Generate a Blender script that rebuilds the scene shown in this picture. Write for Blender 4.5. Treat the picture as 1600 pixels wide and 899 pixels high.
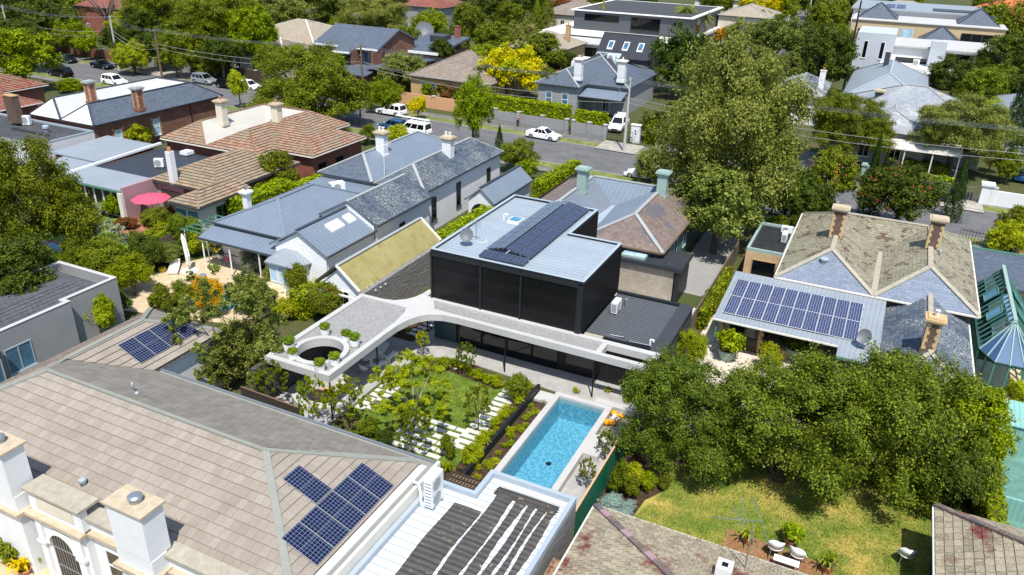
import bpy, math, random
import numpy as np
from mathutils import Vector, Matrix
from math import sin, cos, pi, radians, hypot
random.seed(7); rng = np.random.default_rng(7)
S = bpy.context.scene
for o in list(bpy.data.objects): bpy.data.objects.remove(o)
COL = S.collection
# ---------------------------------------------------------------- camera, sky, sun, exposure
YAW, PITCH, ROLL, FPX, CAMZ = radians(25.02), radians(25.266), radians(1.705), 1226.6, 26.5
W_ = np.array([-sin(YAW)*cos(PITCH), cos(YAW)*cos(PITCH), -sin(PITCH)])
r_ = np.array([cos(YAW), sin(YAW), 0.]); u_ = np.cross(r_, W_)
R_ = cos(ROLL)*r_ + sin(ROLL)*u_; U_ = np.cross(R_, W_)
cam = bpy.data.cameras.new('camera'); camo = bpy.data.objects.new('camera', cam); COL.objects.link(camo)
cam.sensor_width = 36; cam.lens = FPX/1600*36; cam.clip_end = 3000; cam.clip_start = .5
camo.matrix_world = Matrix(((R_[0], U_[0], -W_[0], 0), (R_[1], U_[1], -W_[1], 0), (R_[2], U_[2], -W_[2], CAMZ), (0, 0, 0, 1)))
S.camera = camo
SUN_AZ, SUN_EL = radians(150), radians(62)
wd = bpy.data.worlds.new('World'); S.world = wd; wd.use_nodes = True
nt = wd.node_tree; nt.nodes.clear()
sk = nt.nodes.new('ShaderNodeTexSky'); sk.sky_type = 'NISHITA'; sk.sun_disc = False
sk.sun_elevation = SUN_EL; sk.sun_rotation = SUN_AZ; sk.air_density = 1.0; sk.dust_density = .8
bg = nt.nodes.new('ShaderNodeBackground'); bg.inputs[1].default_value = .15
wo = nt.nodes.new('ShaderNodeOutputWorld'); nt.links.new(sk.outputs[0], bg.inputs[0]); nt.links.new(bg.outputs[0], wo.inputs[0])
sl = bpy.data.lights.new('sun', 'SUN'); sl.energy = 4.6; sl.angle = radians(.53); sl.color = (1, .955, .88)
so = bpy.data.objects.new('sun', sl); COL.objects.link(so)
sd = Vector((sin(SUN_AZ)*cos(SUN_EL), cos(SUN_AZ)*cos(SUN_EL), sin(SUN_EL)))
so.rotation_euler = sd.to_track_quat('Z', 'Y').to_euler(); so.location = sd*200
S.view_settings.view_transform = 'Standard'; S.view_settings.look = 'None'
S.view_settings.exposure = .42; S.view_settings.gamma = 1; S.view_settings.use_curve_mapping = False

def P(x, y, z=0.):
    """the point at height z seen at photo pixel x, y (1600 x 899)"""
    d = W_ + R_*(x-800)/FPX - U_*(y-449.5)/FPX
    t = (z-CAMZ)/d[2]; p = d*t
    return Vector((p[0], p[1], z))
def dist(p): return (Vector(p)-Vector((0, 0, CAMZ))).length

# ---------------------------------------------------------------- materials
def srgb(h):
    if isinstance(h, str):
        h = h.lstrip('#'); h = [int(h[i:i+2], 16)/255 for i in (0, 2, 4)]
        h = [c/12.92 if c <= .04045 else ((c+.055)/1.055)**2.4 for c in h]
    return (*h, 1)
class NT:
    def __init__(s, name):
        s.m = bpy.data.materials.new(name); s.m.use_nodes = True; s.t = s.m.node_tree; s.t.nodes.clear()
        s.out = s.n('OutputMaterial'); s.b = s.n('BsdfPrincipled'); s.l(s.b, 0, s.out, 0)
    def n(s, k, **kw):
        x = s.t.nodes.new('ShaderNode'+k)
        for a, v in kw.items(): setattr(x, a, v)
        return x
    def l(s, a, i, b, j): s.t.links.new(a.outputs[i], b.inputs[j])
    def math(s, op, a, b=None, c=None):
        x = s.n('Math', operation=op)
        for i, v in enumerate((a, b, c)):
            if v is None: continue
            if isinstance(v, (int, float)): x.inputs[i].default_value = v
            else: s.t.links.new(v, x.inputs[i])
        return x.outputs[0]
    def mix(s, f, a, b, mode='MIX'):
        x = s.n('Mix', data_type='RGBA', blend_type=mode)
        for i, v in ((0, f), (6, a), (7, b)):
            if isinstance(v, (int, float)): x.inputs[i].default_value = v
            elif isinstance(v, tuple): x.inputs[i].default_value = v
            else: s.t.links.new(v, x.inputs[i])
        return x.outputs[2]
    def noise(s, scale, detail=4, rough=.55, co=None, w=None, dim='3D'):
        x = s.n('TexNoise'); x.noise_dimensions = dim
        x.inputs['Scale'].default_value = scale; x.inputs['Detail'].default_value = detail; x.inputs['Roughness'].default_value = rough
        if co is not None: s.t.links.new(co, x.inputs['Vector'])
        return x.outputs[0]
    def ramp(s, v, lo, hi):
        x = s.n('MapRange'); x.inputs[1].default_value = lo; x.inputs[2].default_value = hi
        s.t.links.new(v, x.inputs[0]); return x.outputs[0]
    def co(s, k='Object'):
        if not hasattr(s, 'tc'): s.tc = s.n('TexCoord')
        return s.tc.outputs[k]
    def pos(s):
        if not hasattr(s, 'gm'): s.gm = s.n('NewGeometry')
        return s.gm.outputs['Position']
    def island(s):
        if not hasattr(s, 'gm'): s.gm = s.n('NewGeometry')
        return s.gm.outputs['Random Per Island']
    def objrand(s):
        if not hasattr(s, 'oi'): s.oi = s.n('ObjectInfo')
        return s.oi.outputs['Random']
    def uv(s):
        if not hasattr(s, 'sx'):
            s.sx = s.n('SeparateXYZ'); s.t.links.new(s.co('UV'), s.sx.inputs[0])
        return s.sx.outputs[0], s.sx.outputs[1]
    def set(s, col=None, rough=None, metal=None, spec=None, bump=None, bd=.02, bs=.6):
        B = s.b
        for v, k in ((col, 'Base Color'), (rough, 'Roughness'), (metal, 'Metallic'), (spec, 'Specular IOR Level')):
            if v is None: continue
            if isinstance(v, (int, float, tuple)): B.inputs[k].default_value = v
            else: s.t.links.new(v, B.inputs[k])
        if bump is not None:
            x = s.n('Bump'); x.inputs['Distance'].default_value = bd; x.inputs['Strength'].default_value = bs
            s.t.links.new(bump, x.inputs['Height']); s.l(x, 0, B, 'Normal')
        return s.m
M = {}
def vary(t, col, var, scale):
    """weathering: two scales of noise round the base colour"""
    c = srgb(col); dk = tuple(v*(1-var) for v in c[:3])+(1,); lt = tuple(min(1, v*(1+var*.7)) for v in c[:3])+(1,)
    n1 = t.noise(scale, 5, .6, t.pos()); n2 = t.noise(scale*7, 3, .6, t.pos())
    f = t.ramp(t.math('ADD', t.math('MULTIPLY', n1, .6), t.math('MULTIPLY', n2, .4)), .3, .7)
    return t.mix(f, dk, lt), n2
def m_plain(name, col, rough=.65, var=.18, scale=.7, bump=.3, metal=0, spec=.35):
    t = NT(name); c, n = vary(t, col, var, scale)
    M[name] = t.set(c, rough, metal, spec, n if bump else None, .01, bump); return M[name]
def m_tile(name, c1, c2, w, h, lich=None, lf=.5, rough=.8, gap=.02, bd=.03, offset=.5, dirt=.25, patch=None):
    t = NT(name); b = t.n('TexBrick'); t.t.links.new(t.co('UV'), b.inputs['Vector'])
    b.offset = offset; b.inputs['Scale'].default_value = 1; b.inputs['Brick Width'].default_value = w; b.inputs['Row Height'].default_value = h
    b.inputs['Mortar Size'].default_value = gap*.5; b.inputs['Mortar Smooth'].default_value = .2; b.inputs['Bias'].default_value = 0
    b.inputs['Color1'].default_value = srgb(c1); b.inputs['Color2'].default_value = srgb(c2)
    b.inputs['Mortar'].default_value = tuple(v*.35 for v in srgb(c1)[:3])+(1,)
    n1 = t.noise(.35, 6, .65, t.pos()); n2 = t.noise(3.5, 5, .7, t.pos())
    c = t.mix(t.math('MULTIPLY', t.ramp(n1, .35, .7), dirt*2), b.outputs[0], tuple(v*.5 for v in srgb(c1)[:3])+(1,))
    c = t.mix(t.math('MULTIPLY', t.ramp(n2, .45, .75), .35), c, tuple(min(1, v*1.5) for v in srgb(c2)[:3])+(1,))
    if lich:
        nl = t.noise(8, 4, .7, t.pos()); ll = t.noise(.22, 3, .5, t.pos())
        c = t.mix(t.ramp(t.math('ADD', nl, t.math('MULTIPLY', ll, .5)), .95-lf*.4, 1.02-lf*.4), c, srgb(lich))
    if patch:
        np_ = t.noise(.6, 3, .6, t.pos()); c = t.mix(t.ramp(np_, .56, .62), c, srgb(patch))
    u, v = t.uv(); saw = t.math('SUBTRACT', 1., t.math('FRACT', t.math('DIVIDE', v, h)))
    hgt = t.math('SUBTRACT', saw, t.math('MULTIPLY', b.outputs[1], .8))
    M[name] = t.set(c, rough, 0, .3, hgt, bd, .8); return M[name]
def m_ribs(name, col, pitch, axis='v', width=.1, dark=.55, rough=.45, metal=0, var=.12, bd=.02, wave=False, streak=None):
    """ribbed sheets, boards or battens: axis u = lines running up the slope, v = lines across it"""
    t = NT(name); c, n = vary(t, col, var, .5); u, v = t.uv()
    fr = t.math('FRACT', t.math('DIVIDE', u if axis == 'u' else v, pitch))
    if wave: h = t.math('SINE', t.math('MULTIPLY', fr, 2*pi)); ln = t.math('LESS_THAN', fr, 0)
    else:
        ln = t.math('LESS_THAN', fr, width); h = t.math('SUBTRACT', 1., ln)
        if wave is None: h = t.math('SUBTRACT', 1., fr)
    c = t.mix(t.math('MULTIPLY', ln, dark), c, tuple(q*.25 for q in srgb(col)[:3])+(1,))
    if streak:
        x = t.n('Mapping'); x.inputs['Scale'].default_value = (3, .25, 1); t.t.links.new(t.co('UV'), x.inputs[0])
        c = t.mix(t.ramp(t.noise(1.2, 5, .7, x.outputs[0]), .5, .72), c, srgb(streak))
    M[name] = t.set(c, rough, metal, .4, h, bd, .7); return M[name]
def m_brick(name, c1, c2, mortar='#a59a8c', w=.24, h=.086, dirt=.3):
    t = NT(name); b = t.n('TexBrick'); t.t.links.new(t.co('UV'), b.inputs['Vector'])
    b.inputs['Scale'].default_value = 1; b.inputs['Brick Width'].default_value = w; b.inputs['Row Height'].default_value = h; b.inputs['Mortar Size'].default_value = .008
    b.inputs['Color1'].default_value = srgb(c1); b.inputs['Color2'].default_value = srgb(c2); b.inputs['Mortar'].default_value = srgb(mortar)
    n1 = t.noise(.8, 6, .65, t.pos())
    c = t.mix(t.math('MULTIPLY', t.ramp(n1, .35, .75), dirt*1.6), b.outputs[0], tuple(v*.45 for v in srgb(c1)[:3])+(1,))
    M[name] = t.set(c, .85, 0, .2, t.math('SUBTRACT', 1., b.outputs[1]), .01, .6); return M[name]
def m_leaf(name, c1, c2, c3=None, tr=.35):
    t = NT(name); a = t.math('FRACT', t.math('ADD', t.island(), 0.))
    c = t.mix(a, srgb(c1), srgb(c2))
    big = t.noise(.35, 2, .5, t.pos())
    if c3: c = t.mix(t.ramp(big, .5, .68), c, srgb(c3))
    hs = t.n('HueSaturation'); t.t.links.new(c, hs.inputs['Color'])
    t.t.links.new(t.math('ADD', .487, t.math('MULTIPLY', t.objrand(), .026)), hs.inputs['Hue'])
    vb = t.math('ADD', .6, t.math('MULTIPLY', t.noise(.9, 3, .6, t.pos()), .8)); t.t.links.new(t.math('MULTIPLY', vb, t.math('ADD', .85, t.math('MULTIPLY', t.math('FRACT', t.math('MULTIPLY', t.objrand(), 7.3)), .3))), hs.inputs['Value'])
    t.t.links.new(hs.outputs[0], t.b.inputs['Base Color']); hs.inputs['Saturation'].default_value = 1.1; t.b.inputs['Roughness'].default_value = .5; t.b.inputs['Specular IOR Level'].default_value = .16
    tl = t.n('BsdfTranslucent'); t.t.links.new(hs.outputs[0], tl.inputs[0])
    mx = t.n('MixShader'); mx.inputs[0].default_value = tr; t.l(t.b, 0, mx, 1); t.l(tl, 0, mx, 2); t.l(mx, 0, t.out, 0)
    M[name] = t.m; return t.m
def m_patch(name, cols, scales, rough=.9, bump=20, bd=.03, thr=(.42, .6)):
    """ground made of patches: base, second, third colour"""
    t = NT(name); c = srgb(cols[0])
    for k, (q, s) in enumerate(zip(cols[1:], scales)):
        c = t.mix(t.ramp(t.noise(s, 7, .68, t.pos()), *thr), c, srgb(q))
    fine = t.noise(bump, 4, .7, t.pos())
    c = t.mix(t.math('MULTIPLY', t.ramp(fine, .3, .7), .45), c, tuple(v*.45 for v in srgb(cols[0])[:3])+(1,))
    M[name] = t.set(c, rough, 0, .15, fine, bd, .8); return M[name]
def m_glass(name, col='#0a0d10', rough=.06, spec=.6):
    t = NT(name); n = t.noise(.9, 2, .5, t.pos()); c = t.mix(t.ramp(n, .3, .7), srgb(col), tuple(v*1.8 for v in srgb(col)[:3])+(1,))
    M[name] = t.set(c, rough, 0, spec); return M[name]

m_plain('white', '#dededb', .6, .10); m_plain('white_metal', '#dfe2e4', .4, .08); m_plain('offwhite', '#d6d1c6', .7, .14)
m_plain('render_white', '#d6d7d8', .75, .08, .5); m_plain('render_cream', '#cfc6b4', .8, .12); m_plain('render_grey', '#8e8f90', .8, .10, .5)
m_plain('dark_grey', '#3c3f43', .5, .12); m_plain('black', '#141517', .45, .15); m_plain('charcoal', '#1f2226', .5, .12)
m_plain('lead', '#9a9d9c', .5, .14, 1.5); m_plain('gutter', '#3a3f46', .45, .1); m_plain('concrete', '#b1b0ad', .8, .1, .8)
m_plain('concrete_dark', '#8d8c89', .85, .14, .6); m_plain('steel', '#9aa0a6', .35, .1, 1, .1, .6); m_plain('timber', '#6d5b48', .8, .25, 1.2)
m_plain('timber_dark', '#42382f', .8, .2); m_plain('bark', '#5d5044', .9, .3, 2, .8); m_plain('bark_pale', '#a39a8b', .85, .25, 2, .6)
m_plain('terracotta_pot', '#b27a56', .8, .15, 3); m_plain('rubber', '#151515', .8, .1); m_plain('stone_cap', '#b5a68e', .9, .3, 2.5, .8)
m_plain('moss_stone', '#a39c8c', .9, .3, 3, .8); m_plain('green_trim', '#4d7a68', .5, .12); m_plain('green_grey', '#8fa39c', .65, .1)
m_plain('green_dark', '#2c4a40', .5, .12); m_plain('teal_wall', '#4b6468', .7, .12); m_plain('pink', '#c74f69', .75, .08, 1.5)
m_plain('pink_wall', '#a3868a', .8, .14); m_plain('orange', '#e09a1c', .6, .15, 6); m_plain('yellow', '#d8b82a', .6, .1); m_plain('red', '#a8322a', .6, .12)
m_plain('blue_cloth', '#2f6fb0', .6, .1); m_plain('skin', '#b9876a', .6, .05); m_plain('peach', '#c79a74', .8, .12); m_plain('tan_wall', '#b59a6e', .8, .12)
m_plain('beige', '#c0a985', .8, .08); m_plain('soil', '#4a3b2e', .95, .35, 3, 1); m_plain('rust', '#a9622f', .9, .3, 4)
m_plain('grey_metal_sheet', '#9aa6ae', .45, .08); m_plain('silver_rib', '#5f6368', .5, .1); m_plain('paint_white_car', '#eceded', .25, .03, .5, 0)
m_plain('paint_black_car', '#0d0f12', .2, .05, .5, 0); m_plain('paint_silver_car', '#aab0b6', .28, .03, .5, 0, .5); m_plain('paint_navy_car', '#141d2b', .22, .05, .5, 0)
m_plain('paint_blue_car', '#24507c', .25, .05, .5, 0); m_plain('paint_red_car', '#8a1f1c', .3, .05, .5, 0); m_plain('lamp_red', '#9c1713', .3, .05, 1, 0); m_plain('lamp_white', '#dfe6ea', .15, .05, 1, 0)
m_glass('glass'); m_glass('glass_sky', '#3a5a70', .05, .8); m_glass('glass_pale', '#8fa7b5', .08, .6); m_glass('glass_car', '#0a0c0e', .05, .7); m_glass('glass_blue', '#3c7391', .05, .8)
m_glass('mesh_screen', '#050608', .25, .35)
m_tile('roof_concrete', '#6e6358', '#8a7d70', .33, .36, None, .5, .8, .02, .02, .5, .12)
m_tile('roof_terracotta', '#8d5b45', '#a8795e', .26, .31, '#94886f', .5, .85, .07, .08, 0, .3)
m_tile('roof_terracotta_brown', '#82705d', '#988069', .26, .31, '#a39782', .4, .85, .07, .08, 0, .2)
m_tile('roof_red', '#86493c', '#a3695a', .26, .32, '#7f6a5c', .42, .85, .06, .08, 0, .3)
m_tile('roof_slate', '#4c5561', '#5c6571', .30, .24, None, .4, .55, .012, .012, .5, .12)
m_tile('roof_slate_spot', '#46505e', '#566070', .32, .26, '#bdbcaa', .5, .55, .02, .015, .5, .15)
m_tile('roof_slate_mossy', '#7d7a68', '#96917e', .30, .26, '#66564c', .30, .85, .015, .015, .5, .12)
m_tile('roof_slate_blue', '#6d7786', '#7b8493', .5, .26, None, .4, .6, .01, .012, .5, .1)
m_tile('roof_slate_grey', '#80868c', '#92989e', .35, .26, '#b5b8b6', .4, .6, .01, .01, .5, .12)
m_tile('roof_slate_rust', '#695c56', '#7f716a', .3, .24, None, .3, .7, .012, .012, .5, .1, '#5e5c62')
m_tile('roof_brown', '#7c7064', '#8f8377', .4, .36, None, .4, .8, .03, .04, 0, .15)
m_tile('roof_orange', '#b8653b', '#c9774a', .3, .32, None, .3, .8, .03, .03, 0, .1)
m_tile('roof_beige', '#968b79', '#a59a88', .4, .36, None, .4, .8, .03, .04, 0, .1)
m_tile('roof_grey_tile', '#4e5054', '#5c5e62', .34, .36, None, .4, .7, .02, .02, .5, .1)
m_ribs('metal_slate_blue', '#717d8a', .45, 'u', .05, .45); m_ribs('metal_grey', '#8b939a', .3, 'u', .08, .4)
m_ribs('metal_pale', '#98a3ac', .19, 'v', .10, .3, .4); m_ribs('metal_white', '#dcdfe2', .4, 'v', .05, .45, .45); m_ribs('metal_dark', '#30343a', .3, 'u', .08, .5)
m_ribs('metal_black', '#1d2024', .25, 'u', .15, .6); m_ribs('corrugated', '#6d7683', .3, 'u', wave=True, bd=.06); m_ribs('corrugated_pale', '#b9bcbc', .3, 'u', wave=True, bd=.04)
m_ribs('corrugated_tan', '#b8b5ab', .25, 'u', wave=True, bd=.04); m_ribs('clad_black', '#15161a', .22, 'u', .18, .7, .5); m_ribs('clad_grey', '#4d5054', .35, 'u', .08, .6, .5)
m_ribs('weatherboard', '#e6e8ea', .17, 'v', .16, .5, .6, wave=None); m_ribs('boards_grey', '#b4bac0', .35, 'v', .08, .5, .6)
m_ribs('fence_green', '#0f6b50', .12, 'u', .2, .6, .5); m_ribs('teal_sheet', '#7fada4', .25, 'u', .12, .3, .5); m_ribs('garage_teal', '#3a5457', .2, 'u', .1, .5)
m_ribs('paling', '#6e6152', .1, 'u', .12, .7, .9); m_ribs('paling_dark', '#3d352e', .11, 'u', .12, .7, .9); m_ribs('screen_ribs', '#0d0e11', .09, 'v', .3, .6, .5)
m_brick('brick_red', '#7d3a2a', '#8f4a36'); m_brick('brick_dark', '#6a3527', '#7b4232'); m_brick('brick_tan', '#b58f5f', '#c4a070'); m_brick('brick_pale', '#a49b8d', '#b8b0a2', '#8d867c')
m_brick('brick_grey', '#6d6b6a', '#7d7b79', '#555555'); m_brick('brick_cream', '#c8a877', '#d4b585'); m_brick('brick_brown', '#4a3129', '#5a3c31')
m_patch('lawn', ['#6f8432', '#8b9a3f', '#5c7629'], [.35, 1.2], .9, 35)
m_patch('lawn_dry', ['#8b9440', '#bfac5c', '#6d8331'], [.18, .5], .9, 35)
m_patch('lawn_far', ['#727d42', '#8c9052', '#636f38'], [.3, 1.], .9, 15)
m_patch('ground', ['#4b5130', '#62563c', '#46542a'], [.12, .5], .95, 8)
m_patch('mulch', ['#4d3d30', '#5f4b3a', '#382c22'], [1, 4], .95, 25)
m_patch('asphalt', ['#6d6d6e', '#767676', '#616163'], [.15, .6], .85, 40, .006)
m_patch('footpath', ['#7d7a76', '#8b8883', '#6b6966'], [.3, 1.], .85, 30, .006)
m_patch('driveway', ['#aaa498', '#b9b3a7', '#99938a'], [.3, 1.], .85, 30, .006)
m_patch('paving', ['#a8a6a2', '#b2b0ac', '#9d9b97'], [.4, 1.5], .8, 30, .004)
m_patch('paving_blue', ['#787b80', '#84878c', '#6c6f74'], [.4, 1.5], .8, 30, .004)
m_patch('paving_tan', ['#cbb898', '#d8c6a8', '#bca985'], [.5, 2], .85, 12, .006)
m_patch('paving_cream', ['#d2c8b9', '#ddd5c8', '#c2b6a4'], [.5, 2], .85, 12, .006)
m_patch('paving_red', ['#a4705a', '#b07e68', '#93604b'], [.8, 2], .85, 12, .01)
m_patch('gravel', ['#9a9a98', '#b8b8b5', '#7f7f7d'], [6, 14], .95, 24, .04, (.4, .62))
m_patch('membrane', ['#4c4e51', '#56585b', '#434548'], [.3, 1.2], .8, 20, .004)
m_patch('membrane_dark', ['#2e3033', '#37393c', '#26282a'], [.3, 1.2], .8, 20, .004)
m_patch('green_roof', ['#9a9160', '#a69d6c', '#86804f'], [.35, .9], .7, 10, .004, (.48, .66))
m_patch('court', ['#659085', '#6f998e', '#5a8278'], [.4, 1.5], .85, 30, .004)
m_leaf('leaf_mid', '#3a4a14', '#8f993a'); m_leaf('leaf_dark', '#2a3917', '#66752f'); m_leaf('leaf_olive', '#4a5625', '#9aa056', '#727b3c')
m_leaf('leaf_bright', '#536a17', '#a3ad3a'); m_leaf('leaf_deep', '#33441a', '#84903a'); m_leaf('leaf_lime', '#7f8f24', '#b0b445'); m_leaf('leaf_yellow', '#b5a81e', '#dccb33', '#9fa62b')
m_leaf('leaf_gold', '#b98a22', '#d6a83a'); m_leaf('leaf_red', '#6f4030', '#8d6a3e', '#5f6a2e'); m_leaf('leaf_grey', '#7c8468', '#a3a98e'); m_leaf('leaf_cypress', '#27381a', '#455a26')
m_leaf('leaf_hedge', '#758a20', '#a6b038'); m_leaf('leaf_pot', '#5d7a26', '#90a242'); m_leaf('flower_pink', '#c23a5c', '#d9607a', tr=.1); m_leaf('flower_white', '#d8d6c6', '#efece0', tr=.1)
m_leaf('flower_orange', '#c9782a', '#dc9a3c', tr=.1); m_leaf('leaf_blue', '#7f968c', '#a6b7ae')
m_plain('sheet_white', '#cfd2d5', .5, .05)
m_plain('paver_pale', '#c4c1bb', .8, .06)
m_plain('ridge_grey', '#85877f', .8, .14, 2)
m_plain('pool_light', '#8fd0e0', .5, .1, 2)
def special():
    # solar panel: dark cells with pale grid, in panel-local metres
    for nm, cell, line, fr in (('solar', '#0c1430', '#8b93a8', .03), ('solar_blue', '#141d42', '#a4aabc', .05), ('solar_black', '#101a33', '#8790a2', .04)):
        t = NT(nm); u, v = t.uv(); q = .156
        a = t.math('FRACT', t.math('DIVIDE', u, q)); b = t.math('FRACT', t.math('DIVIDE', v, q))
        ln = t.math('MAXIMUM', t.math('LESS_THAN', a, fr*2), t.math('LESS_THAN', b, fr*2))
        n = t.noise(6, 2, .5, t.pos()); c = t.mix(t.ramp(n, .3, .7), srgb(cell), tuple(x*1.5 for x in srgb(cell)[:3])+(1,))
        M[nm] = t.set(t.mix(ln, c, srgb(line)), .12, 0, .5)
    # pool water: rippled surface over a tiled basin
    t = NT('water'); g = t.n('BsdfGlass'); g.inputs['IOR'].default_value = 1.33; g.inputs['Color'].default_value = (.62, .90, .97, 1); g.inputs['Roughness'].default_value = .02
    tp = t.n('BsdfTransparent'); tp.inputs[0].default_value = (.66, .89, .95, 1)
    bp = t.n('Bump'); bp.inputs['Distance'].default_value = .05; bp.inputs['Strength'].default_value = .5
    t.t.links.new(t.noise(3.2, 3, .6, t.pos()), bp.inputs['Height'])
    gl = t.n('BsdfGlossy'); gl.inputs['Roughness'].default_value = .04; t.l(bp, 0, gl, 'Normal')
    fn = t.n('Fresnel'); fn.inputs[0].default_value = 1.33; t.l(bp, 0, fn, 'Normal')
    mx = t.n('MixShader'); t.l(fn, 0, mx, 0); t.l(tp, 0, mx, 1); t.l(gl, 0, mx, 2); t.l(mx, 0, t.out, 0); M['water'] = t.m
    # basin mosaic with fine caustic-like light mottling painted into its colour
    t = NT('pool_tile'); v = t.n('TexVoronoi'); v.feature = 'SMOOTH_F1'; v.inputs['Scale'].default_value = 7; t.t.links.new(t.pos(), v.inputs['Vector'])
    n = t.noise(9, 4, .7, t.pos())
    c = t.mix(t.ramp(t.math('ADD', v.outputs[0], t.math('MULTIPLY', n, .5)), .35, .85), srgb('#4f879b'), srgb('#86b0c0')); M['pool_tile'] = t.set(c, .4, 0, .3)
    # board-marked stone wall
    t = NT('stone_wall'); mp = t.n('Mapping'); mp.inputs['Scale'].default_value = (1.2, 9, 1); t.t.links.new(t.co('UV'), mp.inputs[0])
    v = t.n('TexVoronoi'); v.inputs['Scale'].default_value = 1.6; t.t.links.new(mp.outputs[0], v.inputs['Vector'])
    c = t.mix(v.outputs[0], srgb('#6a6866'), srgb('#8f8d8a')); M['stone_wall'] = t.set(c, .9, 0, .2, v.outputs[0], .05, .9)
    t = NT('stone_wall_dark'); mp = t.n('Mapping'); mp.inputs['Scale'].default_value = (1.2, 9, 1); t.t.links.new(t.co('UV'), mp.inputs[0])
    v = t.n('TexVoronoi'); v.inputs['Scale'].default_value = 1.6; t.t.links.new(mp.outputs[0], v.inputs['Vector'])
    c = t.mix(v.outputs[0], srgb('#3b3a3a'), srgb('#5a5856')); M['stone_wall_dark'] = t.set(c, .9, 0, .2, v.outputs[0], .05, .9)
    # glazed conservatory roof: real see-through sheet
    t = NT('roof_glass'); tp = t.n('BsdfTransparent'); tp.inputs[0].default_value = (.30, .50, .62, 1); gl = t.n('BsdfGlossy'); gl.inputs['Roughness'].default_value = .03; gl.inputs[0].default_value = (.6, .82, 1, 1)
    mx = t.n('MixShader'); mx.inputs[0].default_value = .5; t.l(tp, 0, mx, 1); t.l(gl, 0, mx, 2); t.l(mx, 0, t.out, 0); M['roof_glass'] = t.m
    # rubber solar-heating mat with lichen
    t = NT('mat_rubber'); c, n = vary(t, '#53504e', .3, 1.); sp_ = t.n('SeparateXYZ'); t.t.links.new(t.pos(), sp_.inputs[0])
    w1 = t.math('SINE', t.math('MULTIPLY', sp_.outputs[1], 21.)); sp = t.noise(3, 6, .8, t.pos())
    c = t.mix(t.ramp(sp, .60, .68), c, srgb('#a59d84')); c = t.mix(t.math('MULTIPLY', t.ramp(w1, .2, 1.), .35), c, srgb('#1a191a'))
    M['mat_rubber'] = t.set(c, .85, 0, .2, w1, .05, .6)
    # individually laid roof tiles: tone from tile to tile
    for nm, a, b in (('tile_piece', '#8e857a', '#9a9186'), ('tile_piece_shaded', '#7b756d', '#888279'), ('tile_moss', '#7c7362', '#a0967f'), ('tile_clay', '#855f4c', '#a98a74'), ('tile_brown', '#7d6c59', '#a18b73'), ('tile_red', '#80463a', '#a9705f'), ('slate_moss', '#757260', '#938e7a'), ('slate_spot', '#424b58', '#5b6573'), ('slate_plain', '#47505c', '#5b6470')):
        t = NT(nm); k = t.math('FRACT', t.math('ADD', t.math('MULTIPLY', t.objrand(), 5.7), t.math('MULTIPLY', t.island(), 3.1)))
        c = t.mix(k, srgb(a), srgb(b)); n1 = t.noise(.5, 5, .65, t.pos()); n2 = t.noise(9, 5, .75, t.pos())
        c = t.mix(t.math('MULTIPLY', t.ramp(n1, .45, .75), .35), c, tuple(x*.55 for x in srgb(a)[:3])+(1,))
        if nm == 'tile_moss':
            c = t.mix(t.ramp(n2, .52, .60), c, srgb('#a89f8a')); c = t.mix(t.ramp(t.noise(14, 5, .8, t.pos()), .60, .68), c, srgb('#5b5346'))
            c = t.mix(t.ramp(t.noise(.45, 4, .7, t.pos()), .56, .66), c, srgb('#6b3c37'))
        elif nm in ('tile_clay', 'tile_brown', 'tile_red'):
            c = t.mix(t.math('MULTIPLY', t.ramp(t.noise(.5, 5, .7, t.pos()), .42, .62), .75), c, srgb('#8f8672')); c = t.mix(t.ramp(t.noise(6, 4, .7, t.pos()), .6, .7), c, srgb('#5d5040'))
        elif nm == 'slate_moss':
            c = t.mix(t.ramp(t.math('ADD', t.math('MULTIPLY', k, .3), t.noise(.7, 4, .7, t.pos())), .74, .8), c, srgb('#5a4a42')); c = t.mix(t.ramp(n2, .56, .66), c, srgb('#a19d88'))
        elif nm == 'slate_spot':
            c = t.mix(t.math('MULTIPLY', t.ramp(t.noise(9, 3, .7, t.pos()), .53, .60), t.ramp(t.noise(.45, 3, .6, t.pos()), .38, .62)), c, srgb('#aeb0a2'))
        else: c = t.mix(t.math('MULTIPLY', t.ramp(n2, .4, .7), .25), c, tuple(x*.6 for x in srgb(a)[:3])+(1,))
        M[nm] = t.set(c, .85, 0, .2, n2, .01, .4)
special()

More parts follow.
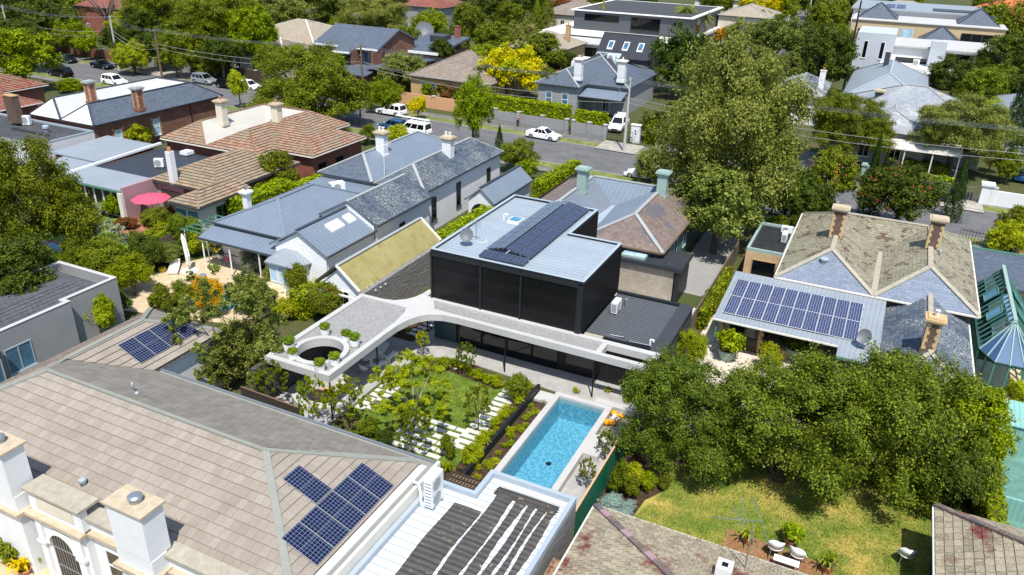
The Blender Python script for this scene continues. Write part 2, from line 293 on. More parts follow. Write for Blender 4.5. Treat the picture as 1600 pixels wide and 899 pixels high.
# ---------------------------------------------------------------- mesh helpers
OFF = {}
def link(o, parent=None):
    COL.objects.link(o)
    if parent is not None: o.parent = parent
def tag(o, label=None, cat=None, group=None, kind=None):
    for k, v in (('label', label), ('category', cat), ('group', group), ('kind', kind)):
        if v: o[k] = v
    return o
def thing(name, label, cat, loc=(0, 0, 0), rz=0, group=None):
    o = bpy.data.objects.new(name, None); o.empty_display_size = .2; link(o); o.location = loc; o.rotation_euler[2] = rz
    OFF[o.name] = Vector(loc); return tag(o, label, cat, group)
def uv_metric(me):
    if not me.polygons: return
    uv = me.uv_layers.new(name='UVMap'); n = len(me.loops); out = np.zeros((n, 2))
    co = np.empty(len(me.vertices)*3); me.vertices.foreach_get('co', co); co = co.reshape(-1, 3)
    vi = np.empty(n, int); me.loops.foreach_get('vertex_index', vi)
    nr = np.empty(len(me.polygons)*3); me.polygons.foreach_get('normal', nr); nr = nr.reshape(-1, 3)
    lt = np.empty(len(me.polygons), int); me.polygons.foreach_get('loop_total', lt)
    nl = np.repeat(nr, lt, axis=0)
    h = np.stack([-nl[:, 1], nl[:, 0], np.zeros(n)], 1); L = np.linalg.norm(h, axis=1); flat = L < .02
    h[flat] = (1, 0, 0); L[flat] = 1; h /= L[:, None]
    s = np.cross(nl, h); p = co[vi]
    out[:, 0] = (p*h).sum(1); out[:, 1] = (p*s).sum(1)
    uv.data.foreach_set('uv', out.ravel())
class MB:
    def __init__(s): s.v = []; s.f = []
    def poly(s, pts):
        k = len(s.v); s.v += [tuple(p) for p in pts]; s.f.append(tuple(range(k, k+len(pts)))); return s
    def prism(s, poly, z0, z1):
        n = len(poly); a = sum(poly[i][0]*poly[(i+1) % n][1]-poly[(i+1) % n][0]*poly[i][1] for i in range(n))
        if a < 0: poly = poly[::-1]
        k = len(s.v); s.v += [(x, y, z0) for x, y in poly]+[(x, y, z1) for x, y in poly]
        s.f.append(tuple(range(k+n-1, k-1, -1))); s.f.append(tuple(range(k+n, k+2*n)))
        for i in range(n): j = (i+1) % n; s.f.append((k+i, k+j, k+n+j, k+n+i))
        return s
    def box(s, x0, y0, z0, x1, y1, z1):
        x0, x1 = sorted((x0, x1)); y0, y1 = sorted((y0, y1)); z0, z1 = sorted((z0, z1))
        return s.prism([(x0, y0), (x1, y0), (x1, y1), (x0, y1)], z0, z1)
    def ring(s, cx, cy, r0, r1, z0, z1, n=40, a0=0, a1=2*pi):
        full = abs(a1-a0-2*pi) < 1e-6; m = n if full else n+1; k = len(s.v)
        for i in range(m):
            a = a0+(a1-a0)*i/n
            for r, z in ((r0, z0), (r1, z0), (r1, z1), (r0, z1)): s.v.append((cx+r*cos(a), cy+r*sin(a), z))
        for i in range(n):
            j = (i+1) % m
            for q in range(4): s.f.append((k+4*i+q, k+4*j+q, k+4*j+(q+1) % 4, k+4*i+(q+1) % 4)[::-1])
        if not full: s.f.append((k, k+1, k+2, k+3)); e = k+4*(m-1); s.f.append((e+3, e+2, e+1, e))
        return s
    def tube(s, p0, p1, r0, r1=None, n=8, caps=True):
        r1 = r0 if r1 is None else r1; p0 = Vector(p0); p1 = Vector(p1); d = (p1-p0)
        if d.length < 1e-6: return s
        d.normalize(); a = d.orthogonal().normalized(); b = d.cross(a); k = len(s.v)
        for p, r in ((p0, r0), (p1, r1)):
            for i in range(n):
                t = 2*pi*i/n; s.v.append(tuple(p+a*(r*cos(t))+b*(r*sin(t))))
        for i in range(n): j = (i+1) % n; s.f.append((k+i, k+j, k+n+j, k+n+i))
        if caps: s.f.append(tuple(range(k+n-1, k-1, -1))); s.f.append(tuple(range(k+n, k+2*n)))
        return s
    def path(s, pts, r, n=6):
        for a, b in zip(pts, pts[1:]): s.tube(a, b, r, r, n, True)
        return s
    def bar(s, p0, p1, w, h):
        """box beam of width w and height h between two points"""
        p0 = Vector(p0); p1 = Vector(p1); d = (p1-p0).normalized(); up = Vector((0, 0, 1))
        if abs(d.z) > .98: up = Vector((0, 1, 0))
        a = d.cross(up).normalized()*(w/2); b = a.cross(d).normalized()*(h/2); k = len(s.v)
        for p in (p0, p1):
            for q in (a+b, b-a, -a-b, a-b): s.v.append(tuple(p+q))
        s.f += [(k, k+1, k+2, k+3), (k+7, k+6, k+5, k+4)]
        for i in range(4): j = (i+1) % 4; s.f.append((k+i, k+4+i, k+4+j, k+j))
        return s
    def lathe(s, prof, cx=0, cy=0, n=16):
        k = len(s.v)
        for r, z in prof:
            for i in range(n): a = 2*pi*i/n; s.v.append((cx+r*cos(a), cy+r*sin(a), z))
        for q in range(len(prof)-1):
            for i in range(n): j = (i+1) % n; s.f.append((k+q*n+i, k+q*n+j, k+(q+1)*n+j, k+(q+1)*n+i))
        s.f.append(tuple(range(k+n-1, k-1, -1))); e = k+(len(prof)-1)*n; s.f.append(tuple(range(e, e+n)))
        return s
    def slab(s, polys, th=.16):
        """roof planes with thickness: top faces, undersides and outer edges"""
        key = lambda p: (round(p[0], 2), round(p[1], 2), round(p[2], 2)); cnt = {}
        fx = []
        for pl in polys:
            a = sum(pl[i][0]*pl[(i+1) % len(pl)][1]-pl[(i+1) % len(pl)][0]*pl[i][1] for i in range(len(pl)))
            fx.append(pl if a > 0 else pl[::-1])
        for pl in fx:
            for i in range(len(pl)):
                e = (key(pl[i]), key(pl[(i+1) % len(pl)])); cnt[e] = 1
        for pl in fx:
            s.poly(pl); s.poly([(x, y, z-th) for x, y, z in pl][::-1])
            for i in range(len(pl)):
                a, b = pl[i], pl[(i+1) % len(pl)]
                if (key(b), key(a)) not in cnt: s.poly([(a[0], a[1], a[2]-th), (b[0], b[1], b[2]-th), b, a])
        return s
    def build(s, name, mat, parent=None, label=None, cat=None, group=None, kind=None, smooth=False):
        me = bpy.data.meshes.new(name); off = OFF.get(parent.name, Vector()) if parent is not None else Vector()
        me.from_pydata([(v[0]-off[0], v[1]-off[1], v[2]-off[2]) for v in s.v], [], s.f); me.validate()
        uv_metric(me); me.materials.append(M[mat] if isinstance(mat, str) else mat)
        if smooth: me.polygons.foreach_set('use_smooth', [True]*len(me.polygons))
        o = bpy.data.objects.new(name, me); link(o, parent)
        OFF[o.name] = off
        return tag(o, label, cat, group, kind)
def part(name, mat, parent, fn, **kw):
    b = MB(); fn(b); return b.build(name, mat, parent, **kw)
def solid(name, mat, label, cat, fn, loc, group=None, smooth=False):
    """a thing that is a single mesh, with its origin at its base"""
    b = MB(); fn(b); me = bpy.data.meshes.new(name); L = Vector(loc)
    me.from_pydata([(v[0]-L[0], v[1]-L[1], v[2]-L[2]) for v in b.v], [], b.f); me.validate(); uv_metric(me); me.materials.append(M[mat])
    if smooth: me.polygons.foreach_set('use_smooth', [True]*len(me.polygons))
    o = bpy.data.objects.new(name, me); link(o); o.location = L; OFF[o.name] = L
    return tag(o, label, cat, group)
def copy_tree(o, parent=None):
    c = o.copy(); link(c, parent)
    for k in list(o.children): copy_tree(k, c)
    return c
def struct(name, mat, fn): return part(name, mat, None, fn, kind='structure')
def structp(name, mat, parent, fn): return part(name, mat, parent, fn)
# ---------------------------------------------------------------- building helpers
from mathutils.geometry import tessellate_polygon
def hip_polys(x0, y0, x1, y1, z, k, axis, ha=None, hb=None):
    """planes of a roof whose ridge runs along axis; ha, hb = hip run at the low and high end (0 = gable)"""
    sw = axis == 'y'
    if sw: x0, y0, x1, y1 = y0, x0, y1, x1
    h = (y1-y0)/2; ha = h if ha is None else ha; hb = h if hb is None else hb; zr = z+h*k; ym = (y0+y1)/2
    a, b = (x0+ha, ym, zr), (x1-hb, ym, zr); A, B, C, D = (x0, y0, z), (x1, y0, z), (x1, y1, z), (x0, y1, z)
    ps = [[A, B, b, a], [C, D, a, b]]
    if ha > 0: ps.append([D, A, a])
    if hb > 0: ps.append([B, C, b])
    if sw: ps = [[(q[1], q[0], q[2]) for q in p] for p in ps]
    return ps
def roof(T, polys, mat, cap='lead', gut='gutter', th=.14, name='roof', capw=.26, mats=None, tiles=None):
    """roof part > ridge_cap, gutter; mats gives single planes another covering"""
    if mats:
        main = MB().slab([p for i, p in enumerate(polys) if i not in mats], th).build(name, mat, T)
        for i, m in mats.items(): MB().slab([polys[i]], th).build('roof_plane', m, T)
    else: main = MB().slab(polys, th).build(name, mat, T)
    if tiles:
        for i, pl in enumerate(polys):
            if not (mats and i in mats): lay_tiles(main, pl, tiles[0], tiles[1], tiles[2], 0, thick=tiles[3], stag=tiles[4] if len(tiles) > 4 else 0, gapw=.02, name='roof_tile')
    E = {}; key = lambda p: (round(p[0], 2), round(p[1], 2), round(p[2], 2))
    for i, pl in enumerate(polys):
        for j in range(len(pl)):
            a, b = key(pl[j]), key(pl[(j+1) % len(pl)])
            E.setdefault((min(a, b), max(a, b)), []).append(i)
    cb, gb = MB(), MB()
    for (a, b), ids in E.items():
        va, vb = Vector(a), Vector(b)
        if len(ids) == 2 and cap:
            A, B = polys[ids[0]], polys[ids[1]]
            ca = sum((Vector(p) for p in A), Vector())/len(A); cb_ = sum((Vector(p) for p in B), Vector())/len(B)
            n = (Vector(A[1])-Vector(A[0])).cross(Vector(A[2])-Vector(A[0])).normalized()
            if n.z < 0: n = -n
            if (cb_-va).dot(n) < -.02:
                up = Vector((0, 0, .035)); cb.bar(va+up, vb+up, capw, .07)
        elif len(ids) == 1 and gut and abs(va.z-vb.z) < .02 and (va-vb).length > .6:
            m = (va+vb)/2; c = sum((Vector(p) for p in polys[ids[0]]), Vector())/len(polys[ids[0]])
            if c.z-m.z > .02:
                d = (vb-va).normalized(); o = Vector((d.y, -d.x, 0)); o = o if o.dot(m-c) > 0 else -o
                off = o*.06+Vector((0, 0, -.06)); gb.bar(va+off, vb+off, .12, .11)
    if cb.f: cb.build('ridge_cap', cap, main)
    if gb.f: gb.build('gutter', gut, main)
    return main
FACE = {'S': ((1, 0), (0, -1)), 'N': ((-1, 0), (0, 1)), 'E': ((0, 1), (1, 0)), 'W': ((0, -1), (-1, 0))}
def window(T, x, y, z, w, h, face, frame='white', pane='glass', cols=1, rows=1, sill=True, name='window', fw=.07, proud=.05):
    """window part > pane, sill; x, y is the middle of the wall under the window"""
    (ax, ay), (nx, ny) = FACE[face]; b = MB()
    def bx(B, u0, u1, z0, z1, d0, d1):
        B.box(x+ax*u0+nx*d0, y+ay*u0+ny*d0, z0, x+ax*u1+nx*d1, y+ay*u1+ny*d1, z1)
    bx(b, -w/2, w/2, z, z+fw, -.02, proud); bx(b, -w/2, w/2, z+h-fw, z+h, -.02, proud)
    for u in [-w/2, w/2-fw]+[-w/2+w*i/cols-fw/2 for i in range(1, cols)]: bx(b, u, u+fw, z+fw, z+h-fw, -.02, proud)
    for j in range(1, rows): bx(b, -w/2+fw, w/2-fw, z+h*j/rows-fw/2, z+h*j/rows+fw/2, -.02, proud-.006)
    f = b.build(name, frame, T); g = MB(); bx(g, -w/2+.02, w/2-.02, z+.02, z+h-.02, -.03, .015); g.build('pane', pane, f)
    if sill: g = MB(); bx(g, -w/2-.08, w/2+.08, z-.09, z-.003, -.02, proud+.07); g.build('sill', frame, f)
    return f
def chimney(T, x, y, w, d, z0, z1, mat, cap='stone_cap', pots=2, corbel=True, quoin=None, pot='terracotta_pot'):
    c = MB().box(x-w/2, y-d/2, z0, x+w/2, y+d/2, z1).build('chimney', mat, T)
    b = MB()
    if corbel:
        b.box(x-w/2-.1, y-d/2-.1, z1, x+w/2+.1, y+d/2+.1, z1+.14); b.box(x-w/2-.2, y-d/2-.2, z1+.14, x+w/2+.2, y+d/2+.2, z1+.28)
        b.box(x-w/2-.06, y-d/2-.06, z1+.28, x+w/2+.06, y+d/2+.06, z1+.36); top = z1+.36
        MB().box(x-w/2-.06, y-d/2-.06, z0+.1, x+w/2+.06, y+d/2+.06, z0+.5).build('chimney_collar', mat, c)
    else: b.box(x-w/2-.06, y-d/2-.06, z1, x+w/2+.06, y+d/2+.06, z1+.1); top = z1+.1
    b.build('chimney_cap', cap, c)
    if quoin:
        q = MB()
        n = int((z1-z0)/.24)
        for i in range(n):
            for sx in (-1, 1):
                for sy in (-1, 1):
                    L = .22 if (i+(sx*sy > 0)) % 2 else .13
                    q.box(x+sx*(w/2+.012), y+sy*(d/2+.012), z0+i*.24, x+sx*(w/2-L), y+sy*(d/2+.012-.05), z0+i*.24+.23)
                    q.box(x+sx*(w/2+.012), y+sy*(d/2-.04), z0+i*.24, x+sx*(w/2-.04), y+sy*(d/2-L), z0+i*.24+.23)
        q.build('quoin', quoin, c, kind='stuff')
    for i in range(pots):
        u = (i-(pots-1)/2)*min(.45, w/max(1, pots)*.9)
        MB().lathe([(.13, top), (.12, top+.3), (.15, top+.33), (.15, top+.38)], x+u, y, 10).build('chimney_pot', pot, c)
    return c
def walls(T, x0, y0, x1, y1, z0, z1, mat, name='wall'): return MB().box(x0, y0, z0, x1, y1, z1).build(name, mat, T)
def gable_wall(T, a, b, x, z0, z1, zt, axis, mat, th=.12, name='gable'):
    """wall with a pointed top, from a to b along the other axis, at position x"""
    m = (a+b)/2; pr = [(a, z0), (b, z0), (b, z1), (m, zt), (a, z1)]; B = MB(); k = 5
    f = (lambda u, z, t: (x+t, u, z)) if axis == 'x' else (lambda u, z, t: (u, x+t, z))
    B.v = [f(u, z, -th/2) for u, z in pr]+[f(u, z, th/2) for u, z in pr]
    B.f = [tuple(range(5)), tuple(range(9, 4, -1))]+[(i, (i+1) % 5, 5+(i+1) % 5, 5+i) for i in range(5)]
    o = B.build(name, mat, T); fix_normals(o); return o
import bmesh
def fix_normals(o):
    bm = bmesh.new(); bm.from_mesh(o.data); bmesh.ops.recalc_face_normals(bm, faces=bm.faces); bm.to_mesh(o.data); bm.free()
def holed(outer, holes, z0, z1):
    """flat plate with holes"""
    b = MB(); loops = [outer]+holes; tri = tessellate_polygon([[Vector((x, y, 0)) for x, y in l] for l in loops])
    flat = [p for l in loops for p in l]
    for t in tri:
        a = [flat[i] for i in t]; ar = (a[1][0]-a[0][0])*(a[2][1]-a[0][1])-(a[2][0]-a[0][0])*(a[1][1]-a[0][1])
        if ar < 0: a = a[::-1]
        b.poly([(x, y, z1) for x, y in a]); b.poly([(x, y, z0) for x, y in a[::-1]])
    for li, l in enumerate(loops):
        n = len(l); ar = sum(l[i][0]*l[(i+1) % n][1]-l[(i+1) % n][0]*l[i][1] for i in range(n))
        if (ar < 0) != (li > 0): l = l[::-1]
        for i in range(n): p, q = l[i], l[(i+1) % n]; b.poly([(*p, z0), (*q, z0), (*q, z1), (*p, z1)])
    return b
def inset(poly, d):
    n = len(poly); out = []
    ar = sum(poly[i][0]*poly[(i+1) % n][1]-poly[(i+1) % n][0]*poly[i][1] for i in range(n)); sg = 1 if ar > 0 else -1
    for i in range(n):
        p0, p, p1 = Vector(poly[i-1]), Vector(poly[i]), Vector(poly[(i+1) % n]); e0 = (p-p0).normalized(); e1 = (p1-p).normalized()
        n0 = Vector((-e0.y, e0.x))*sg; n1 = Vector((-e1.y, e1.x))*sg; m = (n0+n1); m = m/max(.3, m.dot(n0)) if m.length > 1e-6 else n0
        out.append(tuple(p+m*d))
    return out
def clip(poly, q):
    """clip 2-D polygon by convex polygon q (counter-clockwise)"""
    for i in range(len(q)):
        a, b = q[i], q[(i+1) % len(q)]; out = []
        ins = lambda p: (b[0]-a[0])*(p[1]-a[1])-(b[1]-a[1])*(p[0]-a[0]) >= -1e-9
        for j in range(len(poly)):
            c, d = poly[j], poly[(j+1) % len(poly)]; ic, id_ = ins(c), ins(d)
            if ic: out.append(c)
            if ic != id_:
                dx, dy = d[0]-c[0], d[1]-c[1]; ex, ey = b[0]-a[0], b[1]-a[1]; den = ex*dy-ey*dx
                if abs(den) > 1e-12:
                    t = (ey*(c[0]-a[0])-ex*(c[1]-a[1]))/den; out.append((c[0]+dx*t, c[1]+dy*t))
        poly = out
        if len(poly) < 3: return []
    return poly
def lay_tiles(parent, pl, tw, th, mat, budget=0, score=None, stag=.5, thick=.03, name='roof_tile', jit=.006, dark=None, gapw=.012):
    """lay lapped tiles over a sloping plane: whole ones nearest the camera become objects, the rest one mesh"""
    V = [Vector(p) for p in pl]; n = (V[1]-V[0]).cross(V[2]-V[0]).normalized()
    if n.z < 0: n = -n; V = V[::-1]
    h = Vector((-n.y, n.x, 0)).normalized(); s = n.cross(h); o = V[0]
    q = [((v-o).dot(h), (v-o).dot(s)) for v in V]
    ar = sum(q[i][0]*q[(i+1) % len(q)][1]-q[(i+1) % len(q)][0]*q[i][1] for i in range(len(q)))
    if ar < 0: q = q[::-1]
    u0, u1 = min(a for a, _ in q), max(a for a, _ in q); v0, v1 = min(b for _, b in q), max(b for _, b in q)
    me = bpy.data.meshes.new(name); g = gapw/2; L = th*1.08
    bx = [(g, 0), (tw-g, 0), (tw-g, L), (g, L)]
    def piece(pts):  # pts in plane coords relative to the tile origin; tail (v=0) raised
        lift = lambda v: thick*(.55+.9*(1-v/L))
        return [(h*u+s*v+n*lift(v)) for u, v in pts], [(h*u+s*v+n*(lift(v)-.02)) for u, v in pts]
    top, bot = piece(bx)
    me.from_pydata([tuple(p) for p in top+bot], [], [(0, 1, 2, 3)]+[(i+4, (i+1) % 4+4, (i+1) % 4, i) for i in range(4)])
    uv_metric(me); me.materials.append(M[mat]); full = []; B = MB(); r = 0; v = v0
    while v < v1:
        u = u0-tw*(1 if r % 2 else 1-stag)
        while u < u1:
            c = clip([(u+a, v+b) for a, b in bx], q)
            if len(c) >= 3:
                A = abs(sum(c[i][0]*c[(i+1) % len(c)][1]-c[(i+1) % len(c)][0]*c[i][1] for i in range(len(c))))/2
                if A > .97*(tw-2*g)*L*.93 and len(c) == 4: full.append((u, v))
                elif A > .004:
                    t, bt = piece([(a-u, b-v) for a, b in c]); w = o+h*u+s*v; k = len(B.v); m = len(c)
                    B.v += [tuple(w+p) for p in t]+[tuple(w+p) for p in bt]; B.f.append(tuple(range(k, k+m)))
                    B.f += [(k+m+i, k+m+(i+1) % m, k+(i+1) % m, k+i) for i in range(m)]
            u += tw
        v += th; r += 1
    sc = score or (lambda p: (p-Vector((0, 0, CAMZ))).length)
    full.sort(key=lambda t: sc(o+h*t[0]+s*t[1])); off = OFF.get(parent.name, Vector())
    for i, (u, v) in enumerate(full):
        w = o+h*u+s*v+n*random.uniform(0, jit)
        if i < budget:
            ob = bpy.data.objects.new(name, me); link(ob, parent); ob.location = w-off
        else:
            k = len(B.v); B.v += [tuple(w+p) for p in top+bot]; B.f += [(k, k+1, k+2, k+3)]+[(k+i2+4, k+(i2+1) % 4+4, k+(i2+1) % 4, k+i2) for i2 in range(4)]
    if B.f: B.build(name+'_field', mat, parent, kind='stuff')
def solar_array(label, o, du, dv, nu, nv, pw, ph, mat='solar', gap=.03, half=True, frame='white_metal', group='roof solar arrays', lift=.1):
    """panels on a plane: o = lower corner, du, dv = unit directions along and up the slope"""
    du = Vector(du).normalized(); dv = Vector(dv).normalized(); n = du.cross(dv).normalized()
    T = thing('solar_array', label, 'solar array', tuple(o), 0, group); R = Matrix((du, dv, n)).transposed().to_4x4()
    def local(name, mt, fn):
        b = MB(); fn(b); me = bpy.data.meshes.new(name); me.from_pydata(b.v, [], b.f); uv_metric(me); me.materials.append(M[mt]); return me
    fm = local('solar_panel', frame, lambda b: b.box(0, 0, 0, pw, ph, .035))
    def cells(b):
        e = .014
        if half: b.box(e, e, .036, pw-e, ph/2-.006, .04); b.box(e, ph/2+.006, .036, pw-e, ph-e, .04)
        else: b.box(e, e, .036, pw-e, ph-e, .04)
    cm = local('cell', mat, cells); rl = local('mounting_rail', 'steel', lambda b: b.box(-.06, -.02, -.05, nu*(pw+gap)+.04, .02, -.005))
    for i in range(nu):
        for j in range(nv):
            f = bpy.data.objects.new('solar_panel', fm); link(f, T)
            f.matrix_local = Matrix.Translation(du*(i*(pw+gap))+dv*(j*(ph+gap))+n*lift) @ R
            c = bpy.data.objects.new('cell_sheet', cm); link(c, f)
    for j in range(nv):
        for q in (.22, .78):
            r = bpy.data.objects.new('mounting_rail', rl); link(r, T); r.matrix_local = Matrix.Translation(dv*(j*(ph+gap)+ph*q)+n*lift) @ R
    return T
def ac_unit(label, loc, rz=0, w=.95, d=.4, h=.9, stand=.12, group='air conditioner units'):
    T = thing('air_conditioner', label, 'air conditioner', loc, rz, group); OFF[T.name] = Vector()
    MB().box(-w/2, -d/2, stand, w/2, d/2, stand+h).build('casing', 'white_metal', T)
    b = MB(); nf = 2 if h > 1.1 else 1
    for i in range(nf): b.lathe([(min(w, h/nf)*.38, 0), (min(w, h/nf)*.38, .02)], 0, 0, 18)
    b2 = MB()
    for i in range(nf):
        zc = stand+h*(i+.5)/nf; r = min(w, h/nf)*.4
        b2.tube((-.1, -d/2-.02, zc), (-.1, -d/2+.02, zc), r, r, 18)
        for q in range(4): b2.bar((-.1-r, -d/2-.03, zc-r+.25*r+q*r*.5), (-.1+r, -d/2-.03, zc-r+.25*r+q*r*.5), .012, .012)
    b2.build('fan_grille', 'lead', T)
    b3 = MB()
    for q in range(8): b3.box(-w/2-.012, -d/2+.04, stand+.08+q*(h-.16)/8, -w/2+.01, d/2-.04, stand+.08+q*(h-.16)/8+.03)
    b3.build('side_louvre', 'silver_rib', T)
    for s in (-1, 1): MB().box(s*w*.35-.05, -d/2-.05, 0, s*w*.35+.05, d/2+.05, stand).build('foot', 'steel', T)
    return T
def dish(label, loc, rz=0, r=.42):
    T = thing('satellite_dish', label, 'satellite dish', loc, rz, 'satellite dishes'); OFF[T.name] = Vector()
    b = MB(); prof = [(r*q/6, .12*r*(q/6)**2*2) for q in range(7)]; n = 20; k = 0
    tilt = Matrix.Rotation(radians(58), 4, 'X'); c = Vector((0, 0, .75))
    for a, z in prof[1:]:
        for i in range(n): b.v.append(tuple(c+(tilt @ Vector((a*cos(2*pi*i/n), a*1.08*sin(2*pi*i/n), z)))))
    b.v.append(tuple(c)); e = len(b.v)-1
    for i in range(n): b.f.append((e, i, (i+1) % n))
    for q in range(5):
        for i in range(n): b.f.append((q*n+i, (q+1)*n+i, (q+1)*n+(i+1) % n, q*n+(i+1) % n))
    b.build('reflector', 'silver_rib', T, smooth=True)
    MB().tube((0, .1, .0), (0, .08, .75), .03).build('mast', 'steel', T)
    MB().tube((0, .0, .5), (0, -.5, .55), .015).build('feed_arm', 'steel', T)
    MB().box(-.2, -.1, 0, .2, .3, .03).build('base_plate', 'steel', T); return T
# ---------------------------------------------------------------- the setting
holed([(-900, -120), (700, -120), (700, 1400), (-900, 1400)], [[(-14.4, 27.6), (-11.1, 27.6), (-11.1, 37.9), (-14.4, 37.9)]], -.05, 0).build('ground', 'ground', None, kind='structure')
SL = -.052  # the street runs a few degrees off the house grid
def sy(x, y0): return y0+SL*(x+38)
def strip(b, x0, x1, ya, yb, z, n=1):
    for i in range(n):
        a, c = x0+(x1-x0)*i/n, x0+(x1-x0)*(i+1)/n
        b.poly([(a, sy(a, ya), z), (c, sy(c, ya), z), (c, sy(c, yb), z), (a, sy(a, yb), z)])
KF, KN = 94.0, 84.6   # far and near kerb at x = -38
struct('road', 'asphalt', lambda b: strip(b, -420, 260, KN, KF, .012))
struct('grass_verge_far', 'lawn_far', lambda b: strip(b, -420, 260, KF+.2, KF+2.0, .11))
struct('footpath_far', 'footpath', lambda b: strip(b, -420, 260, KF+2.0, KF+3.9, .116))
struct('grass_verge_near', 'lawn_far', lambda b: strip(b, -420, 260, KN-2, KN-.2, .11))
struct('footpath_near', 'footpath', lambda b: strip(b, -420, 260, KN-3.7, KN-2, .116))
def kerb(b, ya, yb):
    for x in range(-420, 260, 20):
        b.prism([(x, sy(x, ya)), (x+19.98, sy(x+20, ya)), (x+19.98, sy(x+20, yb)), (x, sy(x, yb))], 0, .13)
struct('kerb_far', 'concrete_dark', lambda b: kerb(b, KF, KF+.2)); struct('kerb_near', 'concrete_dark', lambda b: kerb(b, KN-.2, KN))
def drive(x0, x1, ya, yb, z=.125, mat='driveway'):
    struct('driveway', mat, lambda b: b.poly([(x0, sy(x0, ya), z), (x1, sy(x1, ya), z), (x1, sy(x1, yb), z), (x0, sy(x0, yb), z)]))
drive(-32.6, -27.2, KF-.3, KF+4.1); drive(-26.0, -21.5, KF-.3, KF+14, .13, 'footpath'); drive(5.0, 11.3, KF-.8, KF+4)
drive(-120, -108, KF-.3, KF+5); drive(3.0, 9.5, KF+4, KF+16, .1, 'footpath'); drive(-9, -4.5, KF+4, KF+14, .1, 'footpath')
drive(-13, -9.8, 58, KN-2, .02, 'concrete_dark')
# the far cross street at the upper right
struct('road_crossing', 'asphalt', lambda b: b.poly([(-32, 190, .014), (-22, 190, .014), (-27, 520, .014), (-40, 520, .014)]))
struct('footpath_crossing', 'driveway', lambda b: b.poly([(-21.5, 185, .02), (-17, 185, .02), (-22, 520, .02), (-26.5, 520, .02)]))
# lawns and yards
def sheet(name, mat, pts, z): struct(name, mat, lambda b: b.prism(pts, -.02, z))
sheet('lawn', 'lawn_dry', [(-8.9, 27.2), (6.2, 27.2), (6.2, 38.5), (2.5, 40.0), (-4, 38.4), (-8.9, 37)], .03)
sheet('garden_bed', 'mulch', [(-9.0, 28), (-7.7, 28.2), (-7.1, 29.6), (-6.9, 31.4), (-6.2, 32.6), (-6.6, 35), (-9.0, 35)], .045)
sheet('patio_red', 'paving_red', [(-2.7, 27.7), (3.0, 27.7), (3.0, 30.2), (1.4, 31.0), (-2.7, 31.3)], .05)
sheet('patio_cream', 'paving_cream', [(-8.6, 37.5), (3.5, 40.5), (3.5, 55), (-8.6, 55)], .03)
sheet('patio_tan', 'paving_tan', [(-49.5, 33), (-37.5, 36), (-36.4, 44.5), (-47.5, 46), (-50, 41)], .03)
sheet('lawn_left', 'lawn', [(-66, 36), (-55, 37), (-55, 45.5), (-62, 46.5), (-69, 46)], .03)
sheet('patio_red_left', 'paving_red', [(-60.5, 44.2), (-53.8, 43.6), (-53.8, 47.5), (-61.4, 48.3)], .045)
sheet('path_tan', 'paving_tan', [(-40, 9), (-24, 9), (-24, 15.0), (-40, 15.0)], .03)
sheet('court', 'court', [(9.0, 33.5), (22, 33.5), (22, 46.4), (9.0, 46.4)], .05)
sheet('path_conservatory', 'paving_tan', [(8.6, 46.6), (22, 46.6), (22, 56), (8.6, 56)], .03)
sheet('yard_lane', 'concrete', [(-18, 48), (-9.3, 48), (-9.3, 54.3), (-18, 54.3)], .03)
# ---------------------------------------------------------------- the modern house in the middle
H = thing('modern_house', 'black box modern house with curved pale concrete canopy beside the pool', 'house', (-19, 41, 0))
can = [(-29.4, 29.45), (-24.8, 29.45), (-24.8, 35.2), (-24.75, 36.3), (-24.55, 37.3), (-24.2, 38.05), (-23.7, 38.55), (-23.0, 38.85), (-22.0, 38.95), (-9.05, 38.8), (-9.05, 40.75),
       (-25.3, 40.75), (-25.35, 41.7), (-25.75, 41.7), (-25.8, 40.9), (-25.98, 40.2), (-26.35, 39.6), (-26.9, 39.15), (-27.6, 38.97), (-29.4, 38.95)]
rc = (-26.95, 31.45)
circ = lambda r, n=40: [(rc[0]+r*cos(2*pi*i/n), rc[1]+r*sin(2*pi*i/n)) for i in range(n)]
op = [(-12.3, 39.15), (-9.45, 39.15), (-9.45, 40.3), (-12.3, 40.3)]
canopy = holed(can, [circ(1.35), op], 2.75, 3.05).build('canopy', 'concrete', H)
g1 = [(-29.05, 29.8), (-25.14, 29.8), (-25.14, 36.6), (-25.35, 38.0), (-25.6, 38.62), (-29.05, 38.62)]; g2 = [(-23.9, 39.35), (-22.6, 39.3), (-12.64, 39.16), (-12.64, 40.4), (-24.6, 40.42)]
holed(can, [g1, g2, op], 3.05, 3.2).build('canopy_rim', 'concrete', canopy)
MB().ring(*rc, 1.352, 1.68, 3.05, 3.3, 48).build('oculus_ring', 'concrete', canopy)
holed(inset(g1, .003), [circ(1.69)], 3.051, 3.085).build('gravel_bed', 'gravel', canopy); MB().prism(inset(g2, .003), 3.051, 3.085).build('gravel_bed', 'gravel', canopy)
for x, y in ((-25.0, 29.7), (-25.0, 34.3), (-25.0, 40.2), (-22.0, 39.2), (-18.6, 39.1), (-12.6, 39.0), (-10.6, 39.6)):
    MB().tube((x, y, 0), (x, y, 2.75), .05, .05, 8).build('post', 'black', H)
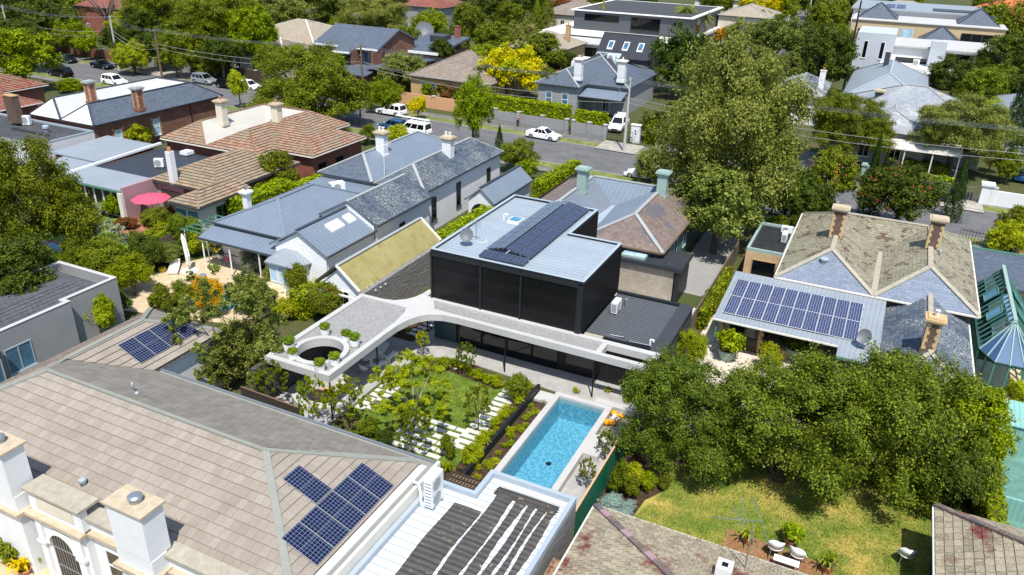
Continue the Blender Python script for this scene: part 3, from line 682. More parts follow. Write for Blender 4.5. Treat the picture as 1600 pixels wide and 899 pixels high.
# upper storey
x0, x1, y0, y1, yn, xn = -25.0, -14.25, 40.75, 53.5, 47.9, -18.0
foot = [(x0, y0), (x1, y0), (x1, yn), (xn, yn), (xn, y1), (x0, y1)]
MB().prism(foot, 3.06, 6.5).build('upper_wall', 'clad_black', H)
par = holed(foot, [inset(foot, .16)], 6.5, 6.72).build('parapet', 'charcoal', H)
holed(inset(foot, -.03), [inset(foot, .19)], 6.72, 6.745).build('parapet_flashing', 'grey_metal_sheet', par)
rf = MB().prism(inset(foot, .165), 6.5, 6.56).build('upper_roof', 'metal_pale', H)
ribs = MB()
k = 0
while 40.95+k*.42 < 53.3:
    y = 40.95+k*.42; ribs.box(x0+.2, y, 6.56, (xn if y > yn-.2 else x1)-.2, y+.035, 6.6); k += 1
ribs.build('roof_seam', 'grey_metal_sheet', rf, kind='stuff')
bt = MB()
y = y0+.1
while y < yn: bt.box(x1-.01, y, 3.1, x1+.035, y+.05, 6.5); y += .22
y = yn+.1
while y < y1: bt.box(xn-.01, y, 3.3, xn+.035, y+.05, 6.5); y += .22
bt.build('cladding_batten', 'black', H, kind='stuff')
xs = [x0+.1, P(753.6, 481, 3.2).x, P(814, 497, 3.2).x, x1-.3]
for a, c in zip(xs, xs[1:]):
    f = MB().box(a+.06, y0-.05, 3.3, c-.06, y0+.02, 6.3).build('screen_panel', 'mesh_screen', H)
    g = MB()
    for q in range(30): g.box(a+.1, y0-.062, 3.36+q*.097, c-.1, y0-.05, 3.36+q*.097+.03)
    g.build('screen_slat', 'screen_ribs', f, kind='stuff')
for a in xs: MB().box(a-.06, y0-.12, 3.1, a+.06, y0, 6.5).build('mullion', 'charcoal', H)
MB().box(x0+.02, y0-.13, 6.3, x1-.02, y0-.001, 6.5).build('head_beam', 'charcoal', H)
MB().box(x1-.3, y0-.14, 3.1, x1-.003, y0, 6.5).build('corner_post', 'charcoal', H)
sk1 = MB().box(-22.9, 47.9, 6.56, -22.0, 48.9, 6.78).build('skylight', 'white_metal', H); MB().box(-22.82, 47.98, 6.78, -22.08, 48.82, 6.8).build('pane', 'glass_blue', sk1)
# ground storey
MB().box(-24.9, 41.0, 0, -9.7, 47.9, 2.748).build('ground_wall', 'clad_black', H)
MB().box(-24.9, 40.93, 0.02, -23.2, 40.998, 2.74).build('ribbed_panel', 'garage_teal', H)
for i in range(4):
    a = -23.1+i*1.85; window(H, a+.92, 41.0, .05, 1.8, 2.6, 'S', 'black', 'glass', 1, 1, False, 'glass_door', .05)
window(H, -14.2, 41.0, .6, 2.1, 1.5, 'S', 'black', 'glass', 1, 1, False)
for x in (-12.4, -11.2, -10.4): MB().box(x, 40.95, 0, x+.06, 40.999, 2.74).build('wall_batten', 'charcoal', H)
# low right wing
lr = MB().box(-14.2, 41.3, 2.75, -8.95, 47.95, 3.0).build('low_roof', 'metal_black', H)
b = MB(); y = 41.5
while y < 47.6: b.box(-14.1, y, 3.0, -9.85, y+.1, 3.09); y += .24
b.build('roof_rib', 'silver_rib', lr, kind='stuff')
MB().box(-9.8, 40.76, 3.0, -8.94, 48.0, 3.2).build('parapet', 'dark_grey', H); MB().box(-14.2, 47.7, 3.0, -9.803, 48.0, 3.22).build('parapet', 'charcoal', H)
MB().box(-14.1, 40.76, 2.99, -12.9, 41.3, 3.1).build('gutter_box', 'moss_stone', H)
MB().box(-9.4, 38.9, 0, -8.95, 48.0, 2.74).build('side_wall', 'dark_grey', H)
MB().path([(-12.6, 41.6, 3.16), (-11.7, 41.7, 3.16), (-11.3, 41.4, 3.16), (-9.95, 41.45, 3.16)], .025).build('pipe', 'steel', H)
MB().path([(-10.05, 41.75, 3.0), (-10.05, 41.75, 3.4), (-9.85, 41.75, 3.4), (-9.85, 41.75, 3.3)], .06, 8).build('vent_pipe', 'white_metal', H)
MB().tube(P(978, 478, 3.05), P(978, 478, 3.05)+Vector((0, 0, .5)), .13, .13, 12).build('flue', 'steel', H)
ac_unit('white air conditioner on the black ribbed low roof', (P(962, 488, 3.09).x, P(962, 488, 3.09).y, 3.09), radians(90), .95, .4, .75)
# solar roof: two slopes meeting at a low ridge
ya = 42.4; xl, xr, xm = -21.75, -18.55, -20.35; n = 10; yb = ya+n*1.08-.03; v = Vector((xm-xl, 0, .32)); L = v.length
solar_array('long tilted solar array facing left on the pale box roof', (xl, yb, 6.66), (0, -1, 0), v, n, 2, 1.05, L/2-.03, 'solar_black', .02, False, 'silver_rib')
v2 = Vector((xm-xr, 0, .32)); solar_array('long tilted solar array facing right on the pale box roof', (xr, ya, 6.66), (0, 1, 0), v2, n, 2, 1.05, v2.length/2-.03, 'solar_black', .02, False, 'silver_rib')
fl = P(743, 403, 6.65); solar_array('short flat row of solar panels at front of the box roof', (fl.x+.1, 41.2, 6.62), (1, 0, 0), (0, 1, 0.1), 3, 1, 1.05, .98, 'solar_black', .02, False, 'silver_rib')
dish('grey satellite dish on the pale box roof near its left edge', P(729, 384, 6.56), radians(25), .45)
aT = thing('roof_antenna', 'thin antenna mast with cables on the pale box roof', 'antenna', P(744, 376, 6.56))
MB().tube(P(744, 376, 6.56), P(744, 376, 6.56)+Vector((0, 0, 1.5)), .025).build('mast', 'steel', aT)
pa = P(744, 376, 6.56)
b = MB()
for q in range(5): b.tube(pa+Vector((-.35, .0, 1.0+q*.09)), pa+Vector((.35, 0, 1.0+q*.09)), .012)
b.build('antenna_rod', 'steel', aT); MB().path([pa, pa+Vector((.4, -.3, .02)), pa+Vector((.8, .1, .02)), pa+Vector((.5, .5, .02))], .02).build('cable', 'white_metal', aT)
solid('roof_vent_cowl', 'white_metal', 'small white curled vent on the pale box roof by the skylight', 'vent', lambda b: b.path([(-23.4, 48.4, 6.56), (-23.4, 48.4, 6.95), (-23.25, 48.4, 7.05), (-23.1, 48.4, 6.95)], .07, 8), (-23.4, 48.4, 6.56))
# paving, pool, planters
sheet('terrace', 'paving', [(-29.4, 29.0), (-24.9, 29.0), (-24.9, 36.2), (-24.2, 38.0), (-23.0, 38.9), (-20.5, 39.0), (-9.4, 38.1), (-9.4, 41), (-25, 41), (-25.4, 42), (-29.4, 42)], .06)
sheet('garden_lawn', 'lawn', [(-24.9, 29.0), (-16.4, 29.0), (-16.4, 37.9), (-20.5, 38.6), (-23, 38.4), (-24.7, 36)], .035)
sheet('planting_bed', 'mulch', [(-22.9, 38.85), (-23.9, 38.0), (-23.3, 36.6), (-21.8, 37.5), (-18.2, 37.0), (-17.6, 37.9), (-20.5, 38.95)], .05)
sheet('planting_bed_front', 'mulch', [(-28, 26.0), (-15.6, 26.0), (-15.6, 28.9), (-21, 29.4), (-22.5, 29.2), (-24.0, 30.6), (-24.9, 30.4), (-25.6, 28.6), (-28, 28.4)], .05)
sheet('planting_bed_side', 'mulch', [(-16.5, 29), (-15.85, 29), (-15.85, 38), (-16.5, 38)], .3)
sheet('pebble_bed', 'mulch', [(-15.6, 28), (-14.56, 28), (-14.56, 38), (-15.6, 38)], .05)
sheet('stepping_court', 'mulch', [(-28.6, 39.6), (-25.9, 39.6), (-25.4, 44), (-28.6, 46)], .07)
solid('planter_wall', 'charcoal', 'low charcoal planter wall between garden and pool bed', 'wall', lambda b: b.box(-15.85, 28.2, 0, -15.65, 38.1, .55), (-15.75, 33, 0))
solid('terrace_step', 'concrete', 'pale concrete step beside the pool top end', 'step', lambda b: b.box(-15.6, 37.0, .05, -14.6, 38.0, .2), (-15, 37.5, .05))
pv = lambda nm: bpy.data.objects.new('paver', nm)
def paver_mesh(w, d):
    b = MB(); b.box(-w/2, -d/2, 0, w/2, d/2, .05); me = bpy.data.meshes.new('paver'); me.from_pydata(b.v, [], b.f); uv_metric(me); me.materials.append(M['paver_pale']); return me
def pavers(label, pts, w, d):
    T = thing('stepping_stones', label, 'pavers', (pts[0][0], pts[0][1], .03), 0, 'paver paths in the lawn'); me = paver_mesh(w, d)
    for x, y in pts:
        o = bpy.data.objects.new('paver', me); link(o, T); o.location = (x-pts[0][0], y-pts[0][1], random.uniform(0, .006)); o.rotation_euler[2] = random.uniform(-.01, .01)
pavers('row of long pale pavers beside the planter wall', [(-17.15, 30.9+i*.52) for i in range(14)], 1.25, .33)
pavers('chequered pale pavers along the canopy edge', [(-24.35+(.62 if j else 0)*1.0, 31.5+i*.5+(.25 if j else 0)) for i in range(8) for j in (0, 1)], .6, .33)
pavers('grid of pale pavers under the small trees by the tiled roof', [(-20.8+i*.88+(.3 if j % 2 else 0), 29.5+j*.55) for j in range(6) for i in range(4)], .8, .32)
pavers('short row of pavers in the shaded court behind the canopy', [(-26.5+.12*i, 40.6+i*.55) for i in range(6)], .9, .35)
ex = [(-14.55, 27.4), (-10.94, 27.4), (-10.94, 38.08), (-14.55, 38.08)]; ix = inset(ex, .36)
PT = thing('swimming_pool', 'long rectangular pool with pale stone coping and clear blue water', 'pool', (-12.7, 33, 0))
holed(ex, [ix], -.05, .4).build('coping', 'concrete', PT)
b = MB(); (ax, ay), (cx, cy) = ix[0], ix[2]
b.box(ax, ay, -1.25, cx, cy, -1.2); b.box(ax-.1, ay, -1.2, ax, cy, -.05); b.box(cx, ay, -1.2, cx+.1, cy, -.05); b.box(ax, cy, -1.2, cx, cy+.1, -.05); b.box(ax, ay-.1, -1.2, cx, ay, -.05)
b.build('basin', 'pool_tile', PT)
MB().box(cx-.5, 28, -1.2, cx-.01, 31.5, -.35).build('pool_ledge', 'pool_tile', PT)
MB().poly([(ax+.002, ay+.002, .24), (cx-.002, ay+.002, .24), (cx-.002, cy-.002, .24), (ax+.002, cy-.002, .24)]).build('water', 'water', PT)
dr = P(857, 725, -1.2); MB().lathe([(.16, -1.2), (.16, -1.17)], dr.x, dr.y, 16).build('drain', 'charcoal', PT)
sheet('pool_deck', 'paving', [(-10.92, 26.5), (-9.15, 26.5), (-9.15, 35.0), (-10.92, 35.0)], .06)
solid('pool_bench', 'concrete', 'pale stone bench block against the pool coping', 'bench', lambda b: b.box(-10.93, 33.1, .06, -10.1, 35.0, .42), (-10.5, 34, .06))
b = MB()
BD = thing('batten_deck', 'small grey timber deck by the pool corner', 'deck', (-10.2, 36.4, 0))
for i in range(10): MB().box(-10.9, 35.05+i*.27, .03, -9.2, 35.27+i*.27, .09).build('deck_board', 'moss_stone', BD)
solid('garden_wall', 'concrete', 'low pale concrete wall end beside the canopy corner', 'wall', lambda b: b.box(-9.35, 36.6, 0, -8.95, 38.85, 1.5), (-9.1, 37.5, 0))
solid('slab_bench', 'concrete', 'low pale slab step below the canopy end', 'step', lambda b: b.box(-12.2, 38.25, .06, -9.45, 38.75, .3), (-10.8, 38.4, 0))
# boundary walls and fences
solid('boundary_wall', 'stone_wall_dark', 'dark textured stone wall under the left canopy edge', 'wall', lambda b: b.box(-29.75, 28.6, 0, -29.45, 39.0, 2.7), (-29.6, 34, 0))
solid('stone_boundary_wall', 'stone_wall', 'grey split stone wall below the yellow-green gable roof', 'wall', lambda b: b.box(-29.95, 39.2, 0, -29.6, 52, 2.9), (-29.8, 45, 0))
def panel_fence(label, pts, h, mat, post, name='fence', step=1.0, th=.05, cap=None):
    T = thing(name, label, 'fence', (pts[0][0], pts[0][1], 0)); 
    for a, c in zip(pts, pts[1:]):
        a, c = Vector((*a, 0)), Vector((*c, 0)); L = (c-a).length; m = max(1, round(L/step)); d = (c-a)/m
        for i in range(m):
            p, q = a+d*i, a+d*(i+1); e = d.normalized()*.03
            MB().bar(p+e+Vector((0, 0, h/2)), q-e+Vector((0, 0, h/2)), th, h).build('fence_panel', mat, T)
            MB().tube(p, p+Vector((0, 0, h+.04)), .05, .05, 6).build('post', post, T)
        if cap: MB().bar(a+Vector((0, 0, h+.03)), c+Vector((0, 0, h+.03)), .09, .05).build('top_rail', cap, T)
    return T
panel_fence('tall green corrugated fence beside the pool deck', [(-9.05, 26.9), (-9.05, 36.5)], 1.85, 'fence_green', 'green_dark', cap='peach')
panel_fence('dark brown paling fence behind the tiled roof gutter', [(-29.9, 27.9), (-25.3, 27.75)], 1.8, 'paling_dark', 'timber_dark', step=1.5, cap='timber')
panel_fence('weathered paling fence beside the veranda solar roof', [(-9.2, 48.2), (-9.1, 66)], 1.7, 'paling', 'timber', step=2.2, cap='timber')
panel_fence('grey paling fence behind the striped left lawn', [(-51.8, 36), (-52.2, 46.5)], 1.6, 'paling', 'timber', step=2.2)
panel_fence('dark timber side fence along the blue roofed cottage hedge', [(-29.0, 57), (-28.9, 79.5)], 1.7, 'paling_dark', 'timber_dark', step=2.4)
T = thing('outdoor_table', 'white oval dining table under the concrete canopy', 'table', (-26.6, 36.4, .06)); 
MB().prism([(-26.6+.5*cos(a)*1.0, 36.4+1.35*sin(a)) for a in [2*pi*i/28 for i in range(28)]], .76, .8).build('table_top', 'white', T)
for dy in (-.6, .6): MB().lathe([(.3, .06), (.12, .1), (.1, .7), (.25, .76)], -26.6, 36.4+dy, 14).build('pedestal', 'white', T)
for i, (x, y) in enumerate(((-25.75, 36.9), (-25.75, 35.6))):
    T = thing('bench', ('white bench at far end of the canopy dining table', 'white bench at near end of the canopy dining table')[i], 'bench', (x, y, .06), 0, 'benches at the canopy table')
    MB().box(x-.18, y-.5, .42, x+.18, y+.5, .47).build('seat', 'white', T)
    for s in (-1, 1): MB().box(x-.16, y+s*.46-.03, .06, x+.16, y+s*.46+.03, .42).build('leg', 'white', T)
def bucket_chair(label, loc, rz, mat='white', group='white bucket chairs', legm='steel', sc=1.0):
    T = thing('chair', label, 'chair', loc, rz, group); OFF[T.name] = Vector()
    b = MB(); b.lathe([(.2, .40), (.26, .43), (.27, .46), (.22, .455), (.05, .44)], 0, 0, 16); b.build('seat', mat, T, smooth=True)
    b = MB(); n = 14; k = 0
    for i in range(n+1):
        a = radians(-15+210*i/n); hgt = .46+.38*max(0, sin(a))**.6
        for r, z in ((.25, .44), (.31, hgt), (.28, hgt+.01), (.22, .46)): b.v.append((r*cos(a), r*sin(a), z))
    for i in range(n):
        for q in range(4): b.f.append((4*i+q, 4*i+4+q, 4*i+4+(q+1) % 4, 4*i+(q+1) % 4))
    o = b.build('backrest', mat, T, smooth=True); fix_normals(o); T.scale = (sc, sc, sc)
    for sx in (-1, 1):
        for sy_ in (-1, 1): MB().tube((sx*.15, sy_*.15, .42), (sx*.23, sy_*.23, 0), .018, .012, 6).build('leg', legm, T)
    return T
bucket_chair('white bucket chair under the canopy near the front post', (-26.3, 34.6, .06), radians(160))
FP = thing('fire_pit_seat', 'round pale concrete sunken seat under the canopy opening', 'seat', (-26.9, 31.4, .06))
MB().ring(-26.9, 31.5, 1.5, 1.95, .06, .5, 40, radians(-140), radians(95)).build('seat_ring', 'concrete', FP)
MB().ring(-26.9, 31.5, 1.1, 1.5, .06, .3, 40, radians(-140), radians(95)).build('step_ring', 'concrete', FP)
MB().lathe([(.45, .06), (.6, .35), (.6, .42), (.5, .42), (.45, .2)], -26.9, 31.2, 24).build('fire_bowl', 'peach', FP)
# ---------------------------------------------------------------- foreground white house with the big tiled roof
def house(name, label, loc, cat='house', group=None): return thing(name, label, cat, (*loc, 0), 0, group)
def double_m(x0, x1, y0, y1, z, zr, xa, xb, xv, hf, yb, zv=None):
    """two ridges along y joined by a cross ridge at the back; valley at xv.  planes: 0 left, 1 left front, 2 left inner, 3 cross, 4 right inner, 5 right front, 6 right, 7 back"""
    zv = z+.05 if zv is None else zv; a, b = (xa, y0+hf, zr), (xb, y0+hf, zr); c, d = (xa, yb, zr), (xb, yb, zr); v0 = (xv, y0, z); v1 = (xv, yb-hf, zv)
    return [[(x0, y0, z), a, c, (x0, y1, z)], [(x0, y0, z), v0, a], [v0, v1, c, a], [v1, d, c], [v0, b, d, v1], [v0, (x1, y0, z), b], [(x1, y0, z), (x1, y1, z), d, b], [(x1, y1, z), (x0, y1, z), c, d]]
T = house('foreground_house', 'white rendered house with large brown tiled hip roof and facade chimneys', (-27, 20))
ze = 3.8; V = (-35.7, 21.9, 5.08); zr = 5.72
F = [(-38.7, 15.75, ze), (-15.85, 15.75, ze), (-20.75, 20.2, zr), (-34.4, 20.2, zr)]; R = [(-15.85, 15.75, ze), (-15.85, 24.65, ze), (-20.75, 20.2, zr)]
Bk = [(-15.85, 24.65, ze), (-32.7, 24.65, ze), V, (-34.4, 20.2, zr), (-20.75, 20.2, zr)]; Lf = [(-38.7, 15.75, ze), (-34.4, 20.2, zr), V, (-35.7, 26.8, 5.105), (-38.7, 29.8, ze)]
Wr = [(-32.7, 24.65, ze), (-32.7, 29.8, ze), (-35.7, 26.8, 5.105), V]; We = [(-32.7, 29.8, ze), (-38.7, 29.8, ze), (-35.7, 26.8, 5.105)]
rfm = roof(T, [F, R, Bk, Lf, Wr, We], 'roof_concrete', None, None, .14)
cbx = MB()
for a, c in (((-20.75, 20.2, zr), (-34.4, 20.2, zr)), ((-20.75, 20.2, zr), (-15.85, 15.75, ze)), ((-20.75, 20.2, zr), (-15.85, 24.65, ze)), ((-34.4, 20.2, zr), (-38.7, 15.75, ze)), ((-34.4, 20.2, zr), V), (V, (-35.7, 26.8, 5.105)), ((-35.7, 26.8, 5.105), (-32.7, 29.8, ze)), ((-35.7, 26.8, 5.105), (-38.7, 29.8, ze))):
    cbx.bar(Vector(a)+Vector((0, 0, .07)), Vector(c)+Vector((0, 0, .07)), .30, .09)
cbx.build('ridge_flashing', 'ridge_grey', rfm)
lay_tiles(rfm, F, .40, .44, 'tile_piece', 190, thick=.07, gapw=.008); lay_tiles(rfm, R, .40, .44, 'tile_piece', 80, thick=.07, gapw=.008); lay_tiles(rfm, Wr, .40, .44, 'tile_piece', 30, thick=.07, gapw=.008); lay_tiles(rfm, Bk, .40, .44, 'tile_piece_shaded', 0, thick=.04); lay_tiles(rfm, Lf, .4, .42, 'tile_piece', 0); lay_tiles(rfm, We, .4, .42, 'tile_piece_shaded', 0)  # darker tile copy on slopes facing away from the sun, shade put into colour
MB().box(-38.4, 15.2, 0, -15.5, 24.6, 3.75).build('wall', 'render_white', T); MB().box(-38.4, 24.6, 0, -33.0, 29.5, 3.75).build('wing_wall', 'render_white', T)
MB().box(-15.88, 15.9, 3.3, -15.22, 24.64, 3.7).build('box_gutter', 'ridge_grey', T); MB().box(-15.22, 15.9, 3.2, -15.08, 25.1, 3.82).build('fascia', 'offwhite', T); MB().box(-32.6, 24.66, 3.45, -15.23, 24.98, 3.68).build('back_gutter', 'ridge_grey', T); MB().box(-32.6, 24.98, 3.35, -15.09, 25.08, 3.78).build('back_fascia', 'steel', T)
b = MB().box(-38.7, 15.12, 0, -15.2, 15.2, 4.0); b.box(-38.7, 15.2, 3.76, -15.2, 15.65, 4.0)
fc = b.build('facade', 'render_white', T)
def band(n, x0, x1, y, z, d, h, m='stone_cap'): return MB().box(x0, y-d, z, x1, y+.02, z+h).build(n, m, T)
MB().box(-38.8, 14.95, 4.003, -15.2, 15.7, 4.13).build('parapet_coping', 'moss_stone', T)
for a, c in ((-38.8, -31.2), (-25.6, -23.4), (-21.1, -15.2)): band('cornice', a, c, 15.12, 3.3, .28, .16)
# raised centre over the entrance
MB().box(-28.9, 14.8, 0, -25.7, 15.12, 3.3).build('entrance_bay', 'render_white', T); band('cornice', -29.0, -25.6, 14.8, 3.3, .28, .16)
MB().box(-28.9, 14.82, 3.46, -25.7, 15.12, 4.5).build('entrance_parapet', 'render_white', T); MB().box(-29.0, 14.68, 4.5, -25.6, 15.7, 4.62).build('parapet_coping', 'moss_stone', T)
MB().box(-28.4, 14.78, 3.72, -26.2, 14.822, 4.3).build('recessed_panel', 'render_cream', T)
arch = MB(); n = 18
for i in range(n):
    a, c = pi*i/n, pi*(i+1)/n
    for q in range(1):
        p = lambda r, t, y: (-27.3+r*cos(t), y, 2.0+r*sin(t)); k = len(arch.v)
        arch.v += [p(.72, a, 14.66), p(.95, a, 14.66), p(.95, c, 14.66), p(.72, c, 14.66), p(.72, a, 14.8), p(.95, a, 14.8), p(.95, c, 14.8), p(.72, c, 14.8)]
        arch.f += [(k, k+1, k+2, k+3), (k+1, k+5, k+6, k+2), (k+4, k, k+3, k+7)]
o = arch.build('door_arch', 'white', T); fix_normals(o)
dr = MB().prism([(-28.0, 0), (-26.6, 0)]+[(-27.3+.7*cos(pi*i/14), 2.0+.7*sin(pi*i/14)) for i in range(15)], 0, .03)
dr.v = [(x, 14.79-z, y) for x, y, z in dr.v]; do = dr.build('doorway', 'timber_dark', T); fix_normals(do)
g = MB()
for i in range(8): g.tube((-27.9+i*.17, 14.74, .05), (-27.9+i*.17, 14.74, 2.0+math.sqrt(max(0, .48-(-.6+i*.17)**2))), .014, .014, 5)
for z in (.9, 1.9): g.bar((-28.0, 14.74, z), (-26.6, 14.74, z), .03, .04)
g.build('grille', 'steel', do)
for x in (-28.5, -26.1):
    pl = MB().box(x-.18, 14.66, 0, x+.18, 14.8, 3.25).build('pilaster', 'render_white', T); MB().box(x-.26, 14.58, 1.9, x+.26, 14.8, 2.05).build('capital', 'white', pl)
for x in (-22.25, -30.1):
    bs = MB().box(x-.95, 14.4, 0, x+.95, 15.12, 4.2).build('chimney_breast', 'render_white', T)
    MB().box(x-1.1, 14.2, 3.3, x+1.1, 15.14, 3.46).build('cornice', 'stone_cap', bs)
    ch = MB().box(x-.92, 14.38, 4.2, x+.92, 15.35, 6.35).build('chimney', 'render_white', T)
    MB().box(x-1.02, 14.28, 6.35, x+1.02, 15.45, 6.45).build('chimney_cap', 'stone_cap', ch)
    MB().lathe([(.24, 6.45), (.24, 6.62), (.28, 6.63), (.28, 6.7), (.2, 6.76)], x+.1, 14.9, 18).build('flue_cowl', 'steel', ch)
for x in (-24.6, -33.5): window(T, x, 15.12, 1.0, 1.0, 1.7, 'S', 'white', 'glass', 1, 2)
for x in (-19.3, -17.0): window(T, x, 15.12, 1.0, 1.0, 1.7, 'S', 'white', 'glass', 1, 2)
def plane_pt(pl, px, py):
    """where a pixel's ray meets a roof plane"""
    a, b_, c = (Vector(p) for p in pl[:3]); n = (b_-a).cross(c-a); d = Vector(W_+R_*(px-800)/FPX-U_*(py-449.5)/FPX); o = Vector((0, 0, CAMZ)); return o+d*((a-o).dot(n)/d.dot(n))
def vent(label, p, r=.14, h=.32, base=True):
    T = thing('roof_vent', label, 'vent', tuple(p), 0, 'small roof vents'); OFF[T.name] = Vector()
    MB().lathe([(r*.75, -.1), (r*.75, h*.6)], 0, 0, 12).build('pipe', 'steel', T); MB().lathe([(r*.8, h*.55), (r, h*.6), (r, h*.9), (r*.6, h)], 0, 0, 14).build('cowl', 'grey_metal_sheet', T)
    return T
vent('round metal vent on brown tiles between the facade chimneys', plane_pt(F, 131, 760), .17, .42)
vp = plane_pt(Bk, 209, 612); vent('slim pale pipe vent on the shaded back tile slope', vp, .07, .5); vent('stubby brown vent beside the slim pipe on the back tile slope', vp+Vector((.55, -.25, -.02)), .1, .3)
# solar arrays on that roof
sR = Vector((-4.9, 0, 1.92)).normalized(); Ru = [(x, y, z+.13) for x, y, z in R]; a0, b0, c0_, e0 = (plane_pt(Ru, *q_) for q_ in ((494, 884), (614.7, 756.6), (441.5, 838), (492, 787))); p = plane_pt(R, 497, 884); q = plane_pt(R, 614, 756)
solar_array('row of five dark solar panels on the tiled hip end', (a0.x, a0.y, a0.z-.1), (0, 1, 0), sR, 5, 1, (b0.y-a0.y)/5-.03, (c0_-a0).length, 'solar', .02, True, 'lead')
p1_ = plane_pt(R, 516, 766); solar_array('single dark solar panel above the row on the tiled hip end', (c0_.x-.05, e0.y, c0_.z-.1+.02), (0, 1, 0), sR, 1, 1, (b0.y-a0.y)/5-.03, (c0_-a0).length, 'solar', .02, True, 'lead')
sW = Vector((-3, 0, 1.305)).normalized(); pw_ = plane_pt(Wr, 222, 568); solar_array('block of dark solar panels on the tiled rear wing roof', (-33.38, 24.45, 4.1), (0, 1, 0), sW, 4, 1, 1.02, 1.74, 'solar', .02, True, 'lead')
# ---------------------------------------------------------------- white flat roof with rubber pool-heating mats
T = house('flat_roof_extension', 'low extension with white ribbed roof and grey parapet by the pool', (-12, 20))
ft = [(-15.05, 9), (-8.8, 9), (-8.8, 26.3), (-13.05, 26.3), (-13.05, 24.6), (-15.05, 24.6)]
MB().prism(ft, 0, 3.0).build('wall', 'stone_wall', T); holed(ft, [inset(ft, .22)], 3.0, 3.3).build('parapet', 'grey_metal_sheet', T)
bm_ = MB().box(0, 0, 0, 1, 1, 1); y = 9.3; i = 0
while y < 26.0:
    xa = -14.82 if y < 24.3 else -12.82
    MB().box(xa, y, 2.98, -9.03, min(y+.39, 26.07), 3.04).build('roof_sheet', 'sheet_white', T); MB().box(xa, y-.02, 2.98, -9.03, y+.02, 3.075).build('roof_seam', 'grey_metal_sheet', T); y += .41
MB().box(-15.0, 24.62, 0, -13.07, 26.3, 2.4).build('lattice_box', 'timber', T)
lt = MB()
for i in range(12): lt.bar((-15.0+i*.17, 24.65, 2.45), (-15.0+i*.17, 26.3, 2.45), .04, .06)
for i in range(5): lt.bar((-15.0, 24.8+i*.35, 2.5), (-13.1, 24.8+i*.35, 2.5), .04, .04)
lt.build('lattice', 'timber_dark', T, kind='stuff')
MT = thing('pool_heating_mat', 'black corrugated rubber heating mats in torn strips on white roof', 'mat', (-11.5, 19, 3.06))
def mat_strip(x0, x1, y0, y1, seed):
    r = random.Random(seed); n = 220; b = MB()
    for i in range(n+1):
        y = y0+(y1-y0)*i/n; a = x0+.04*sin(i*.09+seed)+.03*abs(sin(i*.32)); c = x1+.05*sin(i*.08+seed*3)-.03*abs(sin(i*.32))
        z = 3.10+.035*abs(sin(i*.32))
        b.v += [(a, y, z), ((a+c)/2, y, z+.015), (c, y, z), (c, y, 3.07), (a, y, 3.07)]
    for i in range(n):
        for q in range(5): b.f.append((5*i+q, 5*i+(q+1) % 5, 5*i+5+(q+1) % 5, 5*i+5+q))
    b.f += [(0, 4, 3, 2, 1), (5*n, 5*n+1, 5*n+2, 5*n+3, 5*n+4)]
    o = b.build('mat_strip', 'mat_rubber', MT, smooth=False); fix_normals(o)
for i, (a, c, y1) in enumerate(((-13.6, -12.25, 23.7), (-12.15, -11.3, 25.2), (-11.18, -10.72, 25.3), (-10.55, -10.2, 25.3), (-10.1, -9.76, 25.3), (-9.68, -9.3, 25.3))): mat_strip(a, c, 9.4, y1, i+1)
mat_strip(-12.3, -9.3, 25.05, 25.55, 9)
ac_unit('tall white air conditioner with two fans on white flat roof', (-14.35, 23.3, 3.05), radians(90), .95, .42, 1.5)
solid('white_pipe', 'white_metal', 'bent white pipe from tiled roof gutter to air conditioner', 'pipe', lambda b: b.path([(-15.3, 23.2, 3.95), (-15.0, 23.1, 4.0), (-14.85, 23.0, 3.7), (-14.75, 22.9, 3.1), (-14.55, 23.0, 3.1)], .06, 8), (-15, 23, 3.05))
# ---------------------------------------------------------------- mossy tiled roofs at the bottom right
T = house('mossy_roof_house', 'low house with mossy stained shingle roof and purple ridge tiles', (-2, 20))
pb = hip_polys(-8.1, 10.5, 9.5, 26.95, 2.6, .41, 'x'); rm = roof(T, pb, 'roof_slate_mossy', None, 'offwhite', .14)
for pl, bud in ((pb[1], 170), (pb[2], 120)): lay_tiles(rm, pl, .30, .31, 'tile_moss', bud, thick=.045, gapw=.03)
hx = MB()
for i in range(18):
    a = Vector((-8.1, 26.95, 2.6)).lerp(Vector((.12, 18.73, 5.97)), i/18); c = Vector((-8.1, 26.95, 2.6)).lerp(Vector((.12, 18.73, 5.97)), (i+.94)/18)
    MB().bar(a+Vector((0, 0, .09)), c+Vector((0, 0, .1)), .26, .1).build('ridge_tile', 'pink_wall' if i % 3 == 1 else 'roof_slate_rust', rm)
MB().box(-7.7, 11, 0, 9.2, 26.6, 2.5).build('wall', 'brick_pale', T)
MB().prism([(-8.6, 21.0), (-7.2, 21.0), (-7.2, 23.3), (-8.6, 23.3)], 2.0, 2.45).build('side_lean_to', 'roof_terracotta', T)
c0 = P(1131, 893, 4.0); c_ = MB().box(c0.x-.3, c0.y-.3, 2.6, c0.x+.3, c0.y+.3, 4.35).build('flue_stack', 'render_white', T); MB().box(c0.x-.12, c0.y-.12, 4.35, c0.x+.12, c0.y+.12, 4.36).build('flue_hole', 'black', c_)
A = thing('roof_aerial', 'tall television aerial with long crossed rods above mossy roof', 'antenna', (-1.3, 25.6, 2.9)); m0 = Vector((-1.3, 25.6, 3.0))
MB().tube(m0, m0+Vector((0, 0, 2.4)), .03, .03, 6).build('mast', 'steel', A)
MB().tube(P(1112, 808, 5.2), P(1190, 815, 5.2), .014, .014, 6).build('boom', 'silver_rib', A)
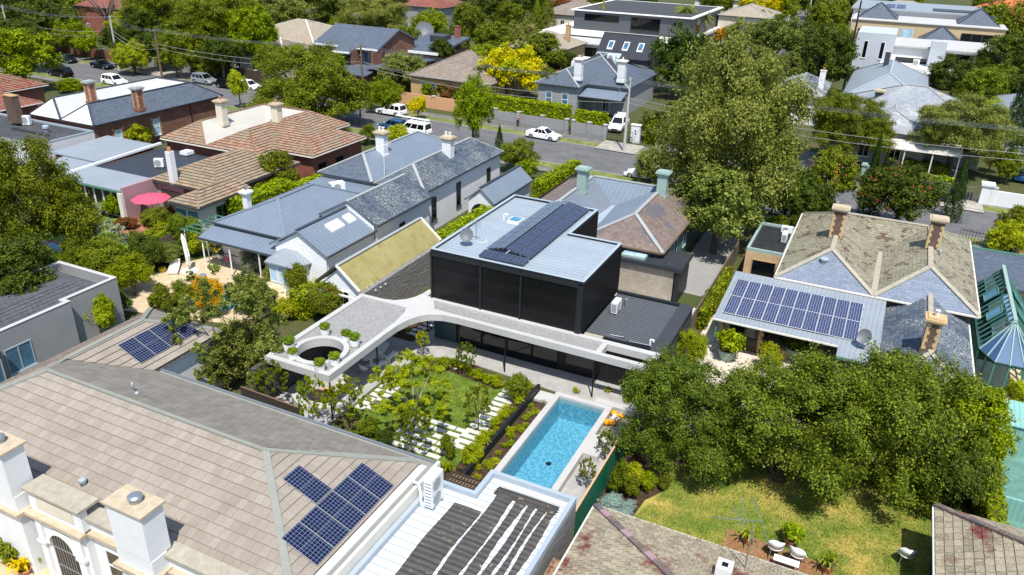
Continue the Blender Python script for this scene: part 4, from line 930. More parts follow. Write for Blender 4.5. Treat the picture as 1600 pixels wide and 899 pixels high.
for a, c in (((1158, 778), (1182, 862)), ((1176, 779), (1202, 850)), ((1145, 792), (1160, 830)), ((1153, 793), (1163, 830))): MB().tube(P(*a, 5.25), P(*c, 5.15), .014, .014, 5).build('rod', 'steel', A)
for i in range(6): MB().tube(P(1115+i*6, 806+i*.4, 5.3), P(1115+i*6, 811+i*.4, 5.1), .01, .01, 4).build('rod', 'steel', A)
T = house('corner_roof_house', 'house corner with pale ribbed mossy tiles beside the white lawn chair', (9, 28))
pb = hip_polys(5.75, 12, 20.15, 33.95, 2.75, .5, 'y'); rm = roof(T, pb, 'roof_slate_mossy', None, 'offwhite', .14)
for pl, bud in ((pb[1], 140), (pb[0], 60), (pb[3], 60)): lay_tiles(rm, pl, .42, .36, 'tile_moss', bud, stag=0, thick=.055, gapw=.03)
for i in range(12):
    a = Vector((5.75, 33.95, 2.75)).lerp(Vector((12.95, 26.75, 6.35)), i/12); c = Vector((5.75, 33.95, 2.75)).lerp(Vector((12.95, 26.75, 6.35)), (i+.94)/12)
    MB().bar(a+Vector((0, 0, .1)), c+Vector((0, 0, .11)), .28, .1).build('ridge_tile', 'roof_slate_rust', rm)
MB().box(6.15, 12.5, 0, 19.5, 33.5, 2.65).build('wall', 'green_dark', T)  # dark green carries the shade of the left wall face in its colour
# ---------------------------------------------------------------- right-hand slate villa
T = house('slate_villa', 'brick villa with mossy double-ridge slate roof and tall striped chimneys', (2, 60))
pv_ = double_m(-4.7, 8.3, 54.85, 70.3, 3.6, 5.25, -1.45, 5.05, 1.85, 3.2, 67)
roof(T, pv_, 'roof_slate_mossy', 'moss_stone', 'offwhite', .14, mats={1: 'roof_slate_blue', 5: 'roof_slate_blue'}, capw=.34, tiles=(.3, .27, 'slate_moss', .025, .5))
MB().poly([(1.6, 54.9, 3.72), (2.1, 54.9, 3.72), (2.1, 63.5, 3.74), (1.6, 63.5, 3.74)]).build('valley_gutter', 'moss_stone', T)
MB().box(-4.3, 55.2, 0, 7.9, 69.9, 3.5).build('wall', 'brick_brown', T)
for (px, py, z) in ((1315, 325, 7.4), (1468, 342, 7.4)):
    c0 = P(px, py, z); chimney(T, c0.x, c0.y, .9, .7, 4.6, 7.2, 'brick_brown', 'stone_cap', 0, True, 'brick_cream')
pl_ = hip_polys(2.75, 44.3, 7.85, 57.2, 2.8, .5, 'y', None, 0); roof(T, pl_, 'roof_slate', 'moss_stone', 'offwhite', .14, mats={2: 'roof_slate_blue'}, name='wing_roof', capw=.3, tiles=(.3, .27, 'slate_spot', .025, .5))
MB().box(3.1, 44.7, 0, 7.5, 55, 2.7).build('wing_wall', 'brick_brown', T); MB().box(3.2, 44.64, .3, 7.4, 44.72, 2.4).build('wing_front', 'render_grey', T)
c0 = P(1462, 500, 5.9); chimney(T, c0.x, c0.y, .75, .75, 3.6, 5.8, 'brick_brown', 'brick_cream', 1, True, 'brick_cream', 'offwhite')
vr = [[(-7.5, 48.0, 2.7), (.35, 48.0, 2.7), (.35, 46.7, 2.62), (2.72, 46.7, 2.62), (2.72, 54.84, 3.45), (-7.5, 54.84, 3.45)]]
vrr = MB().slab(vr, .08).build('veranda_roof', 'metal_grey', T); MB().bar((-7.5, 47.95, 2.63), (.35, 47.95, 2.63), .1, .1).build('veranda_gutter', 'offwhite', vrr); MB().bar((.4, 46.62, 2.55), (2.72, 46.62, 2.55), .1, .14).build('veranda_gutter', 'green_trim', vrr)
for x, y in ((.5, 46.9), (2.6, 46.9), (-7.3, 48.2)): MB().tube((x, y, 0), (x, y, 2.6), .07, .07, 8).build('veranda_post', 'green_trim', T)
MB().box(-7.2, 49.5, 0, -4.3, 55.2, 2.68).build('side_room', 'brick_brown', T)
for i in range(10):
    for x in (-7.22, -4.6): MB().box(x, 49.46, .1+i*.26, x+(.3 if i % 2 else .18), 49.5, .34+i*.26).build('quoin', 'brick_cream', T)
window(T, -5.9, 49.48, 1.0, 2.2, 1.2, 'S', 'green_dark', 'glass', 3, 1); window(T, .9, 55.2, .2, 2.4, 2.2, 'S', 'green_grey', 'glass', 3, 2, False, 'french_door'); window(T, -2.5, 55.2, .3, 2.2, 2.2, 'S', 'green_dark', 'glass', 3, 1, False)
vx = Vector((1, 0, 0)); sv = Vector((0, 6.84, .75)).normalized(); a_ = P(1132, 484, 2.85); bz = lambda y: 2.7+(y-48.0)*.75/6.84
wd_ = (P(1341, 526, 2.9).x-a_.x)/10; solar_array('twenty blue solar panels in two rows on the villa veranda roof', (a_.x, 48.75, bz(48.75)), vx, sv, 10, 2, wd_-.03, 1.62+.75, 'solar_blue', .03, False)
dish('grey satellite dish on the villa veranda roof', P(1347, 542, 2.9), radians(-10), .42)
vent('round white vent on the blue slate gable', plane_pt(pv_[1], 1287, 410), .3, .35); vent('slim vent pipe on the right mossy slope', plane_pt(pv_[6], 1467, 400), .1, .5)
# flat-roofed brick addition
T = house('brick_addition', 'small cream brick addition with dark flat roof beside the villa', (-6, 63))
ft = [(-7.7, 60.2), (-4.75, 60.2), (-4.75, 66.9), (-7.7, 66.9)]; MB().prism(ft, 0, 3.1).build('wall', 'brick_cream', T); holed(ft, [inset(ft, .2)], 3.1, 3.35).build('parapet', 'green_grey', T); MB().prism(inset(ft, .205), 3.1, 3.14).build('flat_roof', 'membrane_dark', T)
window(T, -6.2, 60.2, .8, 1.9, 1.7, 'S', 'brick_tan', 'glass', 1, 1)
ac_unit('white air conditioner at the edge of the dark addition roof', (-5.3, 63.5, 3.14), radians(90), .9, .4, .7); ac_unit('second low white air conditioner behind on the addition roof', (-5.4, 65.6, 3.14), radians(0), .9, .4, .5)
# conservatory
T = house('conservatory', 'green framed glass conservatory with faceted end at right edge', (10, 56)); cx = 10.0; zr = 4.5
hexf = [(8.45, 52.0), (9.2, 50.6), (10.8, 50.4), (11.6, 52.0)]
G = MB().slab([[(8.4, 52.0, 2.6), (cx, 53.0, zr), (cx, 62.6, zr), (8.4, 62.6, 2.6)], [(11.6, 52.0, 2.6), (11.6, 62.6, 2.6), (cx, 62.6, zr), (cx, 53.0, zr)], [(8.4, 52.0, 2.6), (9.2, 50.5, 2.6), (cx, 53.0, zr)], [(9.2, 50.5, 2.6), (10.8, 50.5, 2.6), (cx, 53.0, zr)], [(10.8, 50.5, 2.6), (11.6, 52.0, 2.6), (cx, 53.0, zr)]], .03).build('glass_roof', 'roof_glass', T)
for i in range(14):
    y = 52.8+i*.72
    for sx in (-1, 1): MB().bar((cx+sx*1.62, y, 2.63), (cx, y, zr+.03), .035, .05).build('glazing_bar', 'green_trim', T)
MB().bar((cx, 53.0, zr+.07), (cx, 62.8, zr+.07), .22, .12).build('ridge_beam', 'green_grey', T)
for p_ in [(8.4, 52.0), (9.2, 50.5), (10.0, 50.45), (10.8, 50.5), (11.6, 52.0), (8.8, 51.2), (11.2, 51.2)]: MB().bar((*p_, 2.63), (cx, 53.0, zr+.04), .06, .06).build('hip_bar', 'green_grey', T)
for a, c in (((8.4, 62.6), (8.4, 52.0)), ((8.4, 52.0), (9.2, 50.5)), ((9.2, 50.5), (10.8, 50.5)), ((10.8, 50.5), (11.6, 52.0)), ((11.6, 52.0), (11.6, 62.6))):
    MB().bar((*a, 2.6), (*c, 2.6), .12, .14).build('eave_beam', 'green_dark', T); MB().bar((*a, .9), (*c, .9), .08, .1).build('sill_beam', 'green_trim', T)
    L = hypot(c[0]-a[0], c[1]-a[1]); m = max(1, round(L/1.0))
    for i in range(m): q = i/m; MB().box(a[0]+(c[0]-a[0])*q-.06, a[1]+(c[1]-a[1])*q-.06, 0, a[0]+(c[0]-a[0])*q+.06, a[1]+(c[1]-a[1])*q+.06, 2.55).build('post', 'green_trim', T)
for sx in (-1, 1):
    for y in (55.0, 58.2):
        x = cx+sx*.8; sw = MB()
        for d1, d2 in (((0, 0), (1.1, 0)), ((0, .9), (1.1, .9)), ((0, 0), (0, .9)), ((1.1, 0), (1.1, .9))):
            f_ = lambda q: (x+sx*(q[1]*.75-.3), y+q[0], zr-.9-(q[1]*.75-.3)*1.18+.22); sw.bar(f_(d1), f_(d2), .07, .07)
        s_ = sw.build('roof_sash', 'green_trim', T); MB().poly([f_((0, 0)), f_((1.1, 0)), f_((1.1, .9)), f_((0, .9))]).build('pane', 'glass_blue', s_)
MB().box(8.5, 62.7, 0, 12, 70, 2.9).build('rear_room', 'brick_brown', T); MB().box(8.35, 62.65, 2.9, 16, 70.2, 3.05).build('rear_roof', 'roof_slate', T); MB().bar((8.3, 70.2, 3.05), (16, 70.2, 3.05), .2, .2).build('rear_gutter', 'green_trim', T)
# court: green sheet walls
T = thing('court_shed', 'teal metal lean-to roof and walls beside the leafy trees', 'shed', (10, 45, 0))
MB().slab([[(9.0, 44.6, 1.9), (18, 44.6, 1.9), (18, 46.8, 2.3), (9.0, 46.8, 2.3)]], .06).build('roof', 'teal_sheet', T); MB().box(9.1, 44.7, 0, 18, 46.7, 1.85).build('wall', 'teal_sheet', T)
MB().box(9.0, 38.4, .05, 22, 38.55, 1.3).build('side_wall', 'teal_sheet', T)
# ---------------------------------------------------------------- slate house behind the box
T = house('green_slate_house', 'pale green house with patchwork slate and blue metal double-ridge roof', (-20, 63))
pm = double_m(-26.4, -13.15, 55.3, 69.6, 3.5, 5.1, -23.1, -16.5, -19.9, 3.2, 66.4, 3.7)
roof(T, pm, 'roof_slate_rust', 'lead', 'timber', .14, mats={2: 'corrugated', 3: 'metal_slate_blue', 4: 'metal_slate_blue'}, capw=.3)
MB().prism([(-20.25, 55.3), (-19.55, 55.3), (-19.4, 63.3), (-20.4, 63.3)], 3.72, 3.76).build('valley_gutter', 'grey_metal_sheet', T)
MB().box(-26.0, 55.7, 0, -13.5, 69.2, 3.4).build('wall', 'teal_wall', T)
for px, py in ((912, 262), (1038, 268)):
    c0 = P(px, py, 7.0); chimney(T, c0.x, c0.y, .85, .7, 4.4, 6.7, 'green_grey', 'green_grey', 0, True)
for y in (58, 61, 64): window(T, -13.5, y, 1.0, .9, 1.6, 'E', 'green_grey', 'glass')
for y in (57.0, 59.0): ac_unit(('grey air conditioner near the slate corner by the lane', 'grey air conditioner further up the shaded lane')[y > 58], (-13.1, y, 0.0), radians(90), .9, .4, 1.3)
T = house('dark_annex', 'small annex with black metal roof, glass skylight and pale brick wall', (-14, 52))
MB().box(-17.9, 54.4, 0, -11.9, 57.4, 2.65).build('wall', 'brick_pale', T); ra = MB().box(-18.0, 54.1, 2.65, -11.3, 57.6, 2.95).build('roof', 'metal_dark', T); MB().box(-11.75, 54.2, 0, -11.45, 57.4, 2.64).build('end_wall', 'charcoal', T)
for i in range(14): MB().box(-13.8+i*.18, 54.3, 2.95, -13.72+i*.18, 57.4, 3.0).build('roof_seam', 'dark_grey', ra)
sk2 = MB().box(-16.2, 54.5, 2.95, -14.3, 56.0, 3.12).build('skylight', 'green_grey', T)
for x in (-16.1, -15.2): MB().box(x, 54.6, 3.12, x+.82, 55.9, 3.14).build('pane', 'glass_pale', sk2)
# ---------------------------------------------------------------- white weatherboard cottage group, left of the box
T = house('weatherboard_cottage', 'white cottage with long blue-grey slate and metal roofs and white chimneys', (-40, 56))
# long slate range along the lane
p1r = hip_polys(-40.2, 48.3, -34.55, 56.9, 4.0, .55, 'y', 0, 0); roof(T, p1r, 'roof_slate', 'lead', 'gutter', .14, name='slate_roof', tiles=(.3, .27, 'slate_spot', .025, .5))
p2r = hip_polys(-40.6, 56.6, -35.2, 72.4, 4.25, .6, 'y', 2.4, 2.4); roof(T, p2r, 'roof_slate', 'lead', 'gutter', .14, name='slate_roof', tiles=(.3, .27, 'slate_spot', .025, .5))
MB().box(-40, 48.4, 0, -34.9, 56.8, 3.95).build('wall', 'render_white', T); MB().box(-40.3, 56.8, 0, -35.5, 72.1, 4.2).build('wall', 'render_white', T)
gable_wall(T, -40, -34.9, 48.45, 0, 3.9, 5.4, 'y', 'weatherboard')
for y, z, h in ((58.6, 1.0, 2.2), (63.2, 1.0, 2.4), (52.4, 2.0, .9), (69.5, 1, 2.2)): window(T, -35.5 if y > 57 else -34.9, y, z, .85, h, 'E', 'dark_grey', 'glass', 1, 2)
MB().box(-34.88, 53.5, 2.0, -34.1, 55.2, 2.15).build('awning', 'dark_grey', T)
# weatherboard gable in front
p3r = hip_polys(-40.2, 42.3, -34.85, 48.6, 3.5, .58, 'y', 0, 0); rg = roof(T, p3r, 'metal_slate_blue', 'gutter', 'gutter', .12, name='metal_roof')
MB().box(-39.9, 42.6, 0, -35.15, 48.4, 3.45).build('wall', 'weatherboard', T); gable_wall(T, -39.9, -35.15, 42.58, 0, 3.4, 4.9, 'y', 'weatherboard')
for (px, py) in ((549, 329), (561, 354)):
    q = plane_pt(p3r[1] if plane_pt(p3r[1], px, py).x > -37.5 else p3r[0], px, py); pl = p3r[0]
for y0_, L in ((47.0, .9), (44.8, 1.6)):
    f_ = lambda x, y: (x, y, 3.5+(-34.85-x)*.58+.14); s_ = MB().slab([[f_(-36.9, y0_), f_(-36.2, y0_), f_(-36.2, y0_+L), f_(-36.9, y0_+L)]], .16).build('skylight', 'white_metal', T)
# bay window
bay = [(-40.0, 42.5), (-39.6, 41.3), (-37.2, 41.3), (-36.8, 42.5)]; MB().prism(bay, 0, 2.6).build('bay_wall', 'white', T)
c0 = (-38.4, 42.5, 3.4); br = [(-40.3, 42.5, 2.6), (-39.75, 41.0, 2.6), (-37.05, 41.0, 2.6), (-36.5, 42.5, 2.6)]; t1, t2 = (-39.0, 42.5, 3.3), (-37.8, 42.5, 3.3)
MB().slab([[br[0], br[1], t1], [br[1], br[2], t2, t1], [br[2], br[3], t2]], .1).build('bay_roof', 'metal_grey', T)
for i in range(3): window(T, -39.2+i*.8, 41.3, .9, .72, 1.5, 'S', 'white', 'glass_pale', 1, 1, False)
# wide metal hip roof with veranda
p4r = hip_polys(-47.2, 43.6, -39.9, 55.4, 3.5, .42, 'y'); roof(T, p4r, 'metal_slate_blue', 'metal_slate_blue', 'gutter', .12, name='metal_roof')
MB().slab([[(-47.3, 41.9, 2.75), (-39.2, 41.9, 2.75), (-39.2, 44.0, 3.3), (-47.3, 44.0, 3.3)]], .1).build('veranda_roof', 'metal_slate_blue', T)
MB().bar((-47.3, 41.85, 2.7), (-39.2, 41.85, 2.7), .12, .14).build('veranda_gutter', 'gutter', T)
MB().box(-46.8, 43.9, 0, -40.0, 55, 3.4).build('wall', 'weatherboard', T); MB().box(-46.8, 43.84, 0, -44.6, 43.9, 2.6).build('veranda_wall', 'offwhite', T)
for i in range(3): window(T, -44.9+i*1.75, 43.9, .1, 1.5, 2.2, 'S', 'render_cream', 'glass', 2, 3, False, 'french_door')
for x in (-47.0, -44.2, -41.2): MB().tube((x, 42.0, 0), (x, 42.0, 2.7), .06, .06, 8).build('veranda_post', 'white', T)
# rear slate hip and flat link
p5r = hip_polys(-47.6, 57.4, -41.4, 73.5, 4.0, .5, 'y'); roof(T, p5r, 'roof_slate', 'lead', 'gutter', .14, name='slate_roof', mats={1: 'metal_slate_blue'})
MB().box(-47.2, 57.8, 0, -41.8, 73, 3.9).build('wall', 'render_white', T); MB().box(-47.2, 54.8, 0, -40.3, 57.7, 3.5).build('link', 'render_white', T); MB().box(-47.2, 54.9, 3.5, -40.4, 57.6, 3.62).build('link_roof', 'metal_slate_blue', T)
MB().box(-41.6, 57.6, 3.7, -40.4, 72, 3.85).build('box_gutter', 'metal_slate_blue', T)
for px, py, z in ((596, 207, 7.2), (700, 212, 7.4)):
    c0 = P(px, py, z); chimney(T, c0.x, c0.y, .95, .75, 4.6, 7.0, 'render_white', 'stone_cap', 2, True, None, 'offwhite')
c0 = P(384, 300, 4.9); chimney(T, c0.x, c0.y, .5, .5, 2.6, 4.7, 'render_white', 'white', 1, True, None, 'steel')
ac_unit('beige air conditioner on the flat blue-grey link roof', P(527, 300, 3.62), radians(60), 1.3, .7, .8)
pm0 = P(601, 276, 4.1); solid('roof_mast', 'white_metal', 'thin white mast with crossbars on the cottage slate valley', 'mast', lambda b: (b.tube(pm0, pm0+Vector((0, 0, 3.0)), .03, .03, 6), b.tube(pm0+Vector((-.8, .4, 3.0)), pm0+Vector((.8, -.2, 3.1)), .015, .015, 5), b.tube(pm0+Vector((-.3, -.5, 2.9)), pm0+Vector((.4, .7, 3.1)), .015, .015, 5)), tuple(pm0))
# arched porch
T = house('arched_porch', 'small white gabled porch with arch and blue-grey roof by the cottage', (-32, 64))
pp = hip_polys(-33.5, 61.0, -30.5, 69.5, 2.7, .85, 'y', 0, 0); roof(T, pp, 'metal_slate_blue', 'gutter', 'gutter', .12)
ar = [(-33.3, 0), (-33.3, 2.65), (-32.0, 3.8), (-30.7, 2.65), (-30.7, 0), (-30.95, 0)]+[(-32+1.05*cos(pi*i/14), 1.35+1.05*sin(pi*i/14)) for i in range(15)]+[(-33.05, 0)]
b = MB().prism(ar, 0, .15); b.v = [(x, 61.2+z, y) for x, y, z in b.v]; o = b.build('arch_front', 'render_white', T); fix_normals(o)
MB().box(-33.3, 61.4, 0, -33.15, 69.3, 2.6).build('side_wall', 'render_white', T); MB().box(-30.85, 61.4, 0, -30.7, 69.3, 2.6).build('side_wall', 'render_white', T)
# yellow-green gable outbuilding
T = house('gable_outbuilding', 'white gable outbuilding with stained yellow-green sheet roof', (-32, 45))
pg = hip_polys(-34.1, 40.0, -30.35, 51.1, 2.6, .85, 'y', 0, 0); roof(T, pg, 'green_roof', 'lead', 'gutter', .1)
for y_ in (40.0, 51.1): MB().bar((-30.35, y_, 2.66), (-32.22, y_, 4.25), .2, .1).build('barge_board', 'offwhite', T); MB().bar((-34.1, y_, 2.66), (-32.22, y_, 4.25), .14, .1).build('barge_board', 'dark_grey', T)
MB().box(-33.8, 40.3, 0, -30.6, 50.9, 2.5).build('wall', 'weatherboard', T); gable_wall(T, -33.8, -30.6, 40.28, 0, 2.5, 3.95, 'y', 'weatherboard'); window(T, -32.2, 40.2, 1.2, 1.6, 1.1, 'S', 'white', 'glass', 3, 1)
MB().bar((-33.9, 39.85, 2.1), (-30.4, 39.85, 2.1), .1, .12).build('pergola_beam', 'white', T)
for y_ in (40.8, 41.4, 42.0): MB().bar((-30.3, y_, 2.62), (-29.5, y_, 2.62), .06, .1).build('rafter', 'white', T)
# ---------------------------------------------------------------- terracotta house
T = house('terracotta_house', 'red brick house with orange terracotta roof and cream inner slope', (-62, 67))
pt = double_m(-71.1, -57.6, 60.0, 76.0, 3.5, 5.2, -68.0, -61.0, -64.6, 3.0, 73.0, 3.7)
roof(T, pt, 'roof_terracotta', 'roof_terracotta', 'offwhite', .14, mats={2: 'corrugated_tan', 3: 'corrugated_tan'}, tiles=(.29, .38, 'tile_clay', .11))
pt2 = hip_polys(-61.4, 62.6, -52.4, 72.0, 3.5, .42, 'x', 0, None); roof(T, pt2, 'roof_terracotta', 'roof_terracotta', 'offwhite', .14, name='wing_roof', tiles=(.29, .38, 'tile_clay', .11))
MB().box(-70.7, 60.4, 0, -58, 75.6, 3.4).build('wall', 'brick_red', T); MB().box(-58.1, 63.0, 0, -52.8, 71.6, 3.4).build('wing_wall', 'brick_red', T)
for px, py, z in ((344, 158, 7.2), (431, 163, 7.2)):
    c0 = P(px, py, z); chimney(T, c0.x, c0.y, .9, .8, 4.4, 7.0, 'render_cream', 'stone_cap', 1, True)
for y in (64.5, 67.5): window(T, -52.8, y, .9, 1.3, 1.5, 'E', 'dark_grey', 'glass', 2, 1)
window(T, -59.5, 60.4, 1.0, 1.2, 1.5, 'S', 'dark_grey', 'glass', 2, 1); window(T, -56, 63.0, 1.0, 1.4, 1.5, 'S', 'dark_grey', 'glass', 2, 1)
T = house('brown_tile_cottage', 'cottage with weathered brown tile hips and slim white chimney', (-57, 53))
pc = hip_polys(-61.6, 50.0, -53.2, 61.5, 3.0, .42, 'y'); roof(T, pc, 'roof_terracotta_brown', 'roof_terracotta_brown', 'gutter', .14, tiles=(.29, .38, 'tile_brown', .11))
pc2 = hip_polys(-55.5, 46.5, -51.9, 53, 2.9, .42, 'y', None, 0); roof(T, pc2, 'roof_terracotta_brown', 'roof_terracotta_brown', 'gutter', .14, name='porch_roof', tiles=(.29, .38, 'tile_brown', .11))
MB().box(-61.2, 50.4, 0, -53.6, 61, 2.9).build('wall', 'brick_red', T); MB().box(-55.1, 46.9, 0, -52.3, 52, 2.8).build('porch_wall', 'offwhite', T)
for x in (-54.5, -53.1): window(T, x, 46.9, .7, 1.1, 1.6, 'S', 'green_trim', 'glass_blue', 2, 1)
window(T, -52.3, 49.5, .7, 1.4, 1.6, 'E', 'green_trim', 'glass', 2, 1)
c0 = P(272, 284, 3.2); cc = MB().box(c0.x-.28, c0.y-.28, 2.8, c0.x+.28, c0.y+.28, 6.1).build('chimney', 'render_white', T); MB().lathe([(.2, 6.1), (.16, 6.5)], c0.x, c0.y, 10).build('chimney_pot', 'terracotta_pot', cc)
T = house('metal_roof_extension', 'low extension with grey sheet roofs, glass wall and pink gable wall', (-67, 51))
def sl(name, mat, pts): return MB().slab([pts], .12).build(name, mat, T)
sl('roof_sheet', 'metal_grey', [(-69.5, 46.6, 2.85), (-61.4, 46.6, 2.85), (-61.4, 50.3, 3.05), (-69.5, 50.3, 3.05)]); sl('roof_sheet', 'metal_grey', [(-75.2, 48.2, 2.75), (-69.6, 48.2, 2.75), (-69.6, 51.2, 3.0), (-75.2, 51.2, 3.0)])
sl('roof_sheet', 'metal_dark', [(-69.5, 50.34, 2.95), (-61.6, 50.34, 2.95), (-61.6, 58.5, 3.0), (-69.5, 58.5, 3.0)]); sl('roof_sheet', 'metal_grey', [(-77.5, 51.3, 3.1), (-70, 51.3, 3.1), (-70, 58.4, 3.3), (-77.5, 58.4, 3.3)])
MB().bar((-69.55, 46.6, 3.1), (-69.75, 58.8, 3.4), .3, .22).build('flashing', 'white_metal', T); MB().bar((-69.6, 46.5, 2.75), (-61.4, 46.5, 2.75), .14, .16).build('gutter', 'green_trim', T)
MB().box(-77, 51.5, 0, -61.9, 58.2, 2.8).build('wall', 'brick_red', T); MB().box(-69.3, 46.9, 0, -61.5, 51.4, 2.7).build('front_wall', 'charcoal', T); MB().box(-75, 48.6, 0, -69.4, 51.4, 2.6).build('side_wall', 'brick_red', T)
for i in range(6): window(T, -68.6+i*1.2, 46.9, .1, 1.15, 2.5, 'S', 'white', 'glass', 1, 1, False, 'glass_door')
MB().box(-61.5, 46.55, 0, -61.2, 50.4, 3.2).build('party_wall', 'pink_wall', T); MB().box(-61.75, 46.3, 0, -61.25, 46.9, 2.7).build('pier', 'offwhite', T); MB().box(-61.2, 50.3, 0, -57.7, 50.42, 2.9).build('pink_gable', 'pink_wall', T); MB().box(-60.6, 50.22, 0, -58.2, 50.29, 2.2).build('doorway', 'timber_dark', T)
ac_unit('small grey air conditioner beside the slim white chimney', P(250, 262, 3.0), radians(30), .9, .4, .8); solid('skylight_dome', 'white_metal', 'flat white skylight box on the far grey sheet roof', 'skylight', lambda b: b.box(*(P(292, 238, 3.3)-Vector((.5, .5, .2))), *(P(292, 238, 3.3)+Vector((.5, .5, .15)))), tuple(P(292, 238, 3.1)))
# ---------------------------------------------------------------- brick house, blue-walled addition, far-left roof, grey parapet house
T = house('brick_slate_house', 'dark red brick house with slate slope and white metal inner roof', (-85, 68))
pbh = double_m(-90.9, -80.0, 58.8, 78.5, 4.0, 5.9, -88.3, -82.4, -85.5, 1.6, 75.5, 4.4); roof(T, pbh, 'roof_slate', 'gutter', 'gutter', .14, mats={1: 'white_metal', 2: 'corrugated_pale', 3: 'corrugated_pale', 4: 'corrugated_pale', 5: 'white_metal'})
MB().box(-90.5, 59.1, 0, -80.3, 78, 3.9).build('wall', 'brick_dark', T)
for px, py, z in ((138, 128, 7.5), (213, 138, 7.5)):
    c0 = P(px, py, z); chimney(T, c0.x, c0.y, .8, .9, 4.8, 7.3, 'brick_red', 'lead', 0, True, 'brick_tan')
for y, z in ((62.0, .8), (67.5, 1.0)):
    window(T, -80.3, y, z, .9, 2.0, 'E', 'white', 'glass_pale', 1, 2)
    for i in range(7):
        for s in (-1, 1): MB().box(-80.31, y+s*.5, z+i*.32, -80.26, y+s*(.66 if i % 2 else .78), z+i*.32+.28).build('quoin', 'brick_tan', T)
MB().tube((-80.2, 73, 0), (-80.2, 73, 3.9), .05).build('downpipe', 'black', T)
T = house('flat_roof_addition', 'addition with dark flat roof, roof vents and white side wall', (-87, 55)); ft = [(-97, 51.6), (-80, 51.6), (-80, 58.7), (-97, 58.7)]
MB().prism(ft, 0, 3.2).build('wall', 'render_white', T); holed(ft, [inset(ft, .2)], 3.2, 3.45).build('parapet', 'grey_metal_sheet', T); MB().prism(inset(ft, .21), 3.2, 3.24).build('flat_roof', 'membrane', T)
MB().box(-88.5, 54.8, 3.24, -82.5, 55.1, 3.5).build('roof_duct', 'dark_grey', T)
ac_unit('left one of two white air conditioners on the dark flat roof', P(31, 194, 3.24), radians(20), .95, .4, 1.0); ac_unit('right one of two white air conditioners on the dark flat roof', P(43, 196, 3.24), radians(20), .95, .4, 1.0)
q = P(73, 207, 3.24); vent('white turbine vent beside the duct on the dark flat roof', q, .35, .8)
T = house('red_tile_house', 'house with mottled red tile hip roof and squat brown chimney', (-105, 66)); pr = hip_polys(-130, 58, -106.5, 72.5, 3.5, .42, 'x'); roof(T, pr, 'roof_red', 'roof_red', 'offwhite', .14, tiles=(.3, .38, 'tile_red', .11)); MB().box(-129.5, 58.5, 0, -107, 72, 3.4).build('wall', 'brick_red', T); pr = hip_polys(-112, 52, -98, 65.5, 3.3, .42, 'y'); roof(T, pr, 'roof_red', 'roof_red', 'offwhite', .14, name='wing_roof', tiles=(.3, .38, 'tile_red', .11)); MB().box(-111.5, 52.5, 0, -98.4, 65, 3.2).build('wing_wall', 'brick_red', T)
c0 = P(18, 158, 6.0); chimney(T, c0.x, c0.y, 1.6, .8, 3.6, 6.6, 'brick_brown', 'brick_tan', 0, False)
T = house('grey_parapet_house', 'grey rendered house with parapet and dark tiled inner roof at left edge', (-47, 24)); ft = [(-50.6, 10), (-43.6, 10), (-43.6, 23.0), (-44.4, 23.0), (-44.4, 28.5), (-44.9, 28.5), (-44.9, 32.4), (-50.6, 32.4)]
MB().prism(ft, 0, 2.9).build('wall', 'render_grey', T); holed(ft, [inset(ft, .25)], 2.9, 3.55).build('parapet', 'render_grey', T); holed(inset(ft, -.03), [inset(ft, .27)], 3.55, 3.58).build('coping', 'concrete', T)
gp_ = hip_polys(-50.3, 10.4, -45.2, 32.1, 2.92, .13, 'y', 0, 1.2); gr = MB().slab(gp_, .05).build('roof', 'roof_grey_tile', T); lay_tiles(gr, gp_[0], .36, .40, 'tile_piece_shaded' if 0 else 'roof_grey_tile', 0, thick=.04); lay_tiles(gr, gp_[1], .36, .40, 'roof_grey_tile', 60, thick=.04)
for y in (22.2, 24.6): window(T, -43.6 if y < 23 else -44.4, y, .6, 1.7, 1.7, 'E', 'grey_metal_sheet', 'glass_sky', 2, 1)
# ---------------------------------------------------------------- across the street
def simple(name, label, x0, y0, x1, y1, ze, k, axis, rm, wm, cap='lead', chims=(), ha=None, hb=None, ov=.4, wins=3, face='S', th=.14, wframe='white'):
    T = house(name, label, ((x0+x1)/2, (y0+y1)/2)); pl = hip_polys(x0, y0, x1, y1, ze, k, axis, ha, hb); roof(T, pl, rm, cap, 'gutter', th)
    MB().box(x0+ov, y0+ov, 0, x1-ov, y1-ov, ze-.08).build('wall', wm, T)
    if ha == 0 or hb == 0:
        h = (x1-x0 if axis == 'y' else y1-y0)/2
        for e, flag in ((0, ha), (1, hb)):
            if flag == 0:
                if axis == 'y': gable_wall(T, x0+ov, x1-ov, (y0+ov+.06, y1-ov-.06)[e], 0, ze-.1, ze-.1+(h-ov)*k, 'y', wm)
                else: gable_wall(T, y0+ov, y1-ov, (x0+ov+.06, x1-ov-.06)[e], 0, ze-.1, ze-.1+(h-ov)*k, 'x', wm)
    for i in range(wins):
        if face == 'S': window(T, x0+(x1-x0)*(i+.5)/wins, y0+ov, 1.0, 1.1, 1.5, 'S', wframe, 'glass', 2, 1)
        else: window(T, x1-ov, y0+(y1-y0)*(i+.5)/wins, 1.0, 1.1, 1.5, 'E', wframe, 'glass', 2, 1)
    for c in chims: chimney(T, *c)
    return T
T = simple('slate_villa_far', 'grey villa with blue slate hips and white chimneys behind clipped hedge', -48.4, 112.5, -34.6, 128, 4.2, .45, 'x', 'roof_slate', 'render_grey', 'lead', (), wins=0)
MB().box(-47.8, 109.6, 0, -41.5, 113, 4.1).build('front_wing', 'render_grey', T); pf = hip_polys(-48.3, 109.2, -41.1, 116.5, 4.2, .5, 'y', None, 0); roof(T, pf, 'roof_slate', 'lead', 'gutter', .14, name='front_roof')
